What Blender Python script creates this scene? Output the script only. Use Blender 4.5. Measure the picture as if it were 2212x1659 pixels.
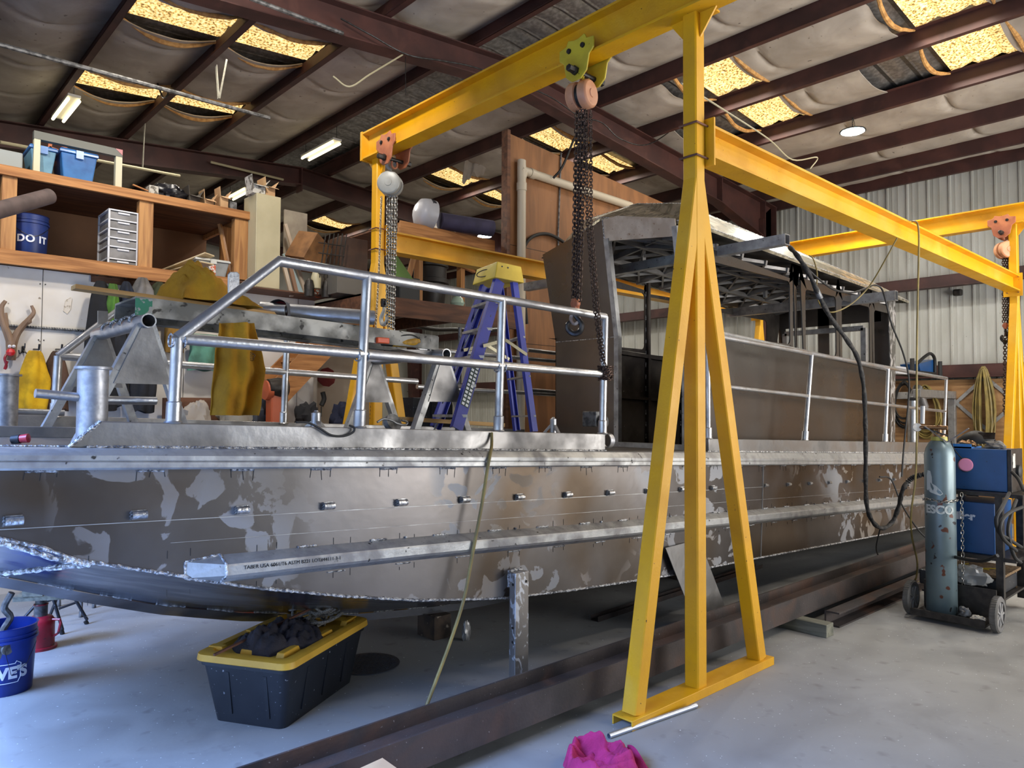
import bpy, math, random
from math import sin, cos, pi, radians, atan2, sqrt
from mathutils import Vector as V, Matrix, noise
random.seed(7)
sc = bpy.context.scene
for o in list(bpy.data.objects): bpy.data.objects.remove(o)
C = sc.collection

# ------------------------------------------------------------ camera
CAMH, FPX, YAW, PIT, ROL = 1.6, 1578.0, radians(47.26), radians(2.05), radians(0.30)
fw = V((cos(YAW)*cos(PIT), sin(YAW)*cos(PIT), sin(PIT)))
rt = V((sin(YAW), -cos(YAW), 0)); up = rt.cross(fw)
rt, up = rt*cos(ROL)+up*sin(ROL), up*cos(ROL)-rt*sin(ROL)
cam_d = bpy.data.cameras.new('camera'); cam = bpy.data.objects.new('camera', cam_d); C.objects.link(cam)
cam_d.sensor_width = 36; cam_d.lens = 36*FPX/2212; cam_d.clip_start = .05
cam.matrix_world = Matrix(((rt.x, up.x, -fw.x, 0), (rt.y, up.y, -fw.y, 0), (rt.z, up.z, -fw.z, CAMH), (0, 0, 0, 1)))
sc.camera = cam
CAMP = V((0, 0, CAMH))

# ------------------------------------------------------------ view, world, daylight
sc.view_settings.view_transform = 'Standard'; sc.view_settings.look = 'None'
sc.view_settings.gamma = 1; sc.view_settings.use_curve_mapping = False
sc.view_settings.exposure = 0.28
w = bpy.data.worlds.new('sky'); sc.world = w; w.use_nodes = True
wb = w.node_tree.nodes['Background']; wb.inputs[0].default_value = (.62, .78, 1, 1); wb.inputs[1].default_value = 1.5
def area(name, loc, rot, sx, sy, power, col):
    l = bpy.data.lights.new(name, 'AREA'); l.shape = 'RECTANGLE'; l.size = sx; l.size_y = sy
    l.energy = power; l.color = col
    o = bpy.data.objects.new(name, l); C.objects.link(o); o.location = loc; o.rotation_euler = rot
    return o
# daylight through the bay door at the bow end
dl = area('bay_door_daylight', (-2.3, 2.3, 2.1), (0, radians(-34), 0), 3.4, 7.6, 930, (.27, .46, 1)); dl.data.spread = radians(72)
sd = area('ceiling_fill_light', (8.4, -3.3, 2.0), (radians(120), 0, 0), 6.0, 3.4, 400, (1, .94, .86)); sd.data.spread = radians(140)  # added fill light behind the camera, tilted up to brighten the right-hand ceiling

# ------------------------------------------------------------ pixel ray helpers (used to read real positions off known planes)
def at(u, v, x=None, y=None, z=None, d=None):
    r = fw*FPX + rt*(u-1106) + up*(829.5-v)
    if x is not None: t = x/r.x
    elif y is not None: t = y/r.y
    elif z is not None: t = (z-CAMH)/r.z
    else: t = d/FPX
    return CAMP + r*t

# ------------------------------------------------------------ materials
def lin(c):
    return tuple((x/12.92 if x <= .04045 else ((x+.055)/1.055)**2.4) for x in c[:3]) + (1,)
def hx(s): return tuple(int(s[i:i+2], 16)/255 for i in (0, 2, 4))
MATS = {}
def mat(name, col, col2=None, rough=.5, rough2=None, metal=0, scale=6, lo=.4, hi=.6, bump=0, bscale=40, stretch=(1, 1, 1),
        spots=None, detail=4, emit=None, estr=0, trans=0, alpha=1, speck=None, tint=None, dist=0, spec=.5):
    m = bpy.data.materials.new(name); m.use_nodes = True; nt = m.node_tree; N = nt.nodes; L = nt.links
    b = N['Principled BSDF']; b.inputs['Roughness'].default_value = rough; b.inputs['Metallic'].default_value = metal
    b.inputs['Specular IOR Level'].default_value = spec
    tc = N.new('ShaderNodeTexCoord'); mp = N.new('ShaderNodeMapping'); mp.inputs['Scale'].default_value = stretch
    L.new(tc.outputs['Object'], mp.inputs[0])
    def noi(s, d=4, vec=None, di=0):
        n = N.new('ShaderNodeTexNoise'); n.inputs['Scale'].default_value = s; n.inputs['Detail'].default_value = d
        n.inputs['Distortion'].default_value = di; L.new(vec or mp.outputs[0], n.inputs[0]); return n.outputs[0]
    def ramp(src, a, c):
        r = N.new('ShaderNodeMapRange'); r.inputs[1].default_value = a; r.inputs[2].default_value = c; L.new(src, r.inputs[0]); return r.outputs[0]
    def mix(f, a, c):
        x = N.new('ShaderNodeMix'); x.data_type = 'RGBA'
        if isinstance(f, float): x.inputs[0].default_value = f
        else: L.new(f, x.inputs[0])
        for i, q in ((6, a), (7, c)):
            if isinstance(q, tuple): x.inputs[i].default_value = q
            else: L.new(q, x.inputs[i])
        return x.outputs[2]
    cur = lin(col)
    if col2:
        f = ramp(noi(scale, detail, di=dist), lo, hi); cur = mix(f, lin(col), lin(col2))
        if rough2 is not None:
            r = N.new('ShaderNodeMapRange'); r.inputs[3].default_value = rough; r.inputs[4].default_value = rough2
            L.new(f, r.inputs[0]); L.new(r.outputs[0], b.inputs['Roughness'])
    if tint:   # second, larger blotch layer: (colour, scale, lo, hi)
        cur = mix(ramp(noi(tint[1], 3, tc.outputs['Object'], 1.0), tint[2], tint[3]), cur, lin(tint[0]))
    if spots:  # (colour, scale, lo, hi) small chips
        cur = mix(ramp(noi(spots[1], 2, tc.outputs['Object']), spots[2], spots[3]), cur, lin(spots[0]))
    if speck:
        cur = mix(ramp(noi(speck[1], 1, tc.outputs['Object']), speck[2], speck[3]), cur, lin(speck[0]))
    if isinstance(cur, tuple): b.inputs['Base Color'].default_value = cur
    else: L.new(cur, b.inputs['Base Color'])
    if bump:
        bn = N.new('ShaderNodeBump'); bn.inputs['Strength'].default_value = bump; bn.inputs['Distance'].default_value = .01
        L.new(noi(bscale, 3), bn.inputs['Height']); L.new(bn.outputs[0], b.inputs['Normal'])
    if emit: b.inputs['Emission Color'].default_value = lin(emit); b.inputs['Emission Strength'].default_value = estr
    if trans: b.inputs['Transmission Weight'].default_value = trans
    if alpha < 1: b.inputs['Alpha'].default_value = alpha
    MATS[name] = m; return m
def img_nodes(m): return m.node_tree.nodes, m.node_tree.links, m.node_tree.nodes['Principled BSDF']

m_yel = mat('yellow_paint', hx('dda007'), hx('cb910c'), rough=.42, rough2=.6, scale=3, lo=.45, hi=.7, spots=(hx('2b2114'), 38, .755, .77), tint=(hx('dcab38'), 1.3, .52, .75), bump=.12, bscale=60)
m_alu = mat('aluminium', (.80, .80, .80), (.66, .66, .67), rough=.30, rough2=.5, metal=.92, scale=7, lo=.4, hi=.65, bump=.15, bscale=50, stretch=(1, 1, 1))
m_alud = mat('aged_aluminium', (.62, .61, .60), (.50, .49, .48), rough=.38, rough2=.6, metal=.85, scale=5, lo=.4, hi=.65, bump=.12, bscale=30)
m_alum = mat('mill_aluminium', (.72, .72, .71), (.58, .57, .56), rough=.42, rough2=.62, metal=.75, scale=9, lo=.4, hi=.65, bump=.1, bscale=90, spots=(hx('4a4845'), 30, .68, .74))
m_weld = mat('weld_bead', (.88, .88, .88), (.45, .45, .46), rough=.3, rough2=.6, metal=.9, scale=60, bump=.9, bscale=130)
m_rafter = mat('red_oxide_beam', hx('4a2a24'), hx('3a201c'), rough=.6, scale=3, bump=.05, tint=(hx('5c3a31'), 2, .6, .8))
m_insul = mat('insulation_facing', hx('aba195'), hx('8f8579'), rough=.85, scale=2.2, lo=.35, hi=.7, bump=.5, bscale=9, spots=(hx('5b5148'), 14, .70, .78), dist=.6)
m_roofm = mat('galvanised_sheet', hx('8f8c88'), hx('6f6b68'), rough=.45, metal=.6, scale=20, lo=.35, hi=.6)
m_wallm = mat('ribbed_wall_paint', hx('b2b1a9'), hx('a5a49b'), rough=.6, scale=4, stretch=(1, 1, .3), spots=(hx('706c62'), 25, .74, .78))
m_white = mat('white_painted_board', hx('ded8cf'), hx('cfc6ba'), rough=.7, scale=2, spots=(hx('8b7f70'), 13, .72, .76))
m_conc = mat('concrete', hx('83827f'), hx('9b9a96'), rough=.55, rough2=.75, scale=1.9, lo=.3, hi=.7, bump=.08, bscale=30, spots=(hx('7a7773'), 9, .62, .8), speck=(hx('d4d4d2'), 55, .745, .76), detail=10, dist=1.2, tint=(hx('93918b'), .7, .45, .7))
def wood(name, a, b, s=(1, 12, 12), knots=None, rough=.65, sc_=1.6):
    return mat(name, a, b, rough=rough, scale=sc_, lo=.38, hi=.62, stretch=s, dist=.9, detail=6, bump=.1, bscale=8, spots=knots)
m_pineX = wood('pine_beam', hx('b98049'), hx('8e5a2c'), (1, 14, 14), (hx('4a2a14'), 7, .78, .80))
m_pineZ = wood('pine_stud', hx('bb8850'), hx('97663a'), (14, 14, 1), (hx('4a2a14'), 9, .76, .79))
m_ply = wood('plywood', hx('8f6038'), hx('78502e'), (5, 5, .7), (hx('3a2112'), 5, .76, .79))
m_plyb = wood('plywood_lower', hx('a07a50'), hx('835f3b'), (1, .8, 8), None)
m_dwood = wood('dark_timber', hx('6d452c'), hx('4d2e1c'), (1, 10, 10))
m_rust = mat('rusty_steel', hx('4b4340'), hx('3b3533'), rough=.55, metal=.35, scale=4, bump=.15, bscale=60, tint=(hx('5d463a'), 2.5, .5, .75), spots=(hx('8d8680'), 70, .72, .76))
m_rustb = mat('rust_brown', hx('7a4f3a'), hx('5b3b2e'), rough=.7, metal=.2, scale=8, bump=.3)
m_chain = mat('rusty_chain', hx('5a463a'), hx('3a2d27'), rough=.5, metal=.6, scale=40)
m_chains = mat('zinc_chain', hx('b2aea6'), hx('7d7a73'), rough=.35, metal=.9, scale=40)
m_black = mat('black_plastic', hx('1b1e24'), hx('23262c'), rough=.42, scale=4, speck=(hx('8a8d93'), 60, .74, .77))
m_blk = mat('black_rubber', hx('1a1918'), rough=.6)
m_dark = mat('dark_hardware', hx('2a2724'), hx('3b3632'), rough=.45, metal=.5, scale=20)
def plain(n, h, r=.5, **k): return mat(n, hx(h), rough=r, **k)

# ------------------------------------------------------------ mesh builder
class B:
    def __init__(s): s.v = []; s.f = []; s.mi = []; s.cur = 0
    def add(s, vs, fs):
        n = len(s.v); s.v += [V(p) for p in vs]
        for q in fs: s.f.append([i+n for i in q]); s.mi.append(s.cur)
        return s
    def box(s, c, d, R=None):
        c = V(c); h = V(d)/2; vs = []
        for x in (-1, 1):
            for y in (-1, 1):
                for z in (-1, 1):
                    p = V((x*h.x, y*h.y, z*h.z)); vs.append(c+(R @ p if R else p))
        return s.add(vs, [(0, 1, 3, 2), (4, 6, 7, 5), (0, 4, 5, 1), (2, 3, 7, 6), (0, 2, 6, 4), (1, 5, 7, 3)])
    def bx(s, a, b): a = V(a); b = V(b); return s.box((a+b)/2, b-a)
    def frame(s, p0, p1, upv=(0, 0, 1)):
        d = (V(p1)-V(p0)).normalized(); u = V(upv)
        if abs(d.dot(u)) > .98: u = V((1, 0, 0)) if abs(d.x) < .9 else V((0, 1, 0))
        side = u.cross(d).normalized(); u = d.cross(side).normalized(); return d, side, u
    def prof(s, poly, p0, p1, upv=(0, 0, 1), cap=True, p1poly=None):
        """sweep a 2D polygon (side, up) from p0 to p1"""
        d, sd, u = s.frame(p0, p1, upv); n = len(poly); q = p1poly or poly
        vs = [V(p0)+sd*a+u*b for a, b in poly]+[V(p1)+sd*a+u*b for a, b in q]
        fs = [(i, (i+1) % n, (i+1) % n+n, i+n) for i in range(n)]
        if cap: fs += [tuple(range(n))[::-1], tuple(range(n, 2*n))]
        return s.add(vs, fs)
    def bar(s, p0, p1, w, h, upv=(0, 0, 1), bev=0):
        a, b = w/2, h/2
        if bev: c = bev; po = [(-a+c, -b), (a-c, -b), (a, -b+c), (a, b-c), (a-c, b), (-a+c, b), (-a, b-c), (-a, -b+c)]
        else: po = [(-a, -b), (a, -b), (a, b), (-a, b)]
        return s.prof(po, p0, p1, upv)
    def ibeam(s, p0, p1, h, w, tw=.008, tf=.014, upv=(0, 0, 1)):
        a, b, t = w/2, h/2, tw/2
        for po in ([(-a, b-tf), (a, b-tf), (a, b), (-a, b)], [(-a, -b), (a, -b), (a, -b+tf), (-a, -b+tf)], [(-t, -b+tf), (t, -b+tf), (t, b-tf), (-t, b-tf)]):
            s.prof(po, p0, p1, upv)
        return s
    def tube(s, pts, r, n=12, cap=True, closed=False, sq=1):
        pts = [V(p) for p in pts]; m = len(pts); rs = r if isinstance(r, (list, tuple)) else [r]*m
        T = []
        for i in range(m):
            a = pts[i-1] if (i or closed) else pts[0]; b = pts[(i+1) % m] if (i < m-1 or closed) else pts[-1]
            T.append((b-a).normalized() if (b-a).length > 1e-9 else V((0, 0, 1)))
        x = T[0].orthogonal().normalized(); vs = []
        for i in range(m):
            x = (x-T[i]*x.dot(T[i])); x = x.normalized() if x.length > 1e-6 else T[i].orthogonal().normalized()
            y = T[i].cross(x)
            for k in range(n):
                a = 2*pi*k/n; vs.append(pts[i]+(x*cos(a)+y*sin(a)*sq)*rs[i])
        fs = []
        for i in range(m if closed else m-1):
            j = (i+1) % m
            for k in range(n):
                l = (k+1) % n; fs.append((i*n+k, i*n+l, j*n+l, j*n+k))
        if cap and not closed: fs += [tuple(range(n))[::-1], tuple(range((m-1)*n, m*n))]
        return s.add(vs, fs)
    def cyl(s, p0, p1, r, n=20, r2=None): return s.tube([p0, p1], [r, r if r2 is None else r2], n)
    def pipe(s, p0, p1, r, ri, n=20):
        p0 = V(p0); p1 = V(p1); d, sd, u = s.frame(p0, p1); vs = []
        for p, q in ((p0, r), (p1, r), (p1, ri), (p0, ri)):
            for k in range(n): a = 2*pi*k/n; vs.append(p+(sd*cos(a)+u*sin(a))*q)
        fs = []
        for b in range(4):
            c = (b+1) % 4
            for k in range(n): l = (k+1) % n; fs.append((b*n+k, b*n+l, c*n+l, c*n+k))
        return s.add(vs, fs)
    def rings(s, prof, c=(0, 0, 0), n=28, ax=(0, 0, 1)):
        """lathe: profile [(r, h)] around an axis through c"""
        c = V(c); ax = V(ax).normalized(); x = ax.orthogonal().normalized(); y = ax.cross(x); vs = []; fs = []
        for r, h in prof:
            for k in range(n): a = 2*pi*k/n; vs.append(c+ax*h+(x*cos(a)+y*sin(a))*max(r, 1e-4))
        for i in range(len(prof)-1):
            for k in range(n): l = (k+1) % n; fs.append((i*n+k, i*n+l, (i+1)*n+l, (i+1)*n+k))
        if prof[0] == prof[-1]: return s.add(vs, fs)
        if prof[0][0] > 1e-3: fs.append(tuple(range(n))[::-1])
        if prof[-1][0] > 1e-3: fs.append(tuple(range((len(prof)-1)*n, len(prof)*n)))
        return s.add(vs, fs)
    def poly(s, pts, ext):
        """3D polygon extruded by vector"""
        n = len(pts); e = V(ext); vs = [V(p) for p in pts]+[V(p)+e for p in pts]
        return s.add(vs, [tuple(range(n))[::-1], tuple(range(n, 2*n))]+[(i, (i+1) % n, (i+1) % n+n, i+n) for i in range(n)])
    def ringpoly(s, outer, inner, ext):
        """frame: outer and inner loops with equal point counts, extruded"""
        n = len(outer); e = V(ext); o = [V(p) for p in outer]; i_ = [V(p) for p in inner]
        vs = o+i_+[p+e for p in o]+[p+e for p in i_]; fs = []
        for k in range(n):
            l = (k+1) % n
            fs += [(k, l, n+l, n+k), (2*n+k, 3*n+k, 3*n+l, 2*n+l), (k, 2*n+k, 2*n+l, l), (n+k, n+l, 3*n+l, 3*n+k)]
        return s.add(vs, fs)
    def grid(s, fn, nu, nv, th=0, close_u=False):
        """fn(a,b) -> point, a,b in 0..1"""
        g = [[V(fn(i/nu, j/nv)) for j in range(nv+1)] for i in range(nu+1)]
        W = nv+1; vs = [p for r in g for p in r]; fs = [(i*W+j, (i+1)*W+j, (i+1)*W+j+1, i*W+j+1) for i in range(nu) for j in range(nv)]
        if th:
            nn = len(vs); nr = []
            for i in range(nu+1):
                for j in range(nv+1):
                    a = g[min(i+1, nu)][j]-g[max(i-1, 0)][j]; b = g[i][min(j+1, nv)]-g[i][max(j-1, 0)]; c = a.cross(b)
                    nr.append(c.normalized() if c.length > 1e-9 else V((0, 0, 1)))
            vs = vs+[p-nr[k]*th for k, p in enumerate(vs)]
            fs = fs+[tuple(nn+q for q in f[::-1]) for f in fs]
            bd = [(i, 0) for i in range(nu+1)]+[(nu, j) for j in range(1, nv+1)]+[(i, nv) for i in range(nu-1, -1, -1)]+[(0, j) for j in range(nv-1, 0, -1)]
            for k in range(len(bd)):
                a = bd[k][0]*W+bd[k][1]; b = bd[(k+1) % len(bd)]; b = b[0]*W+b[1]; fs.append((b, a, a+nn, b+nn))
        return s.add(vs, fs)
    def link(s, c, d, nrm, L, wd, r, nseg=12, n=6):
        """one oval chain link centred c, long axis d, flat in plane with nrm"""
        d = V(d).normalized(); sd = V(nrm).cross(d).normalized(); pts = []
        h = (L-wd)/2
        for k in range(nseg):
            a = 2*pi*k/nseg; yy = sin(a); pts.append(V(c)+sd*cos(a)*wd/2+d*(yy*wd/2+(h if yy > 1e-6 else -h if yy < -1e-6 else 0)))
        return s.tube(pts, r, n, closed=True)
    def chain(s, pts, L=.03, wd=.022, r=.0035, nseg=10, n=5, ph=0):
        pts = [V(p) for p in pts]; pitch = L-2.3*r; acc = pitch/2; k = ph
        for a, b in zip(pts, pts[1:]):
            seg = (b-a).length; d = (b-a)/seg
            while acc < seg:
                x = d.orthogonal().normalized(); y = d.cross(x); ang = (k % 2)*pi/2+.35
                s.link(a+d*acc, d, x*cos(ang)+y*sin(ang), L, wd, r, nseg, n); acc += pitch; k += 1
            acc -= seg
        return s

def set_props(o, label=None, cat=None, group=None, kind=None):
    if label: o['label'] = label
    if cat: o['category'] = cat
    if group: o['group'] = group
    if kind: o['kind'] = kind
    return o
def build(mb, name, m, parent=None, label=None, smooth=35, loc=None, bev=0):
    """link a mesh built in world coordinates, as child of parent (an unrotated root) or top level with its origin at loc"""
    root = parent
    while root is not None and root.parent is not None: root = root.parent
    org = root.location.copy() if root is not None else V(loc) if loc is not None else V((0, 0, 0))
    me = bpy.data.meshes.new(name); me.from_pydata([p-org for p in mb.v], [], mb.f)
    ms = m if isinstance(m, (list, tuple)) else [m]
    for q in ms: me.materials.append(q)
    if len(ms) > 1: me.polygons.foreach_set('material_index', mb.mi)
    if smooth: me.shade_smooth(); me.set_sharp_from_angle(angle=radians(smooth))
    me.validate(); me.update()
    o = bpy.data.objects.new(name, me); C.objects.link(o)
    if parent is not None: o.parent = parent
    elif loc is not None: o.location = org
    if bev:
        md = o.modifiers.new('bevel', 'BEVEL'); md.width = bev; md.segments = 2; md.limit_method = 'ANGLE'; md.harden_normals = False
    if label: o['label'] = label
    return o
def thing(name, label, cat, loc=(0, 0, 0), group=None):
    o = bpy.data.objects.new(name, None); C.objects.link(o); o.location = loc; o.empty_display_size = .1
    return set_props(o, label, cat, group)
def solo(mb, name, m, label, cat, loc=(0, 0, 0), group=None, **k):
    return set_props(build(mb, name, m, loc=loc, **k), label, cat, group)
def struct(mb, name, m, parent=None, **k):
    o = build(mb, name, m, parent, **k)
    if parent is None: o['kind'] = 'structure'
    return o
def dup(root, loc, rz=0, label=None, group=None):
    r = root.copy(); C.objects.link(r); r.location = loc; r.rotation_euler = (0, 0, rz)
    if label: r['label'] = label
    if group: r['group'] = group
    for ch in list(root.children):
        c = ch.copy(); C.objects.link(c); c.parent = r
        for g in list(ch.children):
            d = g.copy(); C.objects.link(d); d.parent = c
    return r
def text_mesh(txt, size, ext=.0008, bold=.0, spacing=1):
    cu = bpy.data.curves.new('t', 'FONT'); cu.body = txt; cu.size = size; cu.extrude = ext; cu.offset = bold; cu.space_character = spacing
    cu.align_x = 'LEFT'; o = bpy.data.objects.new('t', cu); C.objects.link(o)
    bpy.context.view_layer.update()
    me = bpy.data.meshes.new_from_object(o); bpy.data.objects.remove(o)
    b = B(); b.v = [v.co.copy() for v in me.vertices]; b.f = [list(p.vertices) for p in me.polygons]; b.mi = [0]*len(b.f)
    bpy.data.meshes.remove(me); return b
def place_text(b, org, xdir, ydir):
    x = V(xdir).normalized(); y = V(ydir).normalized(); z = x.cross(y); b.v = [V(org)+x*p.x+y*p.y+z*p.z for p in b.v]; return b
def wrap_text(b, c, r, a0, z0, h=1, sgn=1):
    """wrap flat text round a vertical cylinder; a0 = start angle"""
    b.v = [V((c[0]+(r+p.z+.001)*cos(a0+sgn*p.x/r), c[1]+(r+p.z+.001)*sin(a0+sgn*p.x/r), z0+p.y*h)) for p in b.v]; return b
def cat(pts, n=8):
    """smooth curve through points"""
    P = [V(p) for p in pts]; P = [P[0]*2-P[1]]+P+[P[-1]*2-P[-2]]; out = []
    for i in range(1, len(P)-2):
        a, b, c, d = P[i-1:i+3]
        for k in range(n):
            t = k/n; out.append(.5*((2*b)+(c-a)*t+(2*a-5*b+4*c-d)*t*t+(-a+3*b-3*c+d)*t**3))
    out.append(P[-2]); return out
# ============================================================ BUILDING
RX = 5.9
def zpb(x): return 5.30+.083*(12.7-x) if x > RX else 5.864-.083*(RX-x)     # purlin bottom height
def zroof(x): return zpb(x)+.22
YN, YF = -3.4, 18.0
struct(B().bx((-12, -3.6, -.1), (12.9, 18.2, 0)), 'floor', m_conc, smooth=0)

PX = [-1.2, -.1, .95, 2.02, 3.1, 4.17, 5.37, 6.4, 7.48, 8.68, 9.88, 11.08, 12.0, 12.6]
# skylight strips: (x0,x1) bays and y ranges
SKY = [((2.15, 3.07), (7.70, 8.40)), ((3.2, 4.14), (7.70, 8.40)), ((2.15, 3.07), (10.0, 10.62)), ((3.2, 4.14), (10.0, 10.62)),
       ((7.62, 8.62), (2.09, 2.81)), ((8.82, 9.82), (2.09, 2.81)), ((7.62, 8.62), (4.57, 5.30)), ((8.82, 9.82), (4.57, 5.30)),
       ((7.62, 8.62), (7.55, 8.18)), ((8.82, 9.82), (7.65, 8.18)), ((7.62, 8.62), (10.05, 10.8)), ((8.82, 9.82), (10.2, 10.8)),
       ((7.62, 8.62), (12.4, 13.05)), ((8.82, 9.82), (12.4, 13.05)), ((7.62, 8.62), (14.5, 15.4))]
SKY += [((7.62, 8.62), (-.4, .3)), ((8.82, 9.82), (-.4, .3))]  # two more panels added out of view to light the foreground floor
# bays where the insulation is missing and the bare sheet shows
BARE = [((8.82, 9.82), (2.81, 3.55)), ((7.62, 8.62), (2.81, 3.0)), ((7.62, 8.62), (5.3, 5.6)), ((8.82, 9.82), (5.3, 6.2)), ((8.82, 9.82), (7.1, 7.65)), ((5.37, 6.4), (-3.4, 18.0))]
# roof sheet: trapezoid ribs run down the slope (along X)
def ribz(y, p=.305):
    t = (y % p)/p
    return .035*max(0, min(1, (.16-abs(t-.5))/.06)) + .008*(1 if abs((t*3) % 1-.5) < .12 else 0)
rb = B(); ys = []
y = YN
while y < YF: ys += [y+.305*k for k in (0, .30, .34, .41, .59, .66, .70)]; y += .305
def roofgrid(x0, x1, y0, y1, off):
    yy = [q for q in ys if y0 <= q <= y1]; yy = [y0]+yy+[y1]
    n = len(yy); b = B()
    b.add([(x, q, zroof(x)+off+ribz(q)) for x in (x0, x1) for q in yy], [(i, i+1, n+i+1, n+i) for i in range(n-1)])
    return b
for a, b_ in ((-5.2, RX), (RX, 12.9)):
    g = roofgrid(a, b_, YN, YF, .035); rb.add(g.v, g.f)
ceil = struct(rb, 'ceiling', m_roofm, smooth=20)
# insulation blankets sagging between the purlins
seams = [-.9, .3, 1.5, 2.85, 4.1, 5.45, 6.55, 7.5, 8.6, 9.85, 10.95, 12.2, 13.3, 14.4, 15.6]
def blanket(x0, x1, y0, y1):
    b = B(); nu = 14; nv = max(2, int((y1-y0)/.05))
    def fn(a, c):
        x = x0+(x1-x0)*a; yv = y0+(y1-y0)*c
        s = sin(pi*a); sag = .115+.035*noise.noise(V((x0*3.1, yv*.6, 0)))
        e = min(c*(y1-y0), (1-c)*(y1-y0)); 
        d = min(abs(yv-q-.18*sin(a*pi)*1) for q in seams)
        tuck = .06*math.exp(-(d/.035)**2)
        wob = .018*noise.noise(V((x*2.2, yv*1.7, 3)))+.008*noise.noise(V((x*7, yv*6, 9)))
        return (x, yv, zroof(x)-.012-s*(sag+wob)+tuck*s)
    b.grid(fn, nu, nv, .012); return b
ins = B()
for x0, x1 in zip(PX, PX[1:]):
    cuts = sorted([c[1] for c in SKY+BARE if abs(c[0][0]-x0) < .3 or (c[0][0] <= x0+.05 and c[0][1] >= x1-.05)])
    y = YN
    for a, c in cuts+[(YF, YF)]:
        if a-y > .05:
            g = blanket(x0+.01, x1-.01, y, a); ins.add(g.v, g.f)
        y = max(y, c)
struct(ins, 'ceiling', m_insul, ceil, smooth=60).name = 'insulation_blanket'
# translucent roof panels
m_sky = mat('translucent_panel', (.9, .8, .5), rough=.4)
N, L, b = img_nodes(m_sky)
tc = N.new('ShaderNodeTexCoord'); mp = N.new('ShaderNodeMapping'); mp.inputs['Scale'].default_value = (1, 1, 1); L.new(tc.outputs['Object'], mp.inputs[0])
n1 = N.new('ShaderNodeTexNoise'); n1.inputs['Scale'].default_value = 38; n1.inputs['Detail'].default_value = 3; L.new(mp.outputs[0], n1.inputs[0])
n2 = N.new('ShaderNodeTexNoise'); n2.inputs['Scale'].default_value = 4; L.new(mp.outputs[0], n2.inputs[0])
cr = N.new('ShaderNodeValToRGB'); cr.color_ramp.elements[0].position = .38; cr.color_ramp.elements[0].color = (.20, .11, .03, 1)
cr.color_ramp.elements[1].position = .66; cr.color_ramp.elements[1].color = (1, .80, .42, 1)
e = cr.color_ramp.elements.new(.46); e.color = (.78, .50, .15, 1); L.new(n1.outputs[0], cr.inputs[0])
mx = N.new('ShaderNodeMix'); mx.data_type = 'RGBA'; mx.blend_type = 'MULTIPLY'; mx.inputs[0].default_value = .5
L.new(cr.outputs[0], mx.inputs[6]); L.new(n2.outputs[0], mx.inputs[7]); L.new(mx.outputs[2], b.inputs['Emission Color']); L.new(cr.outputs[0], b.inputs['Base Color'])
b.inputs['Emission Strength'].default_value = 1.35
m_trim = mat('blanket_edge', hx('c99a5c'), hx('a87a45'), rough=.9, scale=20, bump=.6, bscale=20)
for k, ((x0, x1), (y0, y1)) in enumerate(SKY):
    wn = struct(roofgrid(x0-.04, x1+.04, y0, y1, .0), 'window_%d' % (k+1), m_sky, smooth=20)
    area('roof_panel_daylight', ((x0+x1)/2, (y0+y1)/2, zroof((x0+x1)/2)-.19), (0, 0, 0), x1-x0, y1-y0, (16 if x0 < 5 else 19) if y0 > 2 else 24, (1, .94, .84))
    for yy, dr in ((y0, -1), (y1, 1)):      # rolled cut edge of the blanket beside the panel
        b_ = B(); pts = []
        for i in range(13):
            a = i/12; x = x0-.05+(x1-x0+.1)*a; pts.append((x, yy+dr*(.02+.07*sin(pi*a)), zroof(x)-.02-sin(pi*a)*.125+.01*noise.noise(V((x*9, yy, 1)))))
        b_.tube(pts, [.012+.014*sin(pi*i/12)+.004*random.random() for i in range(13)], 7)
        build(b_, 'frayed_edge', m_trim, wn)
# Z purlins
for x in PX[:-1]+[12.62]:
    z = zpb(x); b = B(); s = 1 if x < RX else -1
    po = [(-.002, 0), (.002, 0), (.002, .2), (-.002, .2)]
    b.bx((x-.002, YN, z), (x+.003, YF, z+.205)); b.bx((x-.07 if s > 0 else x, YN, z), (x if s > 0 else x+.07, YF, z+.004)); b.bx((x if s > 0 else x-.07, YN, z+.201), (x+.07 if s > 0 else x, YF, z+.205))
    b.bx((x-.07 if s > 0 else x+.066, YN, z), (x-.066 if s > 0 else x+.07, YF, z+.02))
    struct(b, 'trim_1', m_rafter, smooth=0)
# rigid frames: tapered rafters with haunches and columns
def rframe(y):
    b = B(); tw = .01; fl = .2
    def seg(p, q, hp, hq):       # p,q on the top line
        P, Q = V(p), V(q)
        b.poly([P, Q, Q-V((0, 0, hq)), P-V((0, 0, hp))], (0, tw, 0))
        b.bar(P+V((0, 0, -.007)), Q+V((0, 0, -.007)), fl, .014); b.bar(P-V((0, 0, hp)), Q-V((0, 0, hq)), fl, .014)
    T = lambda x: (x, y, zpb(x)-.012)
    seg(T(-4.6), T(-2), .75, .42); seg(T(-2), T(RX), .42, .30); seg(T(RX), T(10.6), .30, .42); seg(T(10.6), T(12.45), .42, .72)
    b.bx((RX-.012, y-.1, T(RX)[2]-.42), (RX+.012, y+.1, T(RX)[2])); b.bx((10.6, y-.1, T(10.6)[2]-.42), (10.62, y+.1, T(10.6)[2]))
    b.bx((12.02, y-.1, T(12)[2]-.64), (12.04, y+.1, T(12)[2]))
    for x in (12.42, -4.6):
        sg = -1 if x > 0 else 1
        b.poly([(x, y, 0), (x, y, T(x)[2]), (x+sg*.45, y, T(x)[2]-.3), (x+sg*.22, y, 0)], (0, tw, 0)); b.bx((x-.007, y-.1, 0), (x+.007, y+.1, T(x)[2])); b.bar((x+sg*.22, y, 0), (x+sg*.45, y, T(x)[2]-.3), .2, .014, (1, 0, 0))
    return b
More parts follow.
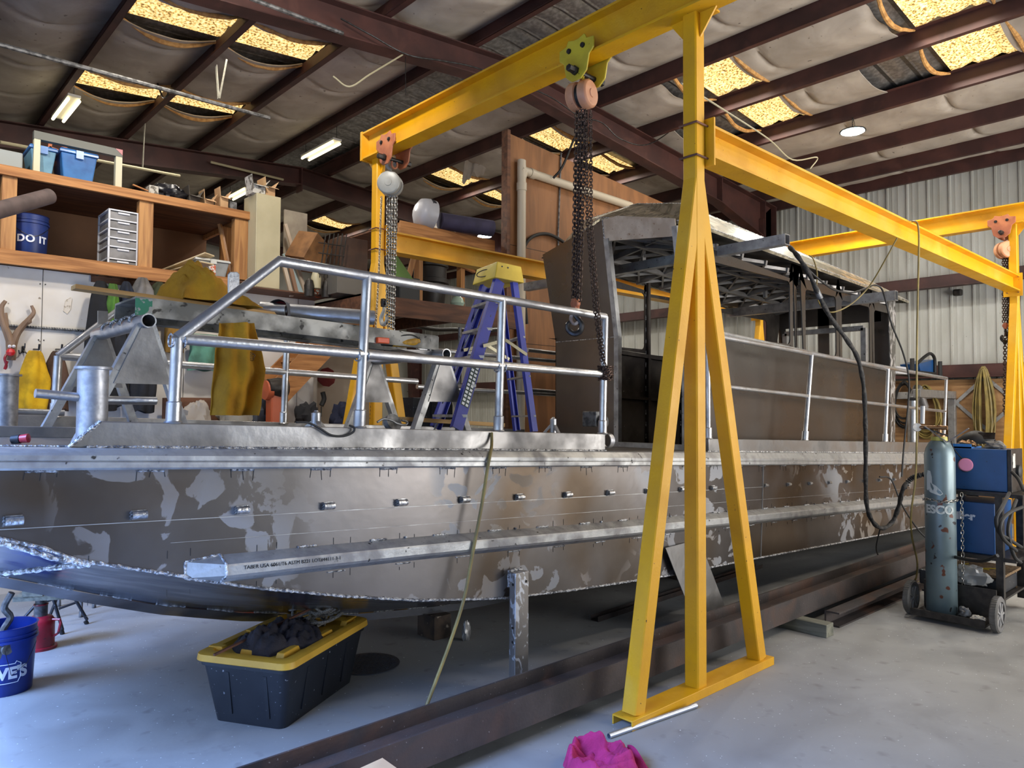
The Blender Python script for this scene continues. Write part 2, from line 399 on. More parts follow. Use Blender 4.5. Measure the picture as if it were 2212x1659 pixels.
for y in (1.1, 6.5, 11.95, 17.4): struct(rframe(y), 'trim_2', m_rafter, smooth=0)
# far wall of ribbed sheet (right), with girts and lower plywood
wy = []; b = B(); y = YN
while y < YF: wy += [(y, 0), (y+.10, 0), (y+.115, .004), (y+.13, 0), (y+.19, 0), (y+.205, .004), (y+.22, 0), (y+.262, 0), (y+.27, .018), (y+.295, .018), (y+.303, 0)]; y += .31
n = len(wy); b.add([(12.8-d, q, z) for z in (0, 5.4) for q, d in wy], [(i, i+1, n+i+1, n+i) for i in range(n-1)])
b.bx((12.81, YN, 0), (12.9, YF, 5.6)); struct(b, 'wall_right', m_wallm, smooth=15)
for z in (2.22, 3.62): struct(B().bx((12.55, YN, z-.09), (12.56, YF, z+.11)).bx((12.55, YN, z+.10), (12.77, YF, z+.11)).bx((12.40, YN, z-.09), (12.56, YF, z-.08)), 'trim_3', m_rafter, smooth=0)
struct(B().bx((12.5, YN, 0), (12.535, 6.2, 2.10)), 'wall_lower_right', m_plyb, smooth=0)
# wall behind the camera with the side door opening, far wall, left-hand partition walls
struct(B().bx((-5, -3.5, 0), (4.0, -3.42, 6)).bx((11.2, -3.5, 0), (12.9, -3.42, 6)).bx((4, -3.5, 4.4), (11.2, -3.42, 6)), 'wall_near', m_wallm, smooth=0)
struct(B().bx((-5, 18, 0), (12.9, 18.1, 6)), 'wall_far', m_wallm, smooth=0)
struct(B().bx((-3.1, 8, 0), (-3.0, 18, 5.3)).bx((-3.1, -3.5, 4.3), (-3.0, 8, 5.1)), 'wall_left', m_wallm, smooth=0)
# ============================================================ GANTRY CRANES
TW = .092
def aframe(x, y, label, lx0=-.66, lx1=.78, legs=True, group=None, top=3.93):
    t = thing('gantry_a_frame', label, 'crane stand', (x, y, 0), group)
    b = B(); W = .065; H = .05
    b.prof([(-W, 0), (-W+.008, 0), (-W+.008, H-.008), (W-.008, H-.008), (W-.008, 0), (W, 0), (W, H), (-W, H)], (x+lx0, y, 0), (x+lx1, y, 0))
    build(b, 'base_channel', m_yel, t, bev=.002)
    build(B().bar((x, y, H), (x, y, top), TW, TW, (1, 0, 0), bev=.008), 'post', m_yel, t)
    for s, xb in ((-1, x+lx0+.09), (1, x+lx1-.10)):
        build(B().bar((xb, y, H), (x+s*.004, y, 2.93), .088, .088, (0, 1, 0), bev=.006), 'leg', m_yel, t)
    g = B()
    for s in (-1, 1): g.poly([(x-.006, y+s*.05, top), (x-.006, y+s*.05, top-.16), (x-.006, y+s*.17, top)], (.012, 0, 0))
    g.bx((x-.09, y-.12, top-.012), (x+.09, y+.12, top)); build(g, 'gusset', m_yel, t)
    return t
GX1, GY1, GY2, GX2 = 3.62, 2.37, 5.75, 10.58
a1 = aframe(GX1, GY1, 'near yellow A-frame crane stand, its base on the floor in front of the boat')
a2 = aframe(GX1, GY2, 'far yellow A-frame crane stand behind the boat and the blue stepladder', lx0=-.62, lx1=.62)
a3 = aframe(GX2, GY1, 'yellow A-frame crane stand at the right picture edge behind the welder', lx0=-.75, lx1=.6)
a4 = aframe(GX2, GY2, 'yellow A-frame crane stand seen through the cabin windows', lx0=-.6, lx1=.6)
def cross(x, lab):
    t = thing('crane_cross_beam', lab, 'crane beam', (x, GY1, 3.93))
    b = B(); b.ibeam((x, GY1-.35, 4.035), (x, GY2+.12, 4.035), .25, .15, .01, .016); build(b, 'beam', m_yel, t)
    build(B().bx((x-.08, GY2+.1, 3.90), (x+.08, GY2+.13, 4.17)), 'end_plate', m_yel, t)
    return t
cb1 = cross(3.58, 'long yellow I-beam rising from upper left to the top of the near post')
cb2 = cross(GX2, 'yellow I-beam crossing in front of the ribbed wall at right')
def side(y, lab):
    t = thing('crane_side_beam', lab, 'crane beam', (GX1, y, 3.1))
    yb = y; zc = 3.175 if y < 4 else 3.155
    build(B().ibeam((GX1+.09, yb, zc), (GX2-.06, yb, zc), .19, .15, .01, .016), 'beam', m_yel, t)
    for x in (GX1+.062, GX2-.062):
        build(B().bx((x-.007, yb-.10, 3.02), (x+.007, yb+.10, 3.30)), 'end_plate', m_yel, t)
    for x in (GX1, GX2):
        s = 1 if x == GX1 else -1
        for z in (3.065, 3.255):
            r = .058; pts = [(x+s*.09, yb-r, z), (x-s*r, yb-r, z), (x-s*r, yb+r, z), (x+s*.09, yb+r, z)]
            build(B().tube(pts, .0065, 8), 'u_bolt', m_rustb, t)
    return t
side(GY1, 'yellow I-beam running from the near post away to the right edge')
side(GY2, 'yellow I-beam behind the stepladder running into the boat cabin')
# ============================================================ THE BOAT
YB, YS, YC = 3.10, 5.30, 4.20          # near side, far side, centre line
BX0, BX1 = -.25, 10.9
zdeck = lambda x: 1.478-.0383*x
zcap = lambda x: 1.465-.0431*x
zcapl = lambda x: 1.402-.0437*x
zcoam = lambda x: 1.575-.0347*x
def interp(P, x):
    for (a, b), (c, d) in zip(P, P[1:]):
        if x <= c or (c, d) == P[-1]: return b+(d-b)*(x-a)/(c-a)
CH = [(-.25, 1.19), (.43, 1.143), (.544, 1.102), (.673, 1.035), (1.0, .936), (1.32, .835), (1.78, .719), (2.22, .623), (2.83, .532), (3.4, .487), (4.46, .424), (5.65, .385), (9.56, .236), (10.9, .185)]
KE = [(-.25, 1.06), (.0, 1.0), (.6, .80), (.9, .685), (1.3, .545), (1.72, .43), (2.44, .285), (3.04, .222), (3.46, .19), (5, .15), (8, .105), (10.9, .08)]
m_hull = mat('hull_plate', (.40, .375, .355), (.50, .48, .47), rough=.40, rough2=.55, metal=.8, scale=1.6, lo=.4, hi=.7, bump=.05, bscale=20)
def hull_marks(m):
    """etched, drained and scuffed patches with crisp edges, clustered"""
    N, L, b = img_nodes(m); src = b.inputs['Base Color'].links[0].from_socket
    tc = N.new('ShaderNodeTexCoord')
    def nz(s, d, di, w=0):
        n = N.new('ShaderNodeTexNoise'); n.noise_dimensions = '4D'; n.inputs['W'].default_value = w; n.inputs['Scale'].default_value = s; n.inputs['Detail'].default_value = d; n.inputs['Distortion'].default_value = di; L.new(tc.outputs['Object'], n.inputs[0]); return n.outputs[0]
    def rg(s, a, c):
        r = N.new('ShaderNodeMapRange'); r.inputs[1].default_value = a; r.inputs[2].default_value = c; L.new(s, r.inputs[0]); return r.outputs[0]
    def mul(a, c):
        r = N.new('ShaderNodeMath'); r.operation = 'MULTIPLY'; L.new(a, r.inputs[0]); L.new(c, r.inputs[1]); return r.outputs[0]
    patch = mul(rg(nz(4.2, 5, 1.4), .535, .55), rg(nz(.9, 1, 0, 3), .42, .50))
    mx = N.new('ShaderNodeMix'); mx.data_type = 'RGBA'; L.new(patch, mx.inputs[0]); L.new(src, mx.inputs[6]); mx.inputs[7].default_value = (.30, .30, .31, 1)
    br = rg(nz(1.1, 2, .5, 9), .5, .62); m2 = N.new('ShaderNodeMix'); m2.data_type = 'RGBA'; m2.blend_type = 'MULTIPLY'; L.new(br, m2.inputs[0]); L.new(mx.outputs[2], m2.inputs[6]); m2.inputs[7].default_value = (.80, .66, .50, 1)
    L.new(m2.outputs[2], b.inputs['Base Color'])
    rr = N.new('ShaderNodeMapRange'); rr.inputs[3].default_value = .33; rr.inputs[4].default_value = .62; L.new(patch, rr.inputs[0]); L.new(rr.outputs[0], b.inputs['Roughness'])
hull_marks(m_hull)
m_hbot = mat('polished_bottom_plate', (.56, .57, .60), (.48, .49, .52), rough=.16, rough2=.26, metal=.95, scale=3, bump=.03, bscale=12, stretch=(1, 3, 3))
m_cabin = mat('cabin_plate', (.45, .43, .41), (.38, .36, .34), rough=.26, rough2=.4, metal=.9, scale=1.4, lo=.4, hi=.65, bump=.04, bscale=8)
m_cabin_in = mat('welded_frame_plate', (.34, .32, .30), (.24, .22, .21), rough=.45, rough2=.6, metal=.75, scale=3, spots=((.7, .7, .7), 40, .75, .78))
m_roof = mat('swirl_ground_roof', (.84, .82, .74), (.55, .53, .46), rough=.28, rough2=.42, metal=.85, scale=3.2, lo=.42, hi=.56, stretch=(1, 3, 3), dist=2.0, bump=.1, bscale=10)
m_prim = mat('masked_header', hx('cfc0ab'), hx('b8a58e'), rough=.7, scale=8, spots=(hx('9c7f66'), 30, .66, .72))

boat = thing('aluminium_workboat', 'large unpainted bare aluminium workboat with cabin, on blocks across the shop', 'boat', (3, YC, 0))
xs = [BX0]+sorted(set([round(BX0+.25*i, 3) for i in range(1, 49)]+[p[0] for p in CH[1:-1]]))+[BX1]
def strip(rows, m, name, **k):
    """rows: list of functions x->(y,z)"""
    b = B(); n = len(rows); vs = [(x,)+tuple(r(x)) for x in xs for r in rows]
    b.add(vs, [(i*n+j, (i+1)*n+j, (i+1)*n+j+1, i*n+j+1) for i in range(len(xs)-1) for j in range(n-1)]); return build(b, name, m, boat, **k)
strip([lambda x: (YB, zcap(x)), lambda x: (YB, interp(CH, x))], m_hull, 'side_plating', smooth=20)
strip([lambda x: (YS, interp(CH, x)), lambda x: (YS, zcap(x))], m_hull, 'side_plating', smooth=20)
strip([lambda x: (YB, interp(CH, x)), lambda x: (YC, interp(KE, x)), lambda x: (YS, interp(CH, x))], m_hbot, 'bottom_plating', smooth=20)
b = B()
for x in (BX0, BX1): b.poly([(x, YB, zcap(x)), (x, YB, interp(CH, x)), (x, YC, interp(KE, x)), (x, YS, interp(CH, x)), (x, YS, zcap(x))], (.008, 0, 0))
build(b, 'transom', m_hull, boat, smooth=0)
# plate seams (thin scribed lines standing as 1 mm welds)
b = B()
b.bar((BX0, YB-.0015, 1.20), (5.75, YB-.0015, .965), .002, .003); b.bar((5.76, YB-.002, zcap(5.76)), (5.70, YB-.002, .39), .004, .008, (0, 1, 0)); b.bar((1.0, YB-.0015, 1.06), (9.6, YB-.0015, .70), .002, .002)
build(b, 'plate_seam', m_alum, boat, smooth=0)
WELDS = True
# keel, chine and bow weld beads
def bead(pts, r, name='weld_bead', n=6, step=.012, m=m_weld):
    pts = [V(p) for p in pts]; out = []; rs = []; acc = 0; 
    for a, c in zip(pts, pts[1:]):
        L_ = (c-a).length; k = max(1, int(L_/step))
        for i in range(k): out.append(a.lerp(c, i/k)+V((0, 0, .0012*random.uniform(-1, 1)))); rs.append(r*random.uniform(.7, 1.25))
    out.append(pts[-1]); rs.append(r); return out, rs
b = B(); pts, rs = bead([(x, YB-.004, interp(CH, x)) for x in xs if x < 10.8], .0075); b.tube(pts, rs, 6); build(b, 'chine_weld', m_weld, boat)
b = B()
for i in range(24):
    x = .2+i*.27; pts, rs = bead([(x+q, YC-.03, interp(KE, x+q)+.008) for q in (0, .08, .15)], .006, step=.02); b.tube(pts, rs, 5)
build(b, 'keel_weld', m_weld, boat)
build(B().poly([(x, YC-.012, interp(KE, x)-.002) for x in xs if x < 5]+[(x, YC-.012, interp(KE, x)-.05) for x in reversed([x for x in xs if x < 5])], (0, .024, 0)), 'keel_bar', m_hbot, boat, smooth=0)
# wedge shaped bow corner plates: two thick weld lines meeting low on the side
b = B()
for pa in ([(0, 1172), (60, 1188), (120, 1207), (195, 1220)],):
    pts, rs = bead([at(u, v, y=YB-.004) for u, v in pa], .011); b.tube(pts, rs, 7)
pts, rs = bead([at(195, 1220, y=YB+.02), at(120, 1226, y=YB+.12), at(60, 1233, y=YB+.2), at(0, 1240, y=YB+.28)], .010); b.tube(pts, rs, 7)
build(b, 'bow_weld', m_weld, boat)
# gunwale: hollow guard with a rounded top and a flat outer face
gy = lambda x: [(YB+.06, zdeck(x)), (3.055, zdeck(x)-.006), (3.032, zcap(x)-.002), (3.026, zcap(x)-.010), (3.026, (zcap(x)+zcapl(x))/2+.004), (3.030, (zcap(x)+zcapl(x))/2), (3.026, (zcap(x)+zcapl(x))/2-.004), (3.026, zcapl(x)+.008), (3.034, zcapl(x)), (YB+.0, zcapl(x)-.004)]
b = B(); n = 10; vs = [(x,)+p for x in xs for p in gy(x)]
b.add(vs, [(i*n+j, (i+1)*n+j, (i+1)*n+j+1, i*n+j+1) for i in range(len(xs)-1) for j in range(n-1)]); build(b, 'gunwale', m_alum, boat, smooth=25)
vs = [(x, YS*2-YB*0-p[0]-2*(YS-YC)+0, p[1]) for x in xs for p in gy(x)]
b = B(); b.add([(x, 2*YC-yv, z) for x, yv, z in [(v[0], 2*YC-(2*YC-gyv[0]), gyv[1]) for v in [(x,) for x in xs] for gyv in gy(v[0])]], [(i*n+j, i*n+j+1, (i+1)*n+j+1, (i+1)*n+j) for i in range(len(xs)-1) for j in range(n-1)]); build(b, 'gunwale', m_alum, boat, smooth=25)
b = B()
for i in range(26):      # stitch welds under the gunwale
    x = .50+i*.37; pts, rs = bead([(x, 3.097, zcapl(x)-.008), (x+.10, 3.097, zcapl(x+.10)-.008)], .005, step=.012); b.tube(pts, rs, 5)
build(b, 'stitch_weld', m_weld, boat)
b = B(); pts, rs = bead([(.70, 3.128, zdeck(.7)+.002), (3.74, 3.128, zdeck(3.74)+.002)], .006); b.tube(pts, rs, 6); pts, rs = bead([(4.95, 3.128, zdeck(4.95)+.002), (10.4, 3.128, zdeck(10.4)+.002)], .006); b.tube(pts, rs, 6)
pts, rs = bead([(-.2, 3.15, zdeck(-.2)+.002), (.70, 3.15, zdeck(.7)+.002)], .004); b.tube(pts, rs, 5)
build(b, 'deck_weld', m_weld, boat)
b = B(); rq = random.Random(4)
for i in range(26):      # felt pen ticks marking the weld stitches
    x = .50+i*.37
    for q in (.0, .05, .10): L_ = rq.uniform(.02, .05); b.bar((x+q, YB-.0012, zcapl(x)-.012), (x+q+rq.uniform(-.006, .006), YB-.0012, zcapl(x)-.012-L_), .0022, .0012, (0, 1, 0))
    x += .12; z = interp([(0, 1.04), (1.2, .985), (5.5, .79), (10.7, .565)], x)
    for zz in (z+.004, z-.150):
        for q in (0, .09): b.bar((x+q, YB-.0012, zz), (x+q, YB-.0012, zz+rq.uniform(.015, .035)), .002, .0012, (0, 1, 0))
tk = build(b, 'pen_mark', plain('felt_pen', '2a2726', .6), boat, smooth=0); tk['kind'] = 'stuff'
# rub rail: half hexagon extrusion with a capped nose
RR = [(1.20, .987), (1.78, .965), (2.2, .948), (3.23, .897), (5.52, .792), (9.5, .617), (10.7, .565)]
def rr(x): z = interp(RR, x); return [(YB, z), (3.028, z-.030), (3.024, z-.038), (3.024, z-.075), (3.03, z-.088), (YB, z-.118)]
rx = [1.20, 1.78, 2.2, 3.23, 4.4, 5.52, 7.5, 9.5, 10.7]; n = 6
b = B(); b.add([(x,)+p for x in rx for p in rr(x)], [(i*n+j, (i+1)*n+j, (i+1)*n+j+1, i*n+j+1) for i in range(len(rx)-1) for j in range(n-1)]); rub = build(b, 'rub_rail', m_alum, boat, smooth=15)
b = B(); e = rr(1.20); q = [V((1.20,)+p) for p in e]; t_ = V((1.06, YB, .975)); t2 = V((1.06, YB, .91))
b.add([q[0], q[1], q[3], q[5], t_, t2], [(0, 1, 4), (1, 2, 5, 4), (2, 3, 5)]); build(b, 'rail_nose', m_alum, boat, smooth=0)
b = B()
for i in range(22):
    x = 1.55+i*.38; z = interp(RR, x); pts, rs = bead([(x, 3.096, z+.003), (x+.09, 3.096, interp(RR, x+.09)+.003)], .006, step=.012); b.tube(pts, rs, 5)
    if i % 2: b.tube([(x+.2, 3.094, z-.005), (x+.21, 3.094, z-.004)], .006, 5)
    z -= .122; pts, rs = bead([(x+.15, 3.096, z-.01), (x+.24, 3.096, z-.013)], .0035, step=.012); b.tube(pts, rs, 5)
for a, c in ((q[0], q[1]), (q[1], q[3]), (q[3], q[5]), (q[0], t_), (t_, t2), (t2, q[5])):
    pts, rs = bead([a, c], .006); b.tube(pts, rs, 6)
build(b, 'rail_weld', m_weld, boat)
tx = text_mesh('TABER USA 6061/T6 ASTM B221 LOT#44111-3-1', .022, .0004); o = at(527, 1230, y=3.022)
place_text(tx, o, (1, 0, -.042), (0, 0, 1)); build(tx, 'stencilled_lettering', plain('black_ink', '201d1b'), rub, smooth=0)
# side lugs in a row
m_lug = mat('bright_lug', (.86, .86, .86), (.6, .6, .6), rough=.28, rough2=.45, metal=.95, scale=40, bump=.4, bscale=70)
for i in range(21):
    x = .47+i*.4085 if i < 22 else 0; z = 1.222-.0425*x+.0001
    if i in (11,): z -= .0
    b = B(); s = 1 if i < 12 else .8
    b.tube([(x-.026*s, YB-.012, z), (x+.028*s, YB-.012, z-.001)], .017*s, 12); b.box((x+.001, YB, z), (.05*s, .02, .036*s))
    for k in range(9): b.rings([(0, -.004), (.005, 0), (0, .004)], (x-.03*s+.004*noise.noise(V((k, i, 0))), YB-.006-.011*(k % 3)*.6, z-.016+.004*k), 5)
    build(b, 'side_lug', m_lug, boat, smooth=50)
# coamings (upstands) on the near side, forward with a diagonal end, and aft
def coam(x0, x1, y, name='coaming', dz=0, cut=.10, zf=zcoam, w=.05, zb=None, m=None):
    zb = zb or zdeck
    b = B(); b.poly([(x0-cut, y, zb(x0-cut)-.002), (x0, y, zf(x0)+dz), (x1, y, zf(x1)+dz), (x1, y, zb(x1)-.002)], (0, w, 0)); return build(b, name, m or m_alud, boat, smooth=0, bev=.004)
coam(.745, 3.74, 3.135); zca = lambda x: 1.545-.032*x; coam(4.98, 10.45, 3.135, cut=0, zf=zca)
coam(-.2, 5.0, YS-.08, dz=.01, cut=0, w=.04, zb=lambda x: zcoam(x)-.07); coam(5.0, 10.4, YS-.08, cut=0, zf=zca, w=.04)
coam(-.2, .98, 4.36, dz=-.045, cut=0, w=.03, zb=lambda x: zdeck(x)-.0)
b = B(); pts, rs = bead([(.64, 3.13, zdeck(.64)), (.745, 3.131, zcoam(.745))], .008); b.tube(pts, rs, 6); build(b, 'end_weld', m_weld, boat)
# deck
m_dp = mat('checker_plate', (.50, .49, .47), rough=.4, metal=.85)
N, L, b_ = img_nodes(m_dp); tc = N.new('ShaderNodeTexCoord'); wv = N.new('ShaderNodeTexWave'); wv.inputs['Scale'].default_value = 14; wv.bands_direction = 'DIAGONAL'; mp = N.new('ShaderNodeMapping'); mp.inputs['Scale'].default_value = (1, 1, 0); L.new(tc.outputs['Object'], mp.inputs[0]); L.new(mp.outputs[0], wv.inputs[0])
wv2 = N.new('ShaderNodeTexWave'); wv2.inputs['Scale'].default_value = 14; wv2.bands_direction = 'DIAGONAL'; mp2 = N.new('ShaderNodeMapping'); mp2.inputs['Scale'].default_value = (1, -1, 0); L.new(tc.outputs['Object'], mp2.inputs[0]); L.new(mp2.outputs[0], wv2.inputs[0])
mm = N.new('ShaderNodeMath'); mm.operation = 'MAXIMUM'; L.new(wv.outputs[1], mm.inputs[0]); L.new(wv2.outputs[1], mm.inputs[1]); bn = N.new('ShaderNodeBump'); bn.inputs['Distance'].default_value = .004; L.new(mm.outputs[0], bn.inputs['Height']); L.new(bn.outputs[0], b_.inputs['Normal'])
b = B(); b.add([(BX0, YB+.05, zdeck(BX0)), (BX1, YB+.05, zdeck(BX1)), (BX1, YS-.05, zdeck(BX1)), (BX0, YS-.05, zdeck(BX0))], [(0, 1, 2, 3)]); build(b, 'deck', m_dp, boat, smooth=0)

# ---- guard rails
PR = .0245
def rail(paths, posts, lab):
    for p, r in paths: build(B().tube(p, r, 14), 'rail_tube', m_alu, boat)
    for p in posts:
        a, c = V(p[0]), V(p[1]); b = B(); b.tube([a, c], PR if len(p) < 3 else p[2], 14); o = build(b, 'stanchion', m_alu, boat)
        d = (a-c).normalized(); s = B(); s.tube([c, c+d*.085], .030, 16); bd = [c+V((.031*cos(t), .031*sin(t), .003)) for t in [i*pi/6 for i in range(12)]]; s.tube(bd, .006, 5, closed=True); bd = [c+d*.085+V((.027*cos(t), .027*sin(t), 0)) for t in [i*pi/6 for i in range(12)]]; s.tube(bd, .004, 5, closed=True)
        build(s, 'socket', m_alu, o)
yr = 3.16
T0 = (1.03, yr, 1.89); K = (1.465, yr, 2.275); T1 = (3.765, yr, 2.228)
rail([([T0, K, T1], PR), ([T0, (3.76, yr, 1.842)], PR)],
     [(T0, (1.02, yr, zcoam(1.02))), ((1.93, yr, 2.27), (1.895, yr, zcoam(1.895))), ((2.84, yr, 2.25), (2.815, yr, zcoam(2.815))), (T1, (3.74, yr, zcoam(3.70)))], 'n')
# the far twin
yf = 5.22; F0 = (1.0, yf, 1.92); FK = (1.37, yf, 2.275)
rail([([F0, FK, (3.7, yf, 2.225)], PR), ([F0, (3.7, yf, 1.845)], PR), ([(3.7, yf, 2.13), (5.5, yf, 2.105)], .02), ([(3.7, yf, 1.80), (5.5, yf, 1.76)], .02)],
     [(F0, (.99, yf, zcoam(1.0))), ((2.5, yf, 2.25), (2.48, yf, zcoam(2.48)))], 'f')
for yy, pp in ((3.16, [(5.01, 5.01, 2.20), (6.80, 6.645, 2.14), (8.69, 8.575, 2.09), (10.67, 10.53, 2.045)]), (5.22, [(6.8, 6.65, 2.14), (8.69, 8.575, 2.09), (10.67, 10.53, 2.045)])):
    x0 = 5.03
    rail([([(x0, yy, 2.20), (10.67, yy, 2.045)], .021), ([(x0, yy, 1.806), (10.60, yy, 1.612)], .017)],
         [((a, yy, z), (c, yy, zca(c)), .020) for a, c, z in pp], 'a')
# weld collars where rails meet
b = B()
for c in ((T0[0], yr, 1.88), (1.905, yr, 1.866), (2.825, yr, 1.848)):
    for s in (-1, 1):
        ring = [V(c)+V((s*.026, .027*cos(t), .027*sin(t))) for t in [i*pi/6 for i in range(12)]]; b.tube(ring, .0045, 5, closed=True)
build(b, 'rail_weld', m_weld, boat)
# flat lifting eye behind the sloping rail
build(B().poly([at(u, v, y=3.5) for u, v in ((493, 650), (493, 592), (497, 587), (513, 587), (518, 592), (518, 636))], (0, .012, 0)), 'pad_eye', m_alu, boat, bev=.003)
# ---- bollards
def bollard(x, y, z0, z1, r, arms, ro=None):
    b = B(); b.rings([(r, z0), (r, z1-.012), (r*1.22, z1-.010), (r*1.22, z1), (0, z1)], (x, y, 0), 28)
    o = build(b, 'mooring_bitt', mat('bitt_metal', (.74, .74, .75), (.62, .62, .63), rough=.42, rough2=.55, metal=.8, scale=30, lo=.4, hi=.65) if 'bitt_metal' not in MATS else MATS['bitt_metal'], boat)
    for p, q, rr_ in arms: build(B().cyl(p, q, rr_, 14), 'horn', m_alu, o)
    return o
bx, by = at(200, 870, y=3.30).x, 3.30
bollard(bx, by, zdeck(bx), 1.765, .056, [((bx, by, 1.638), (bx-.20, by-.02, 1.655), .0175), ((bx, by, 1.632), (bx+.245, by+.02, 1.632), .0175)])
p = at(12, 808, y=4.75); bollard(p.x, 4.75, zdeck(p.x), p.z, .062, [((p.x, 4.75, p.z-.2), (p.x+.28, 4.75, p.z-.21), .0175)])
for u in (2062,):
    p = at(u, 925, y=4.4); bollard(p.x, 4.4, zdeck(p.x), p.z, .09, [((p.x-.16, 4.4, p.z-.11), (p.x+.16, 4.4, p.z-.11), .02)])
# ---- stern gear: arch of square tube, exhaust elbow
b = B(); z_ = at(2040, 840, y=3.7).z
A1 = at(2060, 862, y=3.6)
xa = A1.x
for y in (3.62, 4.85): b.bar((xa, y, zdeck(xa)), (xa, y, A1.z), .10, .10, (1, 0, 0))
b.bar((xa-1.5, 3.62, A1.z+.06), (xa+.05, 3.62, A1.z+.06), .10, .11); b.bar((xa, 3.62, A1.z+.06), (xa, 4.9, A1.z+.06), .10, .11); b.bar((xa-1.5, 4.85, A1.z+.06), (xa+.05, 4.85, A1.z+.06), .10, .11); b.bar((xa-1.45, 4.85, zdeck(xa-1.4)), (xa-1.45, 4.85, A1.z), .1, .1, (1, 0, 0))
build(b, 'stern_arch', m_alum, boat, smooth=0, bev=.005)
p = [at(1972, 957, y=3.8), at(1972, 866, y=3.8), at(1983, 838, y=3.8), at(1997, 880, y=3.78)]
b = B(); b.pipe(p[0], p[1], .072, .066); b.tube([p[1], p[2]], [.072, .066], 18); b.tube([p[2], p[3]], [.06, .06], 18); build(b, 'exhaust_elbow', m_alu, boat)
# ---- cabin
YN_, YF_ = 3.42, 4.90
FX = 5.10
tl = lambda z: -.17*(max(z, 2.26)-2.26)       # the front leans forward above the knuckle
def cpt(y, z): return (FX+tl(z), y, z)
zsill = lambda x: 2.29-.042*(x-5)             # window sill line
zeav = lambda x: 3.125-.0245*(x-5)            # eave line
cab = build(B().poly([cpt(YF_, 1.28), cpt(YF_, 2.26), cpt(YF_, 3.10), cpt(4.17, 3.29), cpt(4.17, 2.26), cpt(4.17, 1.28)][0:1]+[cpt(YF_, 2.26), cpt(4.17, 2.26), cpt(4.17, 1.28)], (.006, 0, 0)).poly([cpt(YF_, 2.26), cpt(YF_+.04, 3.10), cpt(4.17, 3.28), cpt(4.17, 2.26)], (.006, 0, 0)), 'cabin_front', m_cabin, boat, smooth=0)
pts, rs = bead([V(cpt(YF_, 2.26)), V(cpt(4.17, 2.26))], .004); pe, re_ = bead([V(cpt(4.165, 1.28)), V(cpt(4.165, 2.26)), V(cpt(4.165, 3.29))], .006)
build(B().tube(pts, rs, 5).tube(pe, re_, 6), 'front_weld', m_weld, cab)
build(B().bar(V(cpt(4.14, 1.28))+V((.01, 0, 0)), V(cpt(4.14, 2.26))+V((.01, 0, 0)), .05, .05, (1, 0, 0)).bar(V(cpt(4.14, 2.26))+V((.01, 0, 0)), V(cpt(4.14, 3.12))+V((.01, 0, 0)), .05, .05, (1, 0, 0)), 'door_jamb', m_alum, cab, smooth=0)
build(B().poly([cpt(4.165, 3.10), cpt(4.165, 3.285), cpt(4.0, 3.29), cpt(YN_, 3.16), cpt(YN_, 3.02)], (.01, 0, 0)), 'door_header', m_prim, cab, smooth=0)
build(B().bar((FX, 4.17, 1.30), (FX, YN_, 1.30), .05, .07, (1, 0, 0)), 'door_sill', m_alum, cab, smooth=0)
build(B().bar(V((FX, YN_, 1.28)), V((FX, YN_, 2.26)), .05, .05, (1, 0, 0)).bar(V((FX, YN_, 2.26)), V((FX-.14, YN_, 3.10)), .05, .05, (1, 0, 0)), 'door_jamb', m_alum, cab, smooth=0)
def sidewall(y, s, name, ops, m):
    """cabin side with window openings; ops = [(x0,x1)], frame pieces between them"""
    e = .006*s; xe = 9.62
    b = B(); b.poly([(FX, y, 1.24), (FX, y, zsill(FX)), (xe-.12, y, zsill(xe)), (xe-.12, y, 1.10)], (0, e, 0))
    o = build(b, name, m, boat, smooth=0)
    def rr_(x0, x1, z0, z1, r=.05, n=4):
        P = []
        for cx, cz, a0 in ((x1-r, z1-r, 0), (x0+r, z1-r, 90), (x0+r, z0+r, 180), (x1-r, z0+r, 270)):
            for k in range(n+1): a = radians(a0+90*k/n); P.append((cx+r*cos(a), cz+r*sin(a)))
        return P
    edges = [FX-.1]+[(a[1]+c[0])/2 for a, c in zip(ops, ops[1:])]+[xe]
    for (x0, x1), l, r in zip(ops, edges, edges[1:]):
        lo = rr_(x0, x1, zsill((x0+x1)/2)+.02, zeav((x0+x1)/2)-.21); n = len(lo); out = []
        for (px, pz) in lo:     # project out to the rectangle
            cx, cz = (l+r)/2, (zsill(px)+zeav(px))/2; hx_, hz_ = (r-l)/2, (zeav(px)-zsill(px))/2
            dx, dz = px-cx, pz-cz; k = min(hx_/max(abs(dx), 1e-6), hz_/max(abs(dz), 1e-6)); out.append((cx+dx*k, cz+dz*k))
        corners = [(r, zeav(r)), (l, zeav(l)), (l, zsill(l)), (r, zsill(r))]
        for ci, c in zip((2, 7, 12, 17), corners): out[ci] = c
        build(B().ringpoly([(p[0], y, p[1]) for p in out], [(p[0], y, p[1]) for p in lo], (0, e*2, 0)), 'window_frame', m, o, smooth=0)
    return o
xw = lambda u, v=660: at(u, v, y=YN_).x
near = sidewall(YN_, 1, 'cabin_side', [(5.35, 6.9), (7.02, xw(1721)), (xw(1740), xw(1806)), (xw(1818), xw(1878)), (xw(1888), xw(1930))], m_cabin)
far = sidewall(YF_, -1, 'cabin_side', [(5.3, 6.5), (6.58, 7.8), (7.9, 9.2)], m_cabin_in)
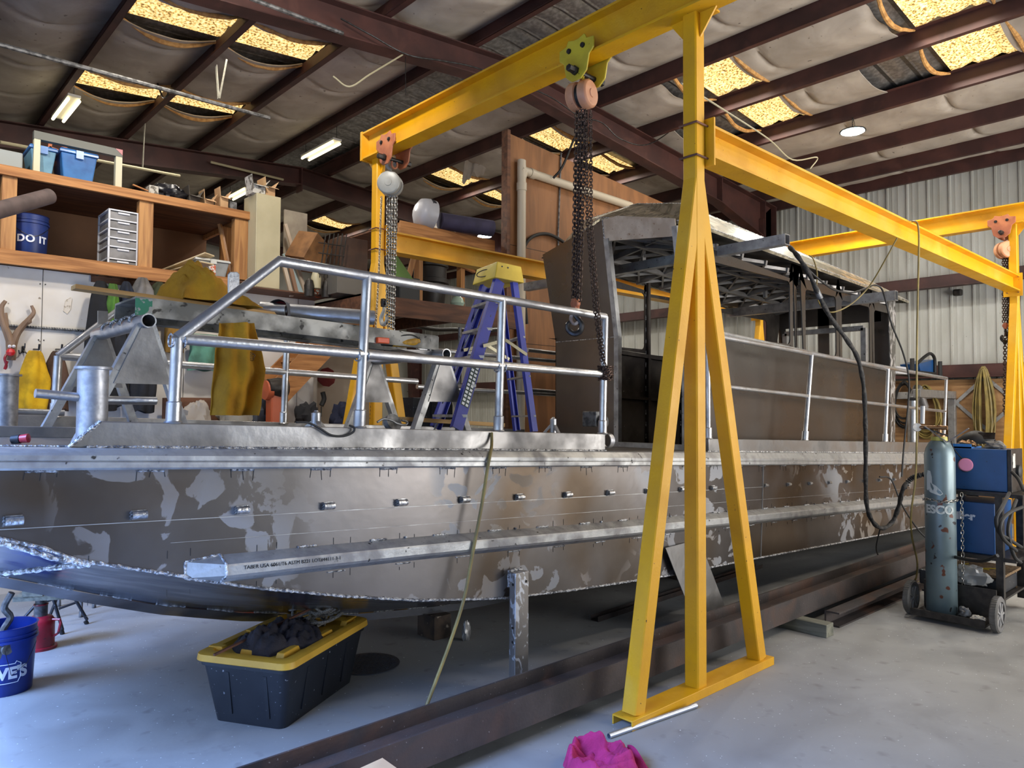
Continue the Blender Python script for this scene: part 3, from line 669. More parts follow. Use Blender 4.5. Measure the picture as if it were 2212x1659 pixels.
for x in (6.54, 5.9, 7.2, 7.85, 8.5, 9.2):       # stitch-welded stiffeners on the inside of the far wall
    z1 = zeav(x)-.02 if x in (6.54, 7.85) else zsill(x)
    b = B(); b.bar((x, YF_-.03, 1.15), (x, YF_-.03, z1), .035, .04, (1, 0, 0)); build(b, 'stiffener', m_cabin_in, far, smooth=0)
    b = B(); z = 1.3
    while z < z1-.05: b.tube([(x-.02, YF_-.01, z), (x-.02, YF_-.01, z+.05)], .006, 5); z += .13
    build(b, 'tack_weld', m_weld, far)
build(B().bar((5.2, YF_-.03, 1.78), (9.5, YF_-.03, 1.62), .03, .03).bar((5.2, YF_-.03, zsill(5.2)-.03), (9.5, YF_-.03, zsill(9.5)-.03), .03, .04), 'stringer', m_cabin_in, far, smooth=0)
# aft bulkhead with big rounded door opening
XE = 9.55
b = B(); z0, z1 = 1.15, zeav(XE)
for ya, yb in ((YN_, 3.55), (4.2, 4.35), (4.8, YF_)): b.bx((XE, ya, z0), (XE+.006, yb, z1))
b.bx((XE, 3.55, z1-.28), (XE+.006, 4.8, z1)); b.bx((XE, 4.35, z0), (XE+.006, 4.8, 2.15)); b.bx((XE, 3.55, z0), (XE+.006, 3.7, z1)); build(b, 'aft_bulkhead', m_cabin, boat, smooth=0)
b = B(); b.bar((XE-.4, 3.6, 1.15), (XE-.4, 3.6, 2.62), .06, .06, (1, 0, 0)); b.bar((XE-.4, 3.6, 2.62), (XE-.4, 4.6, 2.62), .06, .06); b.bar((XE-.4, 4.6, 2.62), (XE-.4, 4.6, 1.15), .06, .06, (1, 0, 0)); build(b, 'inner_door_frame', m_alum, boat, smooth=0)
b = B(); b.poly([(XE-.07, YN_-.004, zsill(9.5)), (XE-.13, YN_-.004, z1), (XE+.12, YN_-.004, z1), (XE+.03, YN_-.004, 1.14), (XE-.12, YN_-.004, 1.14)], (0, .01, 0)); build(b, 'corner_pillar', mat('scuffed_plate', (.5, .49, .47), (.75, .74, .73), rough=.35, rough2=.6, metal=.8, scale=5, lo=.52, hi=.56, stretch=(3, 3, 1), dist=2), boat, smooth=0)
# belt moulding along the sill
build(B().tube([(5.15, YN_-.012, zsill(5.15)+.01), (9.45, YN_-.012, zsill(9.45)+.01)], .02, 10), 'belt_moulding', m_alum, boat)
# roof: cambered top with a bevelled brim all round
EAVE = [(4.85, 5.08, 3.03), (4.90, 4.18, 3.335), (4.95, 3.25, 3.14), (9.98, 3.22, 2.985), (10.0, 4.18, 3.10), (9.95, 5.05, 2.93)]
e0 = [at(1190, 556, y=5.08), V((4.93, 4.20, 3.315)), V((4.98, 3.30, 3.125)), at(1964, 650, y=3.30), V((9.95, 4.2, 3.11)), V((9.9, 5.08, 2.90))]
t0 = [at(1258, 477, y=4.80), at(1375, 440, y=4.18), V((5.15, 3.50, 3.335)), at(1890, 612, y=3.50), V((9.45, 4.2, 3.30)), V((9.4, 4.85, 3.14))]
t0[2].z = at(1535, 461, y=3.5).z + .0
b = B(); n = 6; vs = e0+t0+[p-V((0, 0, .03)) for p in e0]
fs = [(k, (k+1) % n, (k+1) % n+n, k+n) for k in range(n)]+[(n+0, n+1, n+4, n+5), (n+1, n+2, n+3, n+4)]+[(2*n+k, 2*n+(k+1) % n, (k+1) % n, k) for k in range(n)]
b.add(vs, [f[::-1] for f in fs]); roof = build(b, 'cabin_roof', m_roof, boat, smooth=0)
b = B()
for k in range(n):
    a, c = t0[k], t0[(k+1) % n]; L_ = (c-a).length; m_ = int(L_/.12)
    for i in range(m_): b.rings([(0, 0), (.007, .002), (0, .008)], a.lerp(c, (i+.5)/m_), 6)
    pts, rs = bead([a, c], .004); b.tube(pts, rs, 5)
    pts, rs = bead([e0[k], e0[(k+1) % n]], .004); b.tube(pts, rs, 5)
build(b, 'roof_weld', m_weld, roof)
# crossing roof beams and diagonal bracing under the roof
b = B()
def under(x, y): return 3.02-.025*(x-5)+.16*(1-abs(y-4.2)/.9)
for i in range(11):
    x = 5.15+i*.43; b.bar((x, 3.42, under(x, 3.42)), (x, 4.2, under(x, 4.2)), .03, .05); b.bar((x, 4.2, under(x, 4.2)), (x, 4.95, under(x, 4.95)), .03, .05)
for y in (3.7, 4.2, 4.6): b.bar((5.0, y, under(5, y)-.01), (9.5, y, under(9.5, y)-.01), .04, .05)
for i in range(10):
    x = 5.15+i*.43
    for y0, y1 in ((3.44, 3.7), (3.7, 4.2), (4.2, 4.6), (4.6, 4.92)):
        b.bar((x, y0, under(x, y0)-.005), (x+.43, y1, under(x, y1)-.005), .02, .03); b.bar((x, y1, under(x, y1)-.005), (x+.43, y0, under(x, y0)-.005), .02, .03)
build(b, 'roof_framing', m_alud, roof, smooth=0)
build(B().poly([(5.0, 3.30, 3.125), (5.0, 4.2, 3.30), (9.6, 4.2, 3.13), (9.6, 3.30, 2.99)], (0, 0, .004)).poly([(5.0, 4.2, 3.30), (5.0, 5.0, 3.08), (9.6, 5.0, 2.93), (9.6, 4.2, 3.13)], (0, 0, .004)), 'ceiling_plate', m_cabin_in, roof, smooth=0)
b = B()
for (u, v0, v1) in ((1432, 535, 570), (1385, 545, 575), (1650, 618, 660), (1697, 617, 660)):
    p = at(u, v0, y=4.4); b.bx((p.x, 4.38, p.z-.14), (p.x+.05, 4.41, p.z+.02))
build(b, 'hanger_tab', m_alum, roof, smooth=0)
# two square tubes laid across the cabin and sticking out of the sides
for (un, vn, yn), (uf, vf, yf2) in (((1715, 522, 2.80), (1121, 618, 5.85)), ((1942, 640, 2.95), (1567, 672, 4.98))):
    a, c = at(un, vn, y=yn), at(uf, vf, y=yf2); c.x = (a.x+c.x)/2; a.x = c.x; c.z = min(c.z, a.z)+0
    b = B(); h = .085 if un < 1800 else .105
    d = (c-a).normalized(); s_ = V((1, 0, 0)); 
    b.ringpoly([a+V((-.04, 0, -h/2)), a+V((.04, 0, -h/2)), a+V((.04, 0, h/2)), a+V((-.04, 0, h/2))], [a+V((-.036, 0, -h/2+.004)), a+V((.036, 0, -h/2+.004)), a+V((.036, 0, h/2-.004)), a+V((-.036, 0, h/2-.004))], c-a)
    build(b, 'cross_tube', m_alum, boat, smooth=0)
# cleats / jacking screws on the deck (threaded posts with three arms)
for (u, v, y) in ((683, 892, 3.6), (1195, 905, 3.9)):
    p = at(u, v, y=y); b = B(); b.cyl((p.x, y, zdeck(p.x)), (p.x, y, p.z+.0), .026, 18); b.rings([(.02, 0), (.012, .008), (.01, .014)], (p.x, y, p.z), 12)
    for k in range(3):
        a = radians(20+120*k); q = V((cos(a), sin(a), 0)); b.bar(V((p.x, y, p.z-.05))+q*.02, V((p.x, y, zdeck(p.x)+.012))+q*.15, .022, .018)
    build(b, 'deck_socket', m_alu, boat, smooth=30)
# ============================================================ CHAIN HOISTS
m_orange = mat('faded_orange_enamel', hx('b9714a'), hx('9a573a'), rough=.5, scale=6, spots=(hx('3a241a'), 30, .72, .76))
m_peach = mat('sun_faded_orange', hx('d49a72'), hx('c08560'), rough=.45, scale=5, spots=(hx('5a3626'), 26, .70, .74))
m_greyen = mat('grey_enamel', hx('9c9c96'), hx('8b8a84'), rough=.4, scale=6)
m_yelt = mat('trolley_yellow', hx('cbb52e'), hx('b79f28'), rough=.4, scale=6, spots=(hx('2c2716'), 30, .72, .75))
m_steel = mat('dark_steel', hx('4b4a4a'), hx('343231'), rough=.35, metal=.8, scale=20)
def trolley(x, y, zb, m, lab, cat_='hoist trolley'):
    """zb: underside of the beam"""
    t = thing('beam_trolley', lab, cat_, (x, y, zb))
    for s in (-1, 1):
        xo = x+s*.085
        po = [(-.15, .09), (-.15, .02), (-.11, -.01), (-.09, -.11), (-.04, -.15), (.04, -.15), (.09, -.11), (.11, -.01), (.15, .02), (.15, .09), (.09, .10), (.07, .135), (.02, .12), (-.02, .12), (-.07, .135), (-.09, .10)]
        build(B().poly([(xo, y+a, zb+c) for a, c in po], (s*.012, 0, 0)), 'side_plate', m, t, bev=.004)
        for a in (-.06, .06):
            b = B(); b.rings([(.045, 0), (.045, .03), (.03, .034), (0, .034)], (xo-s*.001, y+a, zb+.06), 18, (-s, 0, 0)); build(b, 'wheel', m_steel, t)
            b = B(); b.rings([(.018, 0), (.016, .012), (0, .014)], (xo+s*.012, y+a, zb+.06), 10, (s, 0, 0)); build(b, 'axle_cap', m_steel, t)
    b = B(); b.cyl((x-.16, y, zb-.09), (x+.16, y, zb-.09), .018, 14); build(b, 'spreader_bolt', m_dark, t)
    for s in (-1, 1): build(B().rings([(.03, 0), (.03, .02), (.024, .022), (.024, .07), (.016, .075), (0, .075)], (x+s*.10, y, zb-.09), 6, (s, 0, 0)), 'bolt_nut', m_dark, t)
    build(B().tube([(x+.030*cos(a), y, zb-.125+.04*sin(a)) for a in [i*pi/8 for i in range(16)]], .009, 8, closed=True), 'shackle', m, t)
    return t
def hook(b, c, s=1, ax=(1, 0, 0), dn=-1):
    """J hook hanging below c, bending in the plane of ax"""
    a = V(ax); P = [(0, 0), (0, -.03), (.018, -.055), (.034, -.085), (.022, -.118), (-.01, -.128), (-.038, -.108), (-.042, -.08), (-.030, -.066)]
    b.tube(cat([V(c)+a*p[0]*s+V((0, 0, p[1]*s*(-dn))) for p in P], 4), [(.010+.006*sin(pi*i/32))*s for i in range(33)], 8)
def hoist(c, ax, m, mdisc, r, wd, lab, chains, mch, block=None, topm=None):
    """c: centre of the geared body; chains: list of (top, bottom, link length)"""
    t = thing('chain_hoist', lab, 'chain hoist', (c[0], c[1], c[2]))
    a = V(ax).normalized(); c = V(c)
    for s in (-1, 1):
        b = B(); b.rings([(0, wd*.5), (r*.30, wd*.5), (r*.32, wd*.47), (r*.86, wd*.47), (r*.93, wd*.44), (r, wd*.38), (r, wd*.10), (r*.92, wd*.08), (0, wd*.08)], c, 30, a*s)
        build(b, 'gear_cover', m, t)
    b = B(); b.rings([(r*.82, -wd*.09), (r*.82, wd*.09)], c, 24, a); build(b, 'chain_wheel', m_dark, t)
    b = B(); hook(b, c+V((0, 0, r*.9)), 1.1, a.cross(V((0, 0, 1))), dn=1); build(b, 'top_hook', topm or m, t)
    for p, q, L_ in chains:
        b = B(); b.chain([p, q] if not isinstance(q, list) else [p]+q, L_, L_*.72, L_*.13, 10, 5, random.randint(0, 1)); build(b, 'load_chain' if L_ > .03 else 'hand_chain', mch, t)
    if block:
        p = V(block); b = B(); b.box(p+V((0, 0, .045)), (.05, .035, .075)); b.rings([(.03, -.02), (.036, 0), (.03, .02)], p+V((0, 0, .05)), 12, (1, 0, 0)); build(b, 'bottom_block', m_orange if m is not m_greyen else m_steel, t, bev=.006)
        b = B(); hook(b, p+V((0, 0, .01)), 1.25, (0, 1, 0) if m is m_greyen else (.7, -.7, 0)); build(b, 'load_hook', m_steel if m is not m_greyen else m_greyen, t)
    return t
A3 = lambda u, v, x=3.58: at(u, v, x=x)
zbm = 3.905
trolley(3.58, 5.43, zbm, m_orange, 'orange trolley at the far left end of the long crane beam')
trolley(3.58, 3.17, zbm, m_yelt, 'yellow trolley with black bolts high on the middle of the long crane beam')
trolley(10.58, 2.47, zbm, m_orange, 'orange trolley on the crane beam at the right edge')
h1 = A3(843, 398)
hoist(h1, (-.75, -.65, 0), m_greyen, m_greyen, .105, .15, 'grey chain hoist with bright chains hanging from the left trolley',
      [(A3(838+6*i, 425), A3(836+4.5*i, 705+8*(i % 2)), .036) for i in range(4)]+[(A3(824, 425), [A3(818, 600), A3(808, 760), A3(800, 905)], .024), (A3(848, 428), A3(836, 640), .024)], m_chains, block=A3(829, 665))
h2 = A3(1256, 207)
hoist(h2, (.19, -.97, 0), m_peach, m_peach, .093, .17, 'faded orange chain hoist with long rusty chains hanging beside the cabin front',
      [(A3(1246+6.5*i, 238), A3(1238+4.5*i, 650), .036) for i in range(4)]+[(A3(1266, 240), [A3(1269, 480), A3(1284, 660), A3(1300, 780)], .028), (A3(1276, 240), [A3(1277, 480), A3(1291, 660), A3(1306, 790)], .028)], m_chain, block=A3(1243, 672), topm=m_orange)
p = A3(1242, 688); b = B(); b.tube([p+V((.02*cos(a)*.8, -.022*cos(a), .036*sin(a))) for a in [i*pi/9 for i in range(18)]], .012, 10, closed=True)
solo(b, 'swivel_hook_ring', mat('chalky_steel', hx('b9aa9c'), hx('8f7c70'), rough=.7, scale=30), 'chalky grey lifting ring hung under the rusty chains at the cabin front', 'lifting ring', p)
h3 = A3(2171, 540, 10.58)
hoist(h3, (-.62, -.78, 0), m_peach, m_orange, .105, .16, 'small orange chain hoist with rusty chains at the right edge',
      [(A3(2167+5*i, 555, 10.58), A3(2168+5*i, 695, 10.58), .04) for i in range(3)]+[(A3(2171, 720, 10.58), A3(2170, 895, 10.58), .046), (A3(2178, 555, 10.58), A3(2178, 965, 10.58), .03), (A3(2182, 555, 10.58), A3(2182, 965, 10.58), .03)], m_chain, block=A3(2172, 712, 10.58))
# bundle of chain looped over the corner of the guard rail
b = B(); c0 = V((3.765, 3.16, 1.86))
for k in range(9):
    a0 = random.uniform(0, 6.28); rr_ = random.uniform(.035, .05); tz = random.uniform(-.05, .05); ti = random.uniform(-.6, .6)
    b.chain([c0+V((rr_*cos(a), rr_*sin(a)*.9-.004, tz+.03*sin(a+ti)*ti)) for a in [a0+i*pi/8 for i in range(17)]], .028, .02, .0038, 8, 5)
solo(b, 'chain_bundle', m_chain, 'rusty chain wrapped in a knot round the rail corner post', 'chain', c0)

# ============================================================ ON THE FLOOR
def hsec(y, z0, h, w, x0, x1, tf=.012):
    b = B(); b.bar((x0, y, z0+h/2), (x1, y, z0+h/2), tf, h); b.bar((x0, y+w, z0+h/2), (x1, y+w, z0+h/2), tf, h); b.bar((x0, y+w/2, z0+h/2), (x1, y+w/2, z0+h/2), w-tf, .01); return b
b = hsec(2.55, .09, .15, .22, .6, 9.7); t = solo(b, 'steel_beam', m_rust, 'long rusty steel I-beam lying on its side on wooden blocks', 'steel beam', (.6, 2.66, .09), smooth=0)
b = B(); b.bar((5.5, 2.47, .055), (9.7, 2.44, .055), .012, .11); b.bar((5.5, 2.42, .006), (9.7, 2.39, .006), .11, .012); b.bar((5.5, 2.42, .104), (9.7, 2.39, .104), .11, .012)
solo(b, 'steel_channel', m_rust, 'rusty steel channel on the floor in front of the long beam, right of the block', 'steel channel', (5.5, 2.42, 0), smooth=0)
m_block = wood('weathered_timber', hx('7c7a6a'), hx('56564a'), (12, 1.5, 12)); 
solo(B().box((5.24, 2.50, .045), (.115, .36, .09)), 'timber_block', m_block, 'short grey treated timber block under the long rusty beam', 'wood block', (5.24, 2.5, 0), bev=.004, smooth=0)
solo(B().box((1.3, 2.66, .045), (.1, .3, .09)), 'timber_block', m_block, 'timber block under the near left end of the long rusty beam', 'wood block', (1.3, 2.66, 0), bev=.004, smooth=0)
for x, h in ((3.16, interp(KE, 3.16)-.002),):
    solo(B().box((x, 4.22, h/2-.026+.0), (.15, .2, h-.05)), 'keel_block', mat('dark_block', hx('4a3c31'), hx('2e2620'), rough=.8, scale=10, spots=(hx('a59a8a'), 12, .66, .72)), 'dark timber block standing under the boat keel', 'wood block', (x, 4.22, 0), bev=.004, smooth=0)
for x in (6.0, 9.2):
    h = interp(KE, x); solo(B().box((x, 4.22, h/2), (.2, .6, h-.004)), 'keel_block', MATS['dark_block'], 'timber packing far under the hull towards the %s' % ('middle' if x < 7 else 'stern'), 'wood block', (x, 4.22, 0), bev=.004, smooth=0)
p = at(1315, 1590, z=.0135); q = at(1500, 1523, z=.0135); p.y -= .0; q.y -= .01
solo(B().pipe(p, q, .0135, .0115, 18), 'metal_conduit', mat('galvanised_tube', (.72, .74, .78), rough=.35, metal=.85), 'short galvanised tube lying against the yellow base', 'metal tube', p)
# upright aluminium box post welded against the hull
px_, py_ = 2.872, 3.04
b = B(); po = [(-.052, -.026), (.052, -.026), (.052, .026), (-.052, .026)]
m_post = mat('flame_marked_aluminium', (.62, .60, .58), (.82, .83, .85), rough=.35, rough2=.5, metal=.85, scale=9, lo=.55, hi=.6, stretch=(2, 2, 1), dist=2)
b.prof(po, (px_, py_+.0, 0), (px_, py_, .685), (0, 1, 0))
t = thing('support_post', 'bright aluminium box post propping the near side of the boat', 'post', (px_, py_, 0)); build(b, 'post', m_post, t, smooth=0, bev=.004)
b = B()
for z in (.10, .30, .38, .62): b.rings([(.008, 0), (.008, .002), (0, .002)], (px_-.052, py_-.005, z), 10, (-1, 0, 0))
b.rings([(.008, 0), (.008, .002), (0, .002)], (px_+.03, py_-.026, .63), 10, (0, -1, 0)); build(b, 'bolt_hole', m_dark, t)
pts, rs = bead([(px_-.052, py_+.03, .60), (px_-.052, py_+.03, .69), (px_+.05, py_+.03, .69)], .008); build(B().tube(pts, rs, 6), 'weld', m_weld, t)
# leaning aluminium plate
a_, b_, c_, d_ = at(1438, 1184, y=3.06), at(1497, 1375, y=2.96), at(1572, 1335, y=3.02), at(1520, 1178, y=3.075)
b_ = at(1508, 1362, z=.004); c_ = at(1574, 1332, z=.004); d_ = a_+(c_-b_)
b = B(); b.poly([a_, b_, c_, d_], (0, .006, .001)); solo(b, 'loose_plate', m_alud, 'flat grey aluminium plate leaning on the hull behind the yellow legs', 'metal plate', b_, smooth=0)
# steel channel under the hull
p, q = at(1284, 1336, z=.02), at(1640, 1222, z=.02)
b = B(); b.bar(p+V((0, 0, -.018)), q+V((0, 0, -.018)), .07, .004); 
for s in (-.035, .035): b.bar(p+V((0, s, 0)), q+V((0, s, 0)), .004, .04)
solo(b, 'thin_steel_channel', m_rust, 'thin steel channel lying in the shade under the hull', 'steel channel', p, smooth=0)
# access cover in the floor
c = at(785, 1437, z=.0); b = B(); b.rings([(.20, 0), (.20, .006), (.19, .007), (0, .007)], (c.x+.03, c.y, 0), 40)
for i in range(-9, 10):
    for j in range(-9, 10):
        x, y = i*.02, j*.02
        if x*x+y*y < .03: b.box((c.x+.03+x, c.y+y, .0085), (.014, .004, .003), Matrix.Rotation(pi/4 if (i+j) % 2 else -pi/4, 3, 'Z'))
solo(b, 'drain_cover', mat('worn_checker_iron', hx('4c5058'), rough=.5, metal=.4), 'round checker plate cover set in the floor behind the tote', 'floor cover', (c.x+.03, c.y, 0), smooth=0)
# small litter
m_foil = mat('crumpled_foil', (.6, .6, .6), rough=.4, metal=.6)
def crumple(c, sx, sy, sz, name, m, lab, cat_, seed=0, n=14):
    b = B(); sd = V((seed*3.7, seed, 0))
    def fn(a, k):
        th = a*2*pi; ph = (k-.5)*pi; q = V((cos(th)*cos(ph), sin(th)*cos(ph), sin(ph))); r = 1+.45*noise.noise(q*1.7+sd)+.25*noise.noise(q*4+sd)
        return (c[0]+q.x*sx*r, c[1]+q.y*sy*r, c[2]+max(0, (q.z*r*.8+.55))*sz)
    b.grid(fn, n*2, n); return solo(b, name, m, lab, cat_, c)
crumple(tuple(at(1007, 1383, z=0)), .035, .02, .10, 'crumpled_rag', m_foil, 'small crumpled silver rag on the floor under the boat', 'rag', 2)
pp = [at(u, v, z=.002) for u, v in ((1912, 1196), (1950, 1189), (1986, 1193), (1955, 1204))]
solo(B().poly(pp, (0, 0, .001)), 'paper_sheet', plain('paper', 'd6d0c4', .8), 'flat pale sheet of paper on the floor under the stern', 'paper', pp[0], smooth=0)
# pink sweatshirt
m_pink = mat('magenta_cotton', hx('b32862'), hx('981c50'), rough=.9, scale=12, bump=.4, bscale=160)
t = thing('sweatshirt', 'crumpled magenta sweatshirt on the floor at the bottom edge', 'garment', at(1290, 1650, z=0))
O = at(1285, 1650, z=0); R_ = V((rt.x, rt.y, 0)).normalized(); F_ = V((fw.x, fw.y, 0)).normalized()
def G(a, c, h): return O+R_*a+F_*c+V((0, 0, h))
OUT = [(0, .175), (20, .17), (40, .13), (60, .125), (80, .125), (100, .135), (118, .16), (135, .15), (155, .135), (180, .13), (210, .16), (270, .22), (320, .24), (360, .175)]
def pk(a, c):
    th = a*2*pi; R0 = interp(OUT, a*360); r = c*R0
    x, y = r*cos(th)-.01, r*sin(th)-.045
    rim = math.exp(-((c-.74)/.17)**2)*(.075+.03*noise.noise(V((cos(th)*2, sin(th)*2, 4)))); inner = .028*(1-c)
    q = V((x, y, 0)); fold = (abs(noise.noise(V((x*14+y*5, y*22-x*9, 1))))*.055+abs(noise.noise(q*30))*.012)*min(1, (1.02-c)*5)
    arm = .045*math.exp(-((x*.9+y*.6-.03)/.035)**2)*(1-c**4)
    return G(x*(1+.05*sin(th*7)), y, .002+rim+inner+fold+arm if c < .995 else .002)
build(B().grid(pk, 110, 44), 'body', m_pink, t, smooth=80)
b = B(); b.grid(lambda a, c: G(.12+.10*a+.03*sin(c*3), .03-.12*a-.05*c, .012+.075*(1-abs(2*c-1))*(.5+.5*sin(a*4+1))), 14, 10, .003); build(b, 'cuff', m_pink, t, smooth=80)
# cardboard box corner at the bottom edge
m_card = mat('cardboard', hx('c9a479'), hx('b8926a'), rough=.85, scale=5)
c = at(800, 1650, z=.30)
b = B(); a0, a1, a2 = at(758, 1668, z=.26), at(826, 1637, z=.26), at(870, 1668, z=.26); a3_ = a0+(a2-a1); 
b.poly([a0, a1, a2, a3_], (0, 0, -.256)); solo(b, 'cardboard_box', m_card, 'brown cardboard box cut off by the bottom picture edge', 'box', a1, smooth=0)

# ============================================================ TOTE WITH CLOTH AND ROPE
bc = at(612, 1577, z=0); bl = at(490, 1545, z=0); br_ = at(772, 1462, z=0)
ex = (br_-bc); ey = (bl-bc); ex.normalize(); ey = V((-ex.y, ex.x, 0)); LX, LY = .70, .41
t = thing('storage_tote', 'black plastic storage tote with yellow lid on the floor below the bow', 'tote', bc)
def TP(a, c, z): return bc+ex*a+ey*c+V((0, 0, z))
def rrect(x0, x1, y0, y1, r, z, n=5):
    P = []
    for cx, cy, a0 in ((x1-r, y1-r, 0), (x0+r, y1-r, 90), (x0+r, y0+r, 180), (x1-r, y0+r, 270)):
        for k in range(n+1): a = radians(a0+90*k/n); P.append(TP(cx+r*cos(a), cy+r*sin(a), z))
    return P
def loft(b, loops, cap0=True, cap1=True):
    n = len(loops[0]); vs = [p for l in loops for p in l]; fs = [(i*n+j, i*n+(j+1) % n, (i+1)*n+(j+1) % n, (i+1)*n+j) for i in range(len(loops)-1) for j in range(n)]
    if cap0: fs.append(tuple(range(n))[::-1])
    if cap1: fs.append(tuple(range((len(loops)-1)*n, len(loops)*n)))
    return b.add(vs, fs)
b = B(); g = .055
loft(b, [rrect(0, LX, 0, LY, .04, 0), rrect(-g*.9, LX+g*.9, -g*.9, LY+g*.9, .05, .29), rrect(-g*1.1, LX+g*1.1, -g*1.1, LY+g*1.1, .05, .295), rrect(-g*1.15, LX+g*1.15, -g*1.15, LY+g*1.15, .05, .325)]); body = build(b, 'body', m_black, t, smooth=40)
for c in (.08, .30): build(B().bar(TP(-.012, c, .05), TP(-.045, c, .27), .02, .006, ex), 'rib', m_black, t, smooth=0)
for a in (.15, .35, .55): build(B().bar(TP(a, -.012, .05), TP(a, -.045, .27), .02, .006, ey), 'rib', m_black, t, smooth=0)
m_lid = mat('yellow_plastic', hx('e0ae3a'), hx('cf9d30'), rough=.45, scale=5)
b = B(); G_ = g*1.15+.012
loft(b, [rrect(-G_, LX+G_, -G_, LY+G_, .06, .318), rrect(-G_-.004, LX+G_+.004, -G_-.004, LY+G_+.004, .06, .322), rrect(-G_, LX+G_, -G_, LY+G_, .06, .352), rrect(-G_+.02, LX+G_-.02, -G_+.02, LY+G_-.02, .05, .36), rrect(-G_+.055, LX+G_-.055, -G_+.055, LY+G_-.055, .04, .358), rrect(-G_+.065, LX+G_-.065, -G_+.065, LY+G_-.065, .04, .338)])
lid = build(b, 'lid', m_lid, t, smooth=40)
for a, c, sa, sc_ in ((.02, .02, .16, .05), (.02, .2, .05, .08), (.02, .38, .05, .1), (.32, .0, .16, .045), (.62, .0, .14, .045), (.3, .42, .16, .04), (.6, .42, .14, .04), (.7, .2, .04, .1)):
    b = B(); loft(b, [[TP(a+sa*i, c+sc_*j, .336) for i, j in ((0, 0), (1, 0), (1, 1), (0, 1))], [TP(a+sa*(.08+.84*i), c+sc_*(.1+.8*j), .365) for i, j in ((0, 0), (1, 0), (1, 1), (0, 1))]]); build(b, 'lid_block', m_lid, lid, smooth=0, bev=.004)
m_cloth = mat('charcoal_cloth', hx('37333a'), hx('2a272d'), rough=.85, scale=9, bump=.3, bscale=120)
b = B()
def cf(a, c):
    w_ = .07+.13*sin(pi*min(1, a*1.15))**.6; h = sin(pi*a)**.35*sin(pi*c)**.55
    x = .02+.56*a; y = .20+(c-.5)*2*w_+.03*sin(a*9)
    q = V((x*9, y*9, 1)); ridg = abs(noise.noise(V((x*4+y*12, y*9-x*5, 2))))*.075+abs(noise.noise(q*2.2))*.045+abs(noise.noise(q*5))*.018
    return TP(x, y, .338+h*(.035+.03*sin(a*7+c*2)**2+.05*math.exp(-((a-.12)/.1)**2))+ridg*h)
b.grid(cf, 110, 60, .004); solo(b, 'cloth_bundle', m_cloth, 'rumpled charcoal cloth lying on the yellow lid of the tote', 'cloth', TP(.3, .2, .34), smooth=70)
solo(B().bar(TP(-.11, .33, .372), TP(.50, .16, .46), .014, .010), 'flat_bar', m_rustb, 'thin rusty bar lying across the cloth on the tote', 'metal bar', TP(-.1, .33, .37), smooth=0)
m_rope = mat('braided_rope', hx('a9a6a0'), hx('6d6a66'), rough=.9, scale=1, stretch=(160, 160, 160), bump=.8, bscale=2)
b = B(); rnd = random.Random(3)
for k in range(11):
    c0 = (.56+rnd.uniform(-.06, .06), .17+rnd.uniform(-.08, .08)); ra, rb_ = rnd.uniform(.05, .12), rnd.uniform(.04, .10); ph = rnd.uniform(0, 6.28); zz = .358+.011*k; rot = rnd.uniform(0, 3.14)
    pts = []
    for i in range(22):
        a = i/22*2*pi*.93+ph; x, y = ra*cos(a), rb_*sin(a); pts.append(TP(c0[0]+x*cos(rot)-y*sin(rot), c0[1]+x*sin(rot)+y*cos(rot), zz+.014*sin(2*a+k)+.01*sin(3*a)))
    b.tube(cat(pts, 3), .008, 7)
solo(b, 'rope_coil', m_rope, 'tangled grey braided rope heaped on the far end of the tote lid', 'rope', TP(.56, .17, .35))
b = B()
for k in range(9): a = rnd.uniform(-.35, .35); p0 = TP(.64, .13+.01*k, .40); b.tube(cat([p0, p0+ex*.07+ey*(.1*a)+V((0, 0, .01)), p0+ex*.15+ey*(.2*a)+V((0, 0, rnd.uniform(-.02, .03)))], 3), .004, 5)
solo(b, 'frayed_rope_end', plain('white_strands', 'cfd2da', .8), 'white frayed strands at the right end of the rope heap', 'rope', TP(.66, .15, .36))

# ============================================================ BUCKETS, JACK, FOLDING STOOL, HOSE ENDS (lower left)
m_bluep = mat('blue_plastic', hx('16348f'), hx('132c78'), rough=.35, scale=4)
def bucket(c, r0, r1, h, lab, m, name='plastic_bucket'):
    t = thing(name, lab, 'bucket', c); cx, cy, cz = c
    b = B(); b.rings([(0, cz), (r0, cz), (r0+.002, cz+.004), (r0+(r1-r0)*.80, cz+h*.78), (r1+.006, cz+h*.785), (r1+.006, cz+h*.82), (r0+(r1-r0)*.84, cz+h*.825), (r0+(r1-r0)*.88, cz+h*.86), (r1+.004, cz+h*.865), (r1+.004, cz+h*.885), (r1-.002, cz+h*.89), (r1+.0, cz+h*.985), (r1+.006, cz+h), (r1-.004, cz+h), (r0-.004, cz+.01), (0, cz+.01)], (cx, cy, 0), 40)
    build(b, 'body', m, t, smooth=30); return t
c = at(10, 1490, z=0); bk = bucket((c.x, c.y, 0), .130, .150, .37, 'blue plastic bucket at the left edge with a metal pump part hanging in it', m_bluep)
tx = text_mesh("LOWE'S", .085, .0006, .004); wrap_text(tx, (c.x, c.y), .1405, radians(-175), .10); build(tx, 'white_lettering', plain('white_print', 'd8dce8', .5), bk, smooth=0)
b = B(); ra = lambda a, z, r=.1425: V((c.x+r*cos(radians(a)), c.y+r*sin(radians(a)), z))
pth = [ra(a, z) for a, z in [(-150+4*k, .075+.0) for k in range(0, 20)]+[(-69, .10), (-68, .175), (-77, .19), (-80, .178)]]+[ra(-81-4*k, .178) for k in range(1, 14)]
b.tube(pth, .0022, 4); build(b, 'white_outline', MATS['white_print'], bk)
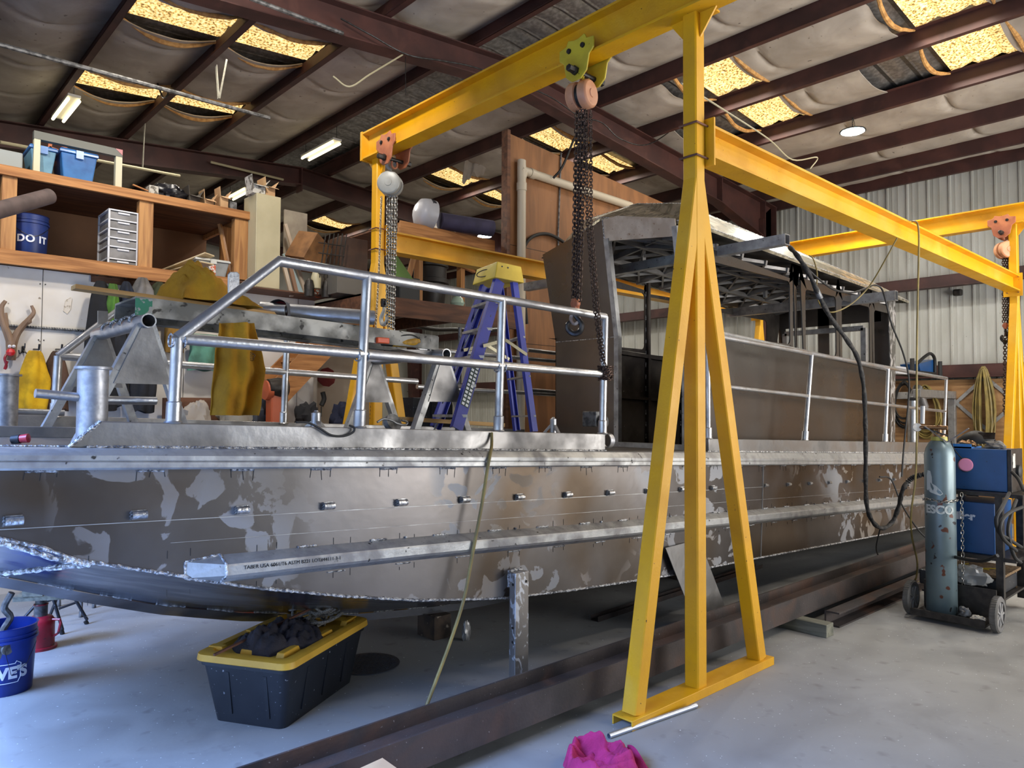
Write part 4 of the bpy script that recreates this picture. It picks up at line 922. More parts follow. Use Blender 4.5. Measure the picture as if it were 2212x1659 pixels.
b = B(); b.tube([ra(-100, .26, .158), ra(-88, .12, .158), ra(-60, .17, .162), ra(-35, .27, .160)], .0018, 5); build(b, 'wire_handle', m_steel, bk)
m_cast = mat('cast_alloy', (.5, .5, .5), (.3, .3, .3), rough=.5, metal=.6, scale=20)
b = B(); q = at(8, 1400, y=c.y-.10); b.rings([(.03, 0), (.055, .01), (.055, .03), (.03, .035), (.028, .05), (0, .05)], q, 20, (.25, -1, 0)); b.rings([(.014, -.01), (.014, .02), (0, .02)], q+V((.05, 0, .035)), 10, (.2, -1, 0)); b.rings([(.014, -.01), (.014, .02), (0, .02)], q+V((.045, 0, -.04)), 10, (.2, -1, 0))
b.tube(cat([q+V((-.03, 0, .03)), q+V((.0, .02, .10)), q+V((.03, .02, .16)), q+V((.0, .02, .22)), q+V((.03, .0, .30))], 4), .018, 8); b.tube(cat([q+V((.02, 0, -.04)), q+V((.015, 0, -.12)), q+V((-.03, 0, -.2))], 4), .014, 8)
solo(b, 'pump_housing', m_cast, 'dirty cast metal pump part hanging over the blue bucket rim', 'machine part', q)
# red bottle jack with wooden pad
c = at(86, 1400, z=0); c.z = 0; m_red = mat('red_enamel', hx('9e1f2e'), hx('7d1a26'), rough=.35, scale=8, spots=(hx('3a2a2a'), 20, .68, .72))
t = thing('bottle_jack', 'red hydraulic bottle jack with carry handle under the bow', 'jack', c)
b = B(); b.rings([(.10, 0), (.10, .015), (.085, .02), (.083, .15), (.085, .18), (.07, .205), (.05, .215), (0, .215)], c, 28); build(b, 'tank', m_red, t)
b = B(); b.rings([(.040, .21), (.040, .29), (.034, .292), (.034, .33), (0, .33)], c, 20); build(b, 'ram', m_cast, t); b = B(); b.rings([(.042, .285), (.044, .29), (.042, .295)], c, 20); build(b, 'red_collar', m_red, t)
d = R_; b = B(); b.tube([c+d*.08+V((0, 0, .19)), c+d*.13+V((0, 0, .19)), c+d*.135+V((0, 0, .17)), c+d*.12+V((0, 0, .10)), c+d*.09+V((0, 0, .08))], .008, 8); build(b, 'handle', m_red, t)
b = B(); b.box(c-F_*.084+V((0, 0, .12)), (.05, .05, .06), Matrix.Rotation(atan2(F_.y, F_.x)-pi/2, 3, 'Z')); build(b, 'rating_plate', m_cast, t, smooth=0)
solo(B().box(c+V((0.01, 0, .345)), (.30, .16, .03), Matrix.Rotation(-.5, 3, 'Z')).box(c+V((-.03, 0, .385)), (.12, .13, .05), Matrix.Rotation(-.5, 3, 'Z')), 'wood_pad', m_block, 'splintered wooden pad on top of the red jack', 'wood block', c+V((0, 0, .33)), smooth=0)
# black folding work stand
t = thing('folding_stand', 'black folding stand with rubber feet behind the red jack', 'folding stand', at(120, 1360, z=0))
legs = [((135, 1370), (112, 1283)), ((188, 1348), (160, 1290)), ((108, 1338), (126, 1283)), ((44, 1352), (85, 1298))]
for (f_, tp) in legs:
    a = at(*f_, z=0); d = a.xy.length; k = at(*tp, y=a.y+.02); build(B().tube([a+V((0, 0, .03)), k], .011, 10), 'leg', m_black, t); build(B().cyl(a, a.lerp(k, .12), .015, 12), 'foot', m_blk, t)
build(B().tube([at(90, 1303, y=6.2), at(113, 1295, y=6.2)], .009, 8).tube([at(127, 1315, y=6.3), at(163, 1302, y=6.3)], .009, 8), 'brace', m_black, t)
for u, v in ((175, 1333), (203, 1313), (127, 1310)):
    a = at(u, v, z=0); solo(B().rings([(.016, 0), (.014, .05), (.011, .055), (.011, .35), (0, .35)], a, 12), 'table_leg', m_cast, {175: 'chrome table leg just right of the folding stand', 203: 'short chrome table leg with black foot farthest right under the bow', 127: 'chrome table leg between the folding stand legs'}[u], 'table leg', a)
# ============================================================ LEFT BACKGROUND: WALL, SHELVES, CLOTHES
WY = 7.6
struct(B().bx((-4.9, WY, 0), (3.96, WY+.1, 2.83)), 'wall_white', m_white, smooth=0)
b = B(); b.bx((3.96, 9.6, 0), (6.1, 9.7, 2.6)); b.bx((3.96, 7.7, 0), (4.06, 9.6, 2.6)); struct(b, 'wall_inner', mat('cream_board', hx('cbbfae'), hx('bdb09d'), rough=.75, scale=2), smooth=0)
b = B()
for x in (-.2, 1.02+.0, 2.24, 3.46):
    xx = at(83, 700, y=WY).x+1.22*(x-1.02)/1.22 if False else x+.30
    b.bx((xx-.002, WY-.003, 0), (xx+.002, WY, 2.83))
    for z in (.6, 1.4, 2.2, 2.7):
        for s in (-.02, .02): b.rings([(.006, 0), (.006, .002), (0, .002)], (xx+s, WY-.002, z), 8, (0, -1, 0))
struct(b, 'trim_4', m_dark, smooth=0)
hp = [at(u, v, y=WY-.004) for u, v in ((141, 650), (151, 643), (155, 645), (152, 668), (145, 678), (137, 672))]
struct(B().poly(hp, (0, .003, 0)).tube(hp, .003, 5, closed=True), 'trim_4', mat('patched_board', hx('d8cdbd'), hx('9a8a74'), rough=.8, scale=30, lo=.6, hi=.7), smooth=0)
SY = 7.5
def px_box(u0, v0, u1, v1, y, dp, b=None, pad=0):
    a, c = at(u0, v1, y=y), at(u1, v0, y=y); b = b or B(); b.bx((a.x, y, min(a.z, c.z)), (c.x, y+dp, max(a.z, c.z))); return b, V(((a.x+c.x)/2, y+dp/2, min(a.z, c.z)))
def zline(u0, v0, u1, v1, y=SY): return (at(u0, v0, y=y).z+at(u1, v1, y=y).z)/2
zt1, zt0 = zline(0, 357, 544, 460), zline(0, 378, 539, 476)
zb1, zb0 = zline(0, 540, 494, 599), zline(0, 569, 494, 627)
xR = at(541, 465, y=SY).x; xL = -4.8
sh = thing('timber_storage_rack', 'two-level pine storage rack high along the white wall', 'storage rack', (xL, SY, zb0))
build(B().bx((xL, SY-.04, zt0), (xR, SY, zt1)), 'front_beam', m_pineX, sh, bev=.003); build(B().bx((xL, SY-.04, zb0), (3.0, SY, zb1)), 'front_beam', m_pineX, sh, bev=.003)
build(B().bx((xL, SY, zt1-.03), (xR, 8.75, zt1-.01)), 'shelf_board', m_dwood, sh, smooth=0); build(B().bx((xL, SY, zb1-.03), (xR, 8.75, zb1-.01)), 'shelf_board', m_dwood, sh, smooth=0)
build(B().bx((xL, 8.75, zb0), (xR, 8.77, zt1)), 'back_board', mat('hardboard', hx('8a6344'), hx('7b573b'), rough=.7, scale=1.5), sh, smooth=0)
for u0, u1 in ((2, 35), (300, 331), (507, 536)):
    x0, x1 = at(u0, 480, y=SY).x, at(u1, 480, y=SY).x; build(B().bx((x0, SY-.005, zb1), (x1, SY+.085, zt0)), 'stud', m_pineZ, sh, bev=.003)
for u0, u1, y in ((478, 500, 7.95),): x0, x1 = at(u0, 480, y=y).x, at(u1, 480, y=y).x; build(B().bx((x0, y, zb1), (x1, y+.04, zt0)), 'stud', m_pineZ, sh)
build(B().bar((at(475, 480, y=7.8).x, 7.8, zt0-.02), (at(500, 590, y=7.7).x, 7.7, zb1), .05, .03), 'brace', m_pineZ, sh, smooth=0)
build(B().bx((xR-.04, SY, zt0), (xR, 8.75, zt1)), 'end_beam', m_pineX, sh, smooth=0); build(B().bx((2.95, SY, zb0), (2.99, 8.75, zb1)), 'end_beam', m_pineX, sh, smooth=0)
def on(x0, x1, y, dp, z, h): return B().bx((x0, y, z), (x1, y+dp, z+h))
X_ = lambda u, v=400, y=SY: at(u, v, y=y).x
ZT = zt1-.01; ZB = zb1-.01
# things on the top shelf
m_btub = mat('blue_clear_plastic', hx('3f79b8'), hx('315f98'), rough=.3, scale=5, alpha=.9)
m_ctub = mat('frosted_blue_plastic', hx('6f9ab0'), hx('5a8298'), rough=.35, scale=5)
def tub(x0, x1, y, dp, z, h, m, ml, lab, grp=None, cat_='tote', name='storage_tub'):
    t = thing(name, lab, cat_, ((x0+x1)/2, y, z), grp); k = .03; b = B()
    lo = [(x0+k, y+k), (x1-k, y+k), (x1-k, y+dp-k), (x0+k, y+dp-k)]; hi = [(x0, y), (x1, y), (x1, y+dp), (x0, y+dp)]
    loft(b, [[V((p[0], p[1], z)) for p in lo], [V((p[0], p[1], z+h*.86)) for p in hi]]); build(b, 'body', m, t, smooth=0, bev=.01)
    b = B(); e = .012; loft(b, [[V((p[0]+(e if p[0] > (x0+x1)/2 else -e), p[1]+(e if p[1] > y+dp/2 else -e), zz)) for p in hi] for zz in (z+h*.86, z+h*.95)]+[[V((p[0], p[1], z+h)) for p in hi]]); build(b, 'lid', ml, t, smooth=0, bev=.005)
    b = B(); b.bx(((x0+x1)/2-.03, y-.022, z+h*.72), ((x0+x1)/2+.03, y-.002, z+h*.97)); build(b, 'latch', ml, t, smooth=0); return t
tub(X_(68, 350), X_(124, 350), SY+.05, .35, ZT, .27, m_ctub, MATS['blue_clear_plastic'], 'pale frosted storage tub with blue lid on the top shelf, left of the bluer tub')
tub(X_(133, 360), X_(211, 375), SY+.03, .38, ZT, .29, m_btub, m_btub, 'translucent blue storage tub on the top shelf inside the white frame')
solo(on(X_(-40, 350), X_(52, 350), SY+.06, .3, ZT, .17), 'flight_case', plain('grey_case', '8f9390', .5), 'long grey case at the left edge of the top shelf', 'case', (X_(5), SY+.06, ZT), smooth=0, bev=.01)
t = thing('standing_frame', 'pale metal frame standing on the top shelf over the blue tubs', 'metal frame', (X_(80), SY+.02, ZT)); m_cream = plain('cream_steel', 'c9c0a0', .5)
y = SY+.02; z2_ = at(90, 285, y=y).z; z3_ = at(255, 322, y=y).z; zz = (z2_+z3_)/2
for u in (81, 259): build(B().bx((X_(u-7, 330), y, ZT), (X_(u+7, 330), y+.06, zz-.06)), 'post', m_cream, t, smooth=0)
build(B().bx((X_(74, 300), y-.005, zz-.07), (X_(266, 330), y+.06, zz)), 'top_rail', plain('grey_painted_steel', '5f5f56', .5), t, smooth=0)
build(B().poly([(X_(250, 325), y-.008, zz-.001), (X_(266, 325), y-.008, zz-.001), (X_(266, 325), y-.008, zz-.055)], (0, .004, 0)), 'red_corner', m_red, t, smooth=0)
b = B(); 
for k in range(3): b.bar((X_(126+3*k), SY+.5, ZT+.36+.05*k), (X_(160+1*k), SY+.5, ZT+.34+.05*k), .02, .012)
b.bar((X_(122), SY+.5, ZT), (X_(132), SY+.5, ZT+.5), .02, .03, (1, 0, 0)); b.bar((X_(158), SY+.5, ZT), (X_(166), SY+.5, ZT+.46), .02, .03, (1, 0, 0)); solo(b, 'orange_rack', plain('orange_paint', 'b9602b', .5), 'small orange ladder-like rack behind the blue tubs', 'rack', (X_(140), SY+.5, ZT), smooth=0)
rb_ = random.Random(5)
def carton(x0, x1, y, dp, z, h, lab, m=None, flaps=True, grp=None, rot=0):
    t = thing('cardboard_box', lab, 'box', ((x0+x1)/2, y+dp/2, z), grp); m = m or m_card; b = B(); b.bx((x0, y, z), (x1, y+dp, z+h)); build(b, 'body', m, t, smooth=0)
    if flaps:
        b = B(); L_ = (x1-x0)
        b.poly([(x0, y, z+h), (x1, y, z+h), (x1+.01, y-dp*.35, z+h-.03), (x0+.01, y-dp*.3, z+h-.02)], (0, 0, .004)); b.poly([(x1, y, z+h), (x1, y+dp, z+h), (x1+L_*.4, y+dp*.95, z+h+.06), (x1+L_*.38, y, z+h+.07)], (0, 0, .004)); b.poly([(x0, y+dp, z+h), (x0, y, z+h), (x0-L_*.1, y, z+h+.10), (x0-L_*.12, y+dp, z+h+.1)], (.004, 0, 0)); build(b, 'flaps', m, t, smooth=0)
    return t
m_wbox = mat('printed_box', hx('bdb8ad'), hx('6d675d'), rough=.7, scale=22, lo=.55, hi=.58)
carton(X_(326, 410), X_(346, 410), SY+.05, .12, ZT, .11, 'small white printed box on the top shelf left of the black bag', m_wbox, False)
crumple((X_(378, 420), SY+.15, ZT), .17, .12, .12, 'plastic_bag', plain('black_bag', '15151a', .3), 'crumpled black plastic bag on the top shelf', 'bag', 5)
carton(X_(413, 425), X_(436, 430), SY+.05, .2, ZT, .09, 'dark open box on the top shelf just right of the black bag', plain('dark_card', '4d453c', .8))
carton(X_(446, 440), X_(466, 440), SY+.05, .15, ZT, .08, 'torn brown box on the top shelf between a dark box and the right-hand boxes', m_card)
carton(X_(480, 440), X_(497, 440), SY+.05, .15, ZT, .14, 'open brown carton near the right end of the top shelf', m_card)
carton(X_(499, 450), X_(514, 450), SY+.03, .1, ZT, .10, 'small grey metal box at the right end of the top shelf', m_cast, False)
solo(B().bar((X_(288, 402), SY+.02, ZT+.07), (X_(322, 410), SY+.03, ZT+.04), .02, .012), 'wood_stick', m_pineX, 'thin wooden stick on the top shelf left of the small white box', 'stick', (X_(300), SY, ZT), smooth=0)
# on the lower shelf
bk2 = bucket((X_(71, 530), SY+.20, ZB), .135, .15, .37, 'dark blue bucket lettered DO IT on the lower shelf', mat('dark_blue_plastic', hx('1c3270'), hx('16285c'), rough=.4))
tx = text_mesh('DO IT', .085, .0006, .003, 1.1); wrap_text(tx, (X_(71, 530), SY+.20), .1465, radians(-135), ZB+.12); build(tx, 'white_lettering', MATS['white_print'], bk2, smooth=0)
b = B(); cx_, cy_ = X_(71, 530), SY+.20; b.tube([V((cx_+.147*cos(radians(a)), cy_+.147*sin(radians(a)), ZB+.27-.10*sin(radians((a+170)*180/160))**2)) for a in range(-170, -9, 10)], .003, 6); build(b, 'wire_handle', m_steel, bk2)
# drawer tower
t = thing('drawer_tower', 'white plastic drawer tower with clear drawers on the lower shelf', 'drawer unit', (X_(260, 500), SY+.1, ZB)); m_wp = plain('white_plastic', 'd3d3d6', .4); m_cl = mat('clear_drawer', hx('8d8a88'), hx('6f6c6a'), rough=.25, scale=6)
x0, x1 = X_(236, 460), X_(301, 470); y0, y1 = SY+.02, SY+.40; H_ = at(268, 455, y=SY).z-ZB
b = B()
for x in (x0, x1-.015):
    for y in (y0, y1-.015): b.bx((x, y, ZB), (x+.015, y+.015, ZB+H_))
fr = [0, .12, .34, .50, .66, .83, 1]
for f_ in fr: b.bx((x0, y0, ZB+H_*f_-.008), (x1, y1, ZB+H_*f_+.004))
build(b, 'frame', m_wp, t, smooth=0)
for f0, f1 in zip(fr, fr[1:]):
    b = B(); b.bx((x0+.016, y0+.004, ZB+H_*f0+.006), (x1-.016, y1-.02, ZB+H_*f1-.02)); d_ = build(b, 'drawer', m_cl, t, smooth=0); build(B().bx(((x0+x1)/2-.05, y0-.008, ZB+H_*f1-.035), ((x0+x1)/2+.05, y0+.004, ZB+H_*f1-.02)), 'handle', m_wp, d_, smooth=0)
# clear tote with label, boards
tt = tub(X_(425, 580), X_(497, 585), SY+.02, .30, ZB, .19, mat('grey_clear_plastic', hx('8b8d8c'), hx('747675'), rough=.3), plain('pale_lid', 'c8c8c2', .4), 'clear storage tote with orange and white label on the lower shelf')
build(B().bx((X_(452, 580), SY+.012, ZB+.03), (X_(467, 580), SY+.02, ZB+.13)), 'label_sticker', mat('orange_label', hx('c65a38'), hx('dcd8d0'), rough=.5, scale=40, lo=.5, hi=.55), tt, smooth=0)
for k, (a, c, lab) in enumerate((((365, 585), (432, 562), 'long pale board lying slanted on the lower shelf, uppermost of the boards'), ((385, 590), (436, 577), 'short pale board poking forward on the lower shelf beside the clear tote'))):
    p, q = at(*a, y=SY+.0), at(*c, y=SY+.25-.2*k); solo(B().bar((p.x, SY+.5, ZB+.015+.02*k), (q.x, SY-.02-.08*k, q.z+.02), .16, .012), 'board', plain('pale_board%d' % k, 'c9b48f', .7), lab, 'board', (p.x, SY, ZB), smooth=0)
# cream metal cabinet with cartons on top, panel and boards beside it
CY = 7.3; zc0 = 2.845
xa_, xb_ = X_(553, 500, CY), X_(606, 500, CY); zc1 = at(580, 421, y=CY).z
yb_ = 7.62
t = thing('steel_cabinet', 'tall cream steel cabinet standing on the loft beside the pine rack', 'cabinet', (xa_, CY, zc0)); m_cab = mat('cream_enamel', hx('bfb492'), hx('b3a886'), rough=.45, scale=3)
build(B().bx((xa_, CY, zc0), (xb_, yb_, zc1)), 'body', m_cab, t, smooth=0, bev=.006); build(B().bx((xa_+.008, CY-.006, zc0+.02), (xb_-.008, CY, zc1-.02)), 'door', m_cab, t, smooth=0)
carton(X_(548, 410, CY), X_(575, 410, CY), CY+.02, .18, zc1, .09, 'white printed carton on top of the cream cabinet, left of the brown one', m_wbox, True)
carton(X_(578, 410, CY), X_(598, 410, CY), CY+.04, .2, zc1, .10, 'brown carton with open flaps on top of the cream cabinet', m_card)
def lean(u0, v0, u1, v1, y, w_, th, name, m, lab, cat_='board'):
    p, q = at(u0, v0, y=y), at(u1, v1, y=y-.08); b = B(); b.bar(q, p, w_, th, (0, 1, 0)); return solo(b, name, m, lab, cat_, q, smooth=0)
m_pale = plain('pale_wood', 'c8b7a4', .7); m_pblue = plain('pale_blue_foam', 'a9bfc4', .7)
solo(px_box(613, 462, 664, 560, 7.95, .02)[0], 'beige_sheet', mat('beige_panel', hx('a49a88'), hx('94897a'), rough=.6), 'wide beige panel behind the leaning boards', 'panel', at(640, 560, y=7.95), smooth=0)
lean(616, 484, 662, 642, 7.7, .035, .03, 'leaning_board', m_pale, 'longest pale board leaning to the right beside the cream cabinet')
lean(614, 548, 652, 638, 7.62, .05, .03, 'leaning_board', m_pblue, 'pale blue foam board leaning in the middle of the stack by the cabinet')
lean(612, 568, 630, 640, 7.5, .04, .03, 'leaning_board', m_pale, 'short pale board leaning closest to the cream cabinet')
lean(622, 556, 642, 640, 7.55, .04, .03, 'leaning_board', plain('brown_wood', '9c7a62', .7), 'brown-edged board leaning between the pale and the blue boards')
# ---- coat hooks and hanging garments
zs = at(280, 608, y=WY).z
hk = thing('coat_rail', 'wooden coat rail with black hooks under the pine rack', 'coat rail', (X_(196), WY, zs))
build(B().bx((X_(196, 608, WY), WY-.025, zs-.045), (X_(372, 610, WY), WY, zs+.045)), 'rail_board', m_dwood, hk, smooth=0)
for u in (212, 243, 273, 300, 331, 368, 394):
    x = X_(u, 600, 7.5); b = B(); b.tube(cat([(x, WY-.025, zs+.02), (x, WY-.09, zs+.01), (x, WY-.11, zs+.06), (x, WY-.10, zs+.13)], 4), .006, 6); build(b, 'hook', m_dark, hk)
def garment(u0, u1, v0, v1, col, lab, y=7.42, top=.25, name='hanging_jacket', cat_='jacket', seed=0, fl=1, skew=0, fold=.035):
    """cloth hanging from a point: narrow at top, widening"""
    a, c = at(u0, v0, y=y), at(u1, v1, y=y); x0, x1 = a.x, c.x; z1_, z0_ = a.z, c.z; cx = (x0+x1)/2+skew; hw = (x1-x0)/2
    m = mat('cloth_'+name+str(seed), hx(col), tuple(k*.75 for k in hx(col)), rough=.9, scale=6, bump=.3, bscale=100) ; b = B()
    def fn(p, q):
        th = p*2*pi; s = top+(1-top)*min(1, q*2.3)**.7; s *= 1+.06*sin(q*9+seed)
        fo = 1+.16*sin(th*5+seed+q*3)+.10*noise.noise(V((th, q*4, seed)))
        sk = skew*(1-q)
        return (cx-skew+sk+hw*s*cos(th)*fo, y+(.075*min(1, q*3+.3))*sin(th)*fo+.0, z1_-(z1_-z0_)*q+.015*sin(th*3+seed)*q)
    b.grid(fn, 44, 26)
    b.add([fn(i/44, 0) for i in range(44)], [tuple(range(44))]); return solo(b, name, m, lab, cat_, (cx, y, z1_), smooth=80)
garment(188, 250, 604, 885, '17171b', 'long black overalls hanging from the leftmost hook', seed=1, name='hanging_overalls', cat_='overalls', skew=-.02, y=7.40)
garment(231, 254, 612, 700, '4f7a2a', 'lime green safety harness hanging between black and navy clothes', seed=2, name='safety_harness', cat_='harness', y=7.36, top=.6)
garment(253, 290, 606, 690, '1c2436', 'navy jacket hanging between the harness and the grey jacket', seed=3, y=7.42)
garment(284, 330, 597, 690, '74706d', 'grey jacket with pale collar hanging on the coat rail', seed=4, y=7.40, top=.35)
garment(324, 364, 607, 668, '3b4126', 'olive bag with yellow flashes hanging on the coat rail', seed=5, name='hanging_bag', cat_='bag', y=7.40)
garment(360, 392, 615, 760, '8a6526', 'tan leather welding jacket hanging behind the yellow one', seed=6, y=7.44)
garment(410, 470, 720, 800, '5d8f78', 'green cloth apron hanging behind the rail post', seed=7, name='hanging_apron', cat_='apron', y=7.42, top=.8)
garment(288, 332, 690, 890, '23242a', 'dark trousers hanging behind the aluminium trestle', seed=8, name='hanging_trousers', cat_='trousers', y=7.44, top=.7)
garment(236, 272, 690, 880, '1f2127', 'dark coverall hanging low beside the trestle leg', seed=12, name='hanging_coverall', cat_='coverall', y=7.44, top=.7)
gy_ = garment(42, 103, 756, 905, 'd9a80f', 'bright yellow rain jacket hanging at the lower left of the white wall', seed=9, y=7.40, top=.35)
for u in (73, 121):
    q_ = at(u, 757, y=WY); solo(B().tube([(q_.x, WY, q_.z+.01), (q_.x, 7.38, q_.z-.005), (q_.x, 7.36, q_.z+.04)], .008, 8), 'coat_peg', m_dark, 'dark peg holding the %s on the white wall' % ('bright yellow rain jacket' if u < 100 else 'brown jacket'), 'peg', q_)
garment(94, 146, 757, 885, '5a4030', 'brown jacket hanging right beside the bright yellow one', seed=10, y=7.45, top=.25)
b = B()
for dx, dz in ((0, 0),): x, z = at(50, 755, y=WY).x, at(50, 755, y=WY).z; b.box((x, WY-.006, z), (.02, .01, .06)); b.tube(cat([(x, WY-.01, z+.02), (x, WY-.07, z+.01), (x, WY-.08, z+.05)], 3), .005, 6); b.tube(cat([(x, WY-.01, z-.01), (x-.03, WY-.04, z-.04), (x-.04, WY-.05, z-.01)], 3), .005, 6); b.tube(cat([(x, WY-.01, z-.01), (x+.03, WY-.04, z-.04), (x+.04, WY-.05, z-.01)], 3), .005, 6)
solo(b, 'wall_hook', m_steel, 'chrome double coat hook on the white wall beside the stick reindeer', 'hook', (x, WY, z))
# reindeer made of sticks with a red nose
m_drift = wood('driftwood', hx('8b7059'), hx('6b5340'), (8, 8, 1.5)); dy = WY-.05
t = thing('stick_reindeer', 'reindeer face made of bare branches with a red nose on the white wall', 'wall decoration', at(22, 770, y=dy))
P_ = lambda u, v, d=0: at(u, v, y=dy-d)
build(B().tube(cat([P_(24, 742), P_(16, 720), P_(8, 700), P_(3, 680), P_(4, 662), P_(12, 650)], 4), [.035-.001*i for i in range(21)], 9).tube(cat([P_(14, 705), P_(12, 690), P_(10, 676)], 3), .02, 8), 'antler', m_drift, t)
build(B().tube(cat([P_(28, 742), P_(36, 722), P_(50, 703), P_(62, 690), P_(73, 675), P_(68, 660)], 4), [.034-.0011*i for i in range(21)], 9).tube(cat([P_(52, 700), P_(64, 694), P_(60, 690)], 3), .02, 8), 'antler', m_drift, t)
build(B().tube([P_(25, 738), P_(24, 778)], [.045, .035], 10), 'snout', m_drift, t)
for u in (21, 30): build(B().rings([(0, -.012), (.014, 0), (0, .012)], P_(u, 748, .05), 10, (0, 1, 0)), 'eye', m_wp, t)
build(B().rings([(.001, -.035), (.025, -.025), (.036, 0), (.025, .025), (.001, .035)], P_(23, 761, .06), 16), 'nose', plain('red_ball', 'c01f24', .4), t)
b = B(); b.tube(cat([P_(14, 765, .04), P_(10, 775, .05), P_(14, 790, .04), P_(10, 797, .04), P_(16, 780, .05)], 4), .010, 6); solo(b, 'key_ring', m_red, 'small red and black clip hanging beside the reindeer snout', 'clip', P_(12, 780))
# flexible conduit along the wall
p, q = at(0, 702, y=WY-.02), at(186, 715, y=WY-.02); p = p+(p-q)*3; b = B(); b.tube([p, q], .011, 8); n_ = int((q-p).length/.02)
for i in range(n_): b.rings([(.011, -.004), (.0145, 0), (.011, .004)], p.lerp(q, (i+.5)/n_), 8, (q-p))
solo(b, 'flexible_conduit', m_cast, 'ribbed metal conduit running along the white wall', 'conduit', p)

# ============================================================ LOFT BEHIND THE BOAT
LX0, LYf = 3.96, 6.55
zl = 2.80
t = thing('storage_loft', 'dark timber loft platform behind the gantry post and the ladder', 'loft', (LX0, LYf, zl-.2))
build(B().bx((LX0, LYf, zl-.19), (LX0+.04, 7.58, zl)), 'side_joist', m_dwood, t, smooth=0); build(B().bx((LX0, LYf-.04, zl-.21), (6.1, LYf, zl-.01)), 'front_joist', m_dwood, t, smooth=0)
build(B().bx((LX0, LYf, zl-.02), (6.08, 9.6, zl)), 'platform', m_dwood, t, smooth=0); solo(B().bx((2.95, 7.22, zc0-.015), (LX0, 7.62, zc0)), 'ledge_board', m_dwood, 'dark board ledge under the cream cabinet along the top of the white wall', 'ledge', (2.95, 7.25, zc0), smooth=0)
for x in (4.6, 5.3): build(B().bx((x, LYf, zl-.17), (x+.04, 9.5, zl-.02)), 'joist', m_dwood, t, smooth=0)
for u, y in ((904, 6.9), (996, 7.1)): x = X_(u, 600, y); build(B().bx((x, y, zl), (x+.06, y+.09, zl+.80)), 'stud', m_pineZ, t, smooth=0)
build(B().bx((X_(862, 555, 6.9), 6.88, zl+.80), (6.05, 6.94, zl+.94)), 'header', m_pineX, t, smooth=0); build(B().bx((X_(862, 555, 6.9), 6.9, zl+.92), (6.05, 8.9, zl+.94)), 'upper_deck', m_dwood, t, smooth=0)
build(B().bar((X_(868, 590, 6.92), 6.92, zl), (X_(905, 520, 6.92), 6.92, zl+.8), .06, .03, (0, 1, 0)), 'brace', m_pineZ, t, smooth=0); build(B().bar((4.9, 7.1, zl+.75), (5.9, 7.1, zl+.55), .05, .03), 'brace', m_pineX, t, smooth=0)
build(B().cyl((X_(989, 700, 6.6), 6.56, zl-.25), (X_(989, 700, 6.6), 6.56, 0), .022, 12), 'pipe_post', m_cast, t)
# stairs of pine boards leading up to the loft
b = B(); s0, s1 = at(560, 850, y=7.3), at(672, 760, y=7.3)
st = thing('timber_stair', 'pine plank stair rising to the loft behind the boat rail', 'stair', (3.3, 7.2, 0))
build(B().bar((2.45, 7.15, .85), (4.2, 7.15, 2.65), .04, .26), 'stringer', m_pineX, st, smooth=0); build(B().bar((2.45, 7.55, .85), (4.2, 7.55, 2.65), .04, .26), 'stringer', m_pineX, st, smooth=0)
for i in range(8): f_ = (i+.5)/8; x, z = 2.45+1.75*f_, .85+1.8*f_; build(B().bx((x-.12, 7.17, z+.02), (x+.12, 7.53, z+.055)), 'tread', m_pineX, st, smooth=0)
# radar dome, roll, crates on the loft
c = at(918, 545, y=6.95); c.z = zl+.94
t = thing('radar_dome', 'white radar dome lettered SIMR lying on its side on the loft', 'radar dome', c); ax = V((-.8, .12, .10)).normalized(); cc = c+V((0, 0, .16))
build(B().rings([(0, .13), (.10, .12), (.16, .08), (.175, .03), (.18, 0), (.18, -.09), (.15, -.10), (0, -.10)], cc, 36, ax), 'housing', plain('radome_grey', 'a9a9ae', .4), t, smooth=50)
tx = text_mesh('SIMR', .065, .001, .004); side_ = V((ax.y, -ax.x, 0)).normalized(); side_ = -side_ if side_.y > 0 else side_; ang0 = radians(78); upv_ = ax.cross(side_) if ax.cross(side_).z > 0 else side_.cross(ax)
vv = []
for p in tx.v:
    a = ang0-p.x/.181; vv.append(cc-ax*(.015+p.y)+(side_*cos(a)+upv_*sin(a))*(.182+p.z))
tx.v = vv; build(tx, 'dark_lettering', plain('dark_print', '2a2a30', .5), t, smooth=0)
p, q = at(950, 548, y=6.9), at(1062, 562, y=6.75); p.z = q.z = zl+.94+.10
solo(B().rings([(.0, 0), (.1, 0), (.1, (q-p).length), (.09, (q-p).length+.003), (.085, (q-p).length-.02), (0, (q-p).length-.02)], p, 22, q-p), 'foam_roll', mat('purple_foam', hx('39344f'), hx('2d2940'), rough=.8), 'dark purple roll of matting lying on the upper loft deck', 'roll', p)
carton(X_(955, 500, 7.2), X_(985, 500, 7.2), 7.2, .2, zl+.94, .22, 'printed carton on the loft right of the radar dome', m_wbox, False)
x = X_(945, 620, 6.95); b = B(); b.rings([(.17, 0), (.2, .3), (.23, .31), (.23, .36), (.2, .37), (.2, .5), (.22, .51), (.22, .54), (0, .54)], (x, 7.1, zl), 28); solo(b, 'black_drum', plain('black_drum_paint', '1d1b1a', .5), 'large black drum-like fan housing on the loft behind the ladder', 'drum', (x, 7.1, zl))
x = X_(977, 640, 6.8); b = B(); b.rings([(0, 0), (.06, 0), (.085, .05), (.06, .11), (.03, .13), (.035, .15), (0, .15)], (x, 6.7, zl), 20); solo(b, 'glass_jar', plain('pale_green_glass', '9fb7a5', .2), 'pale green rounded jar on the loft edge', 'jar', (x, 6.7, zl))
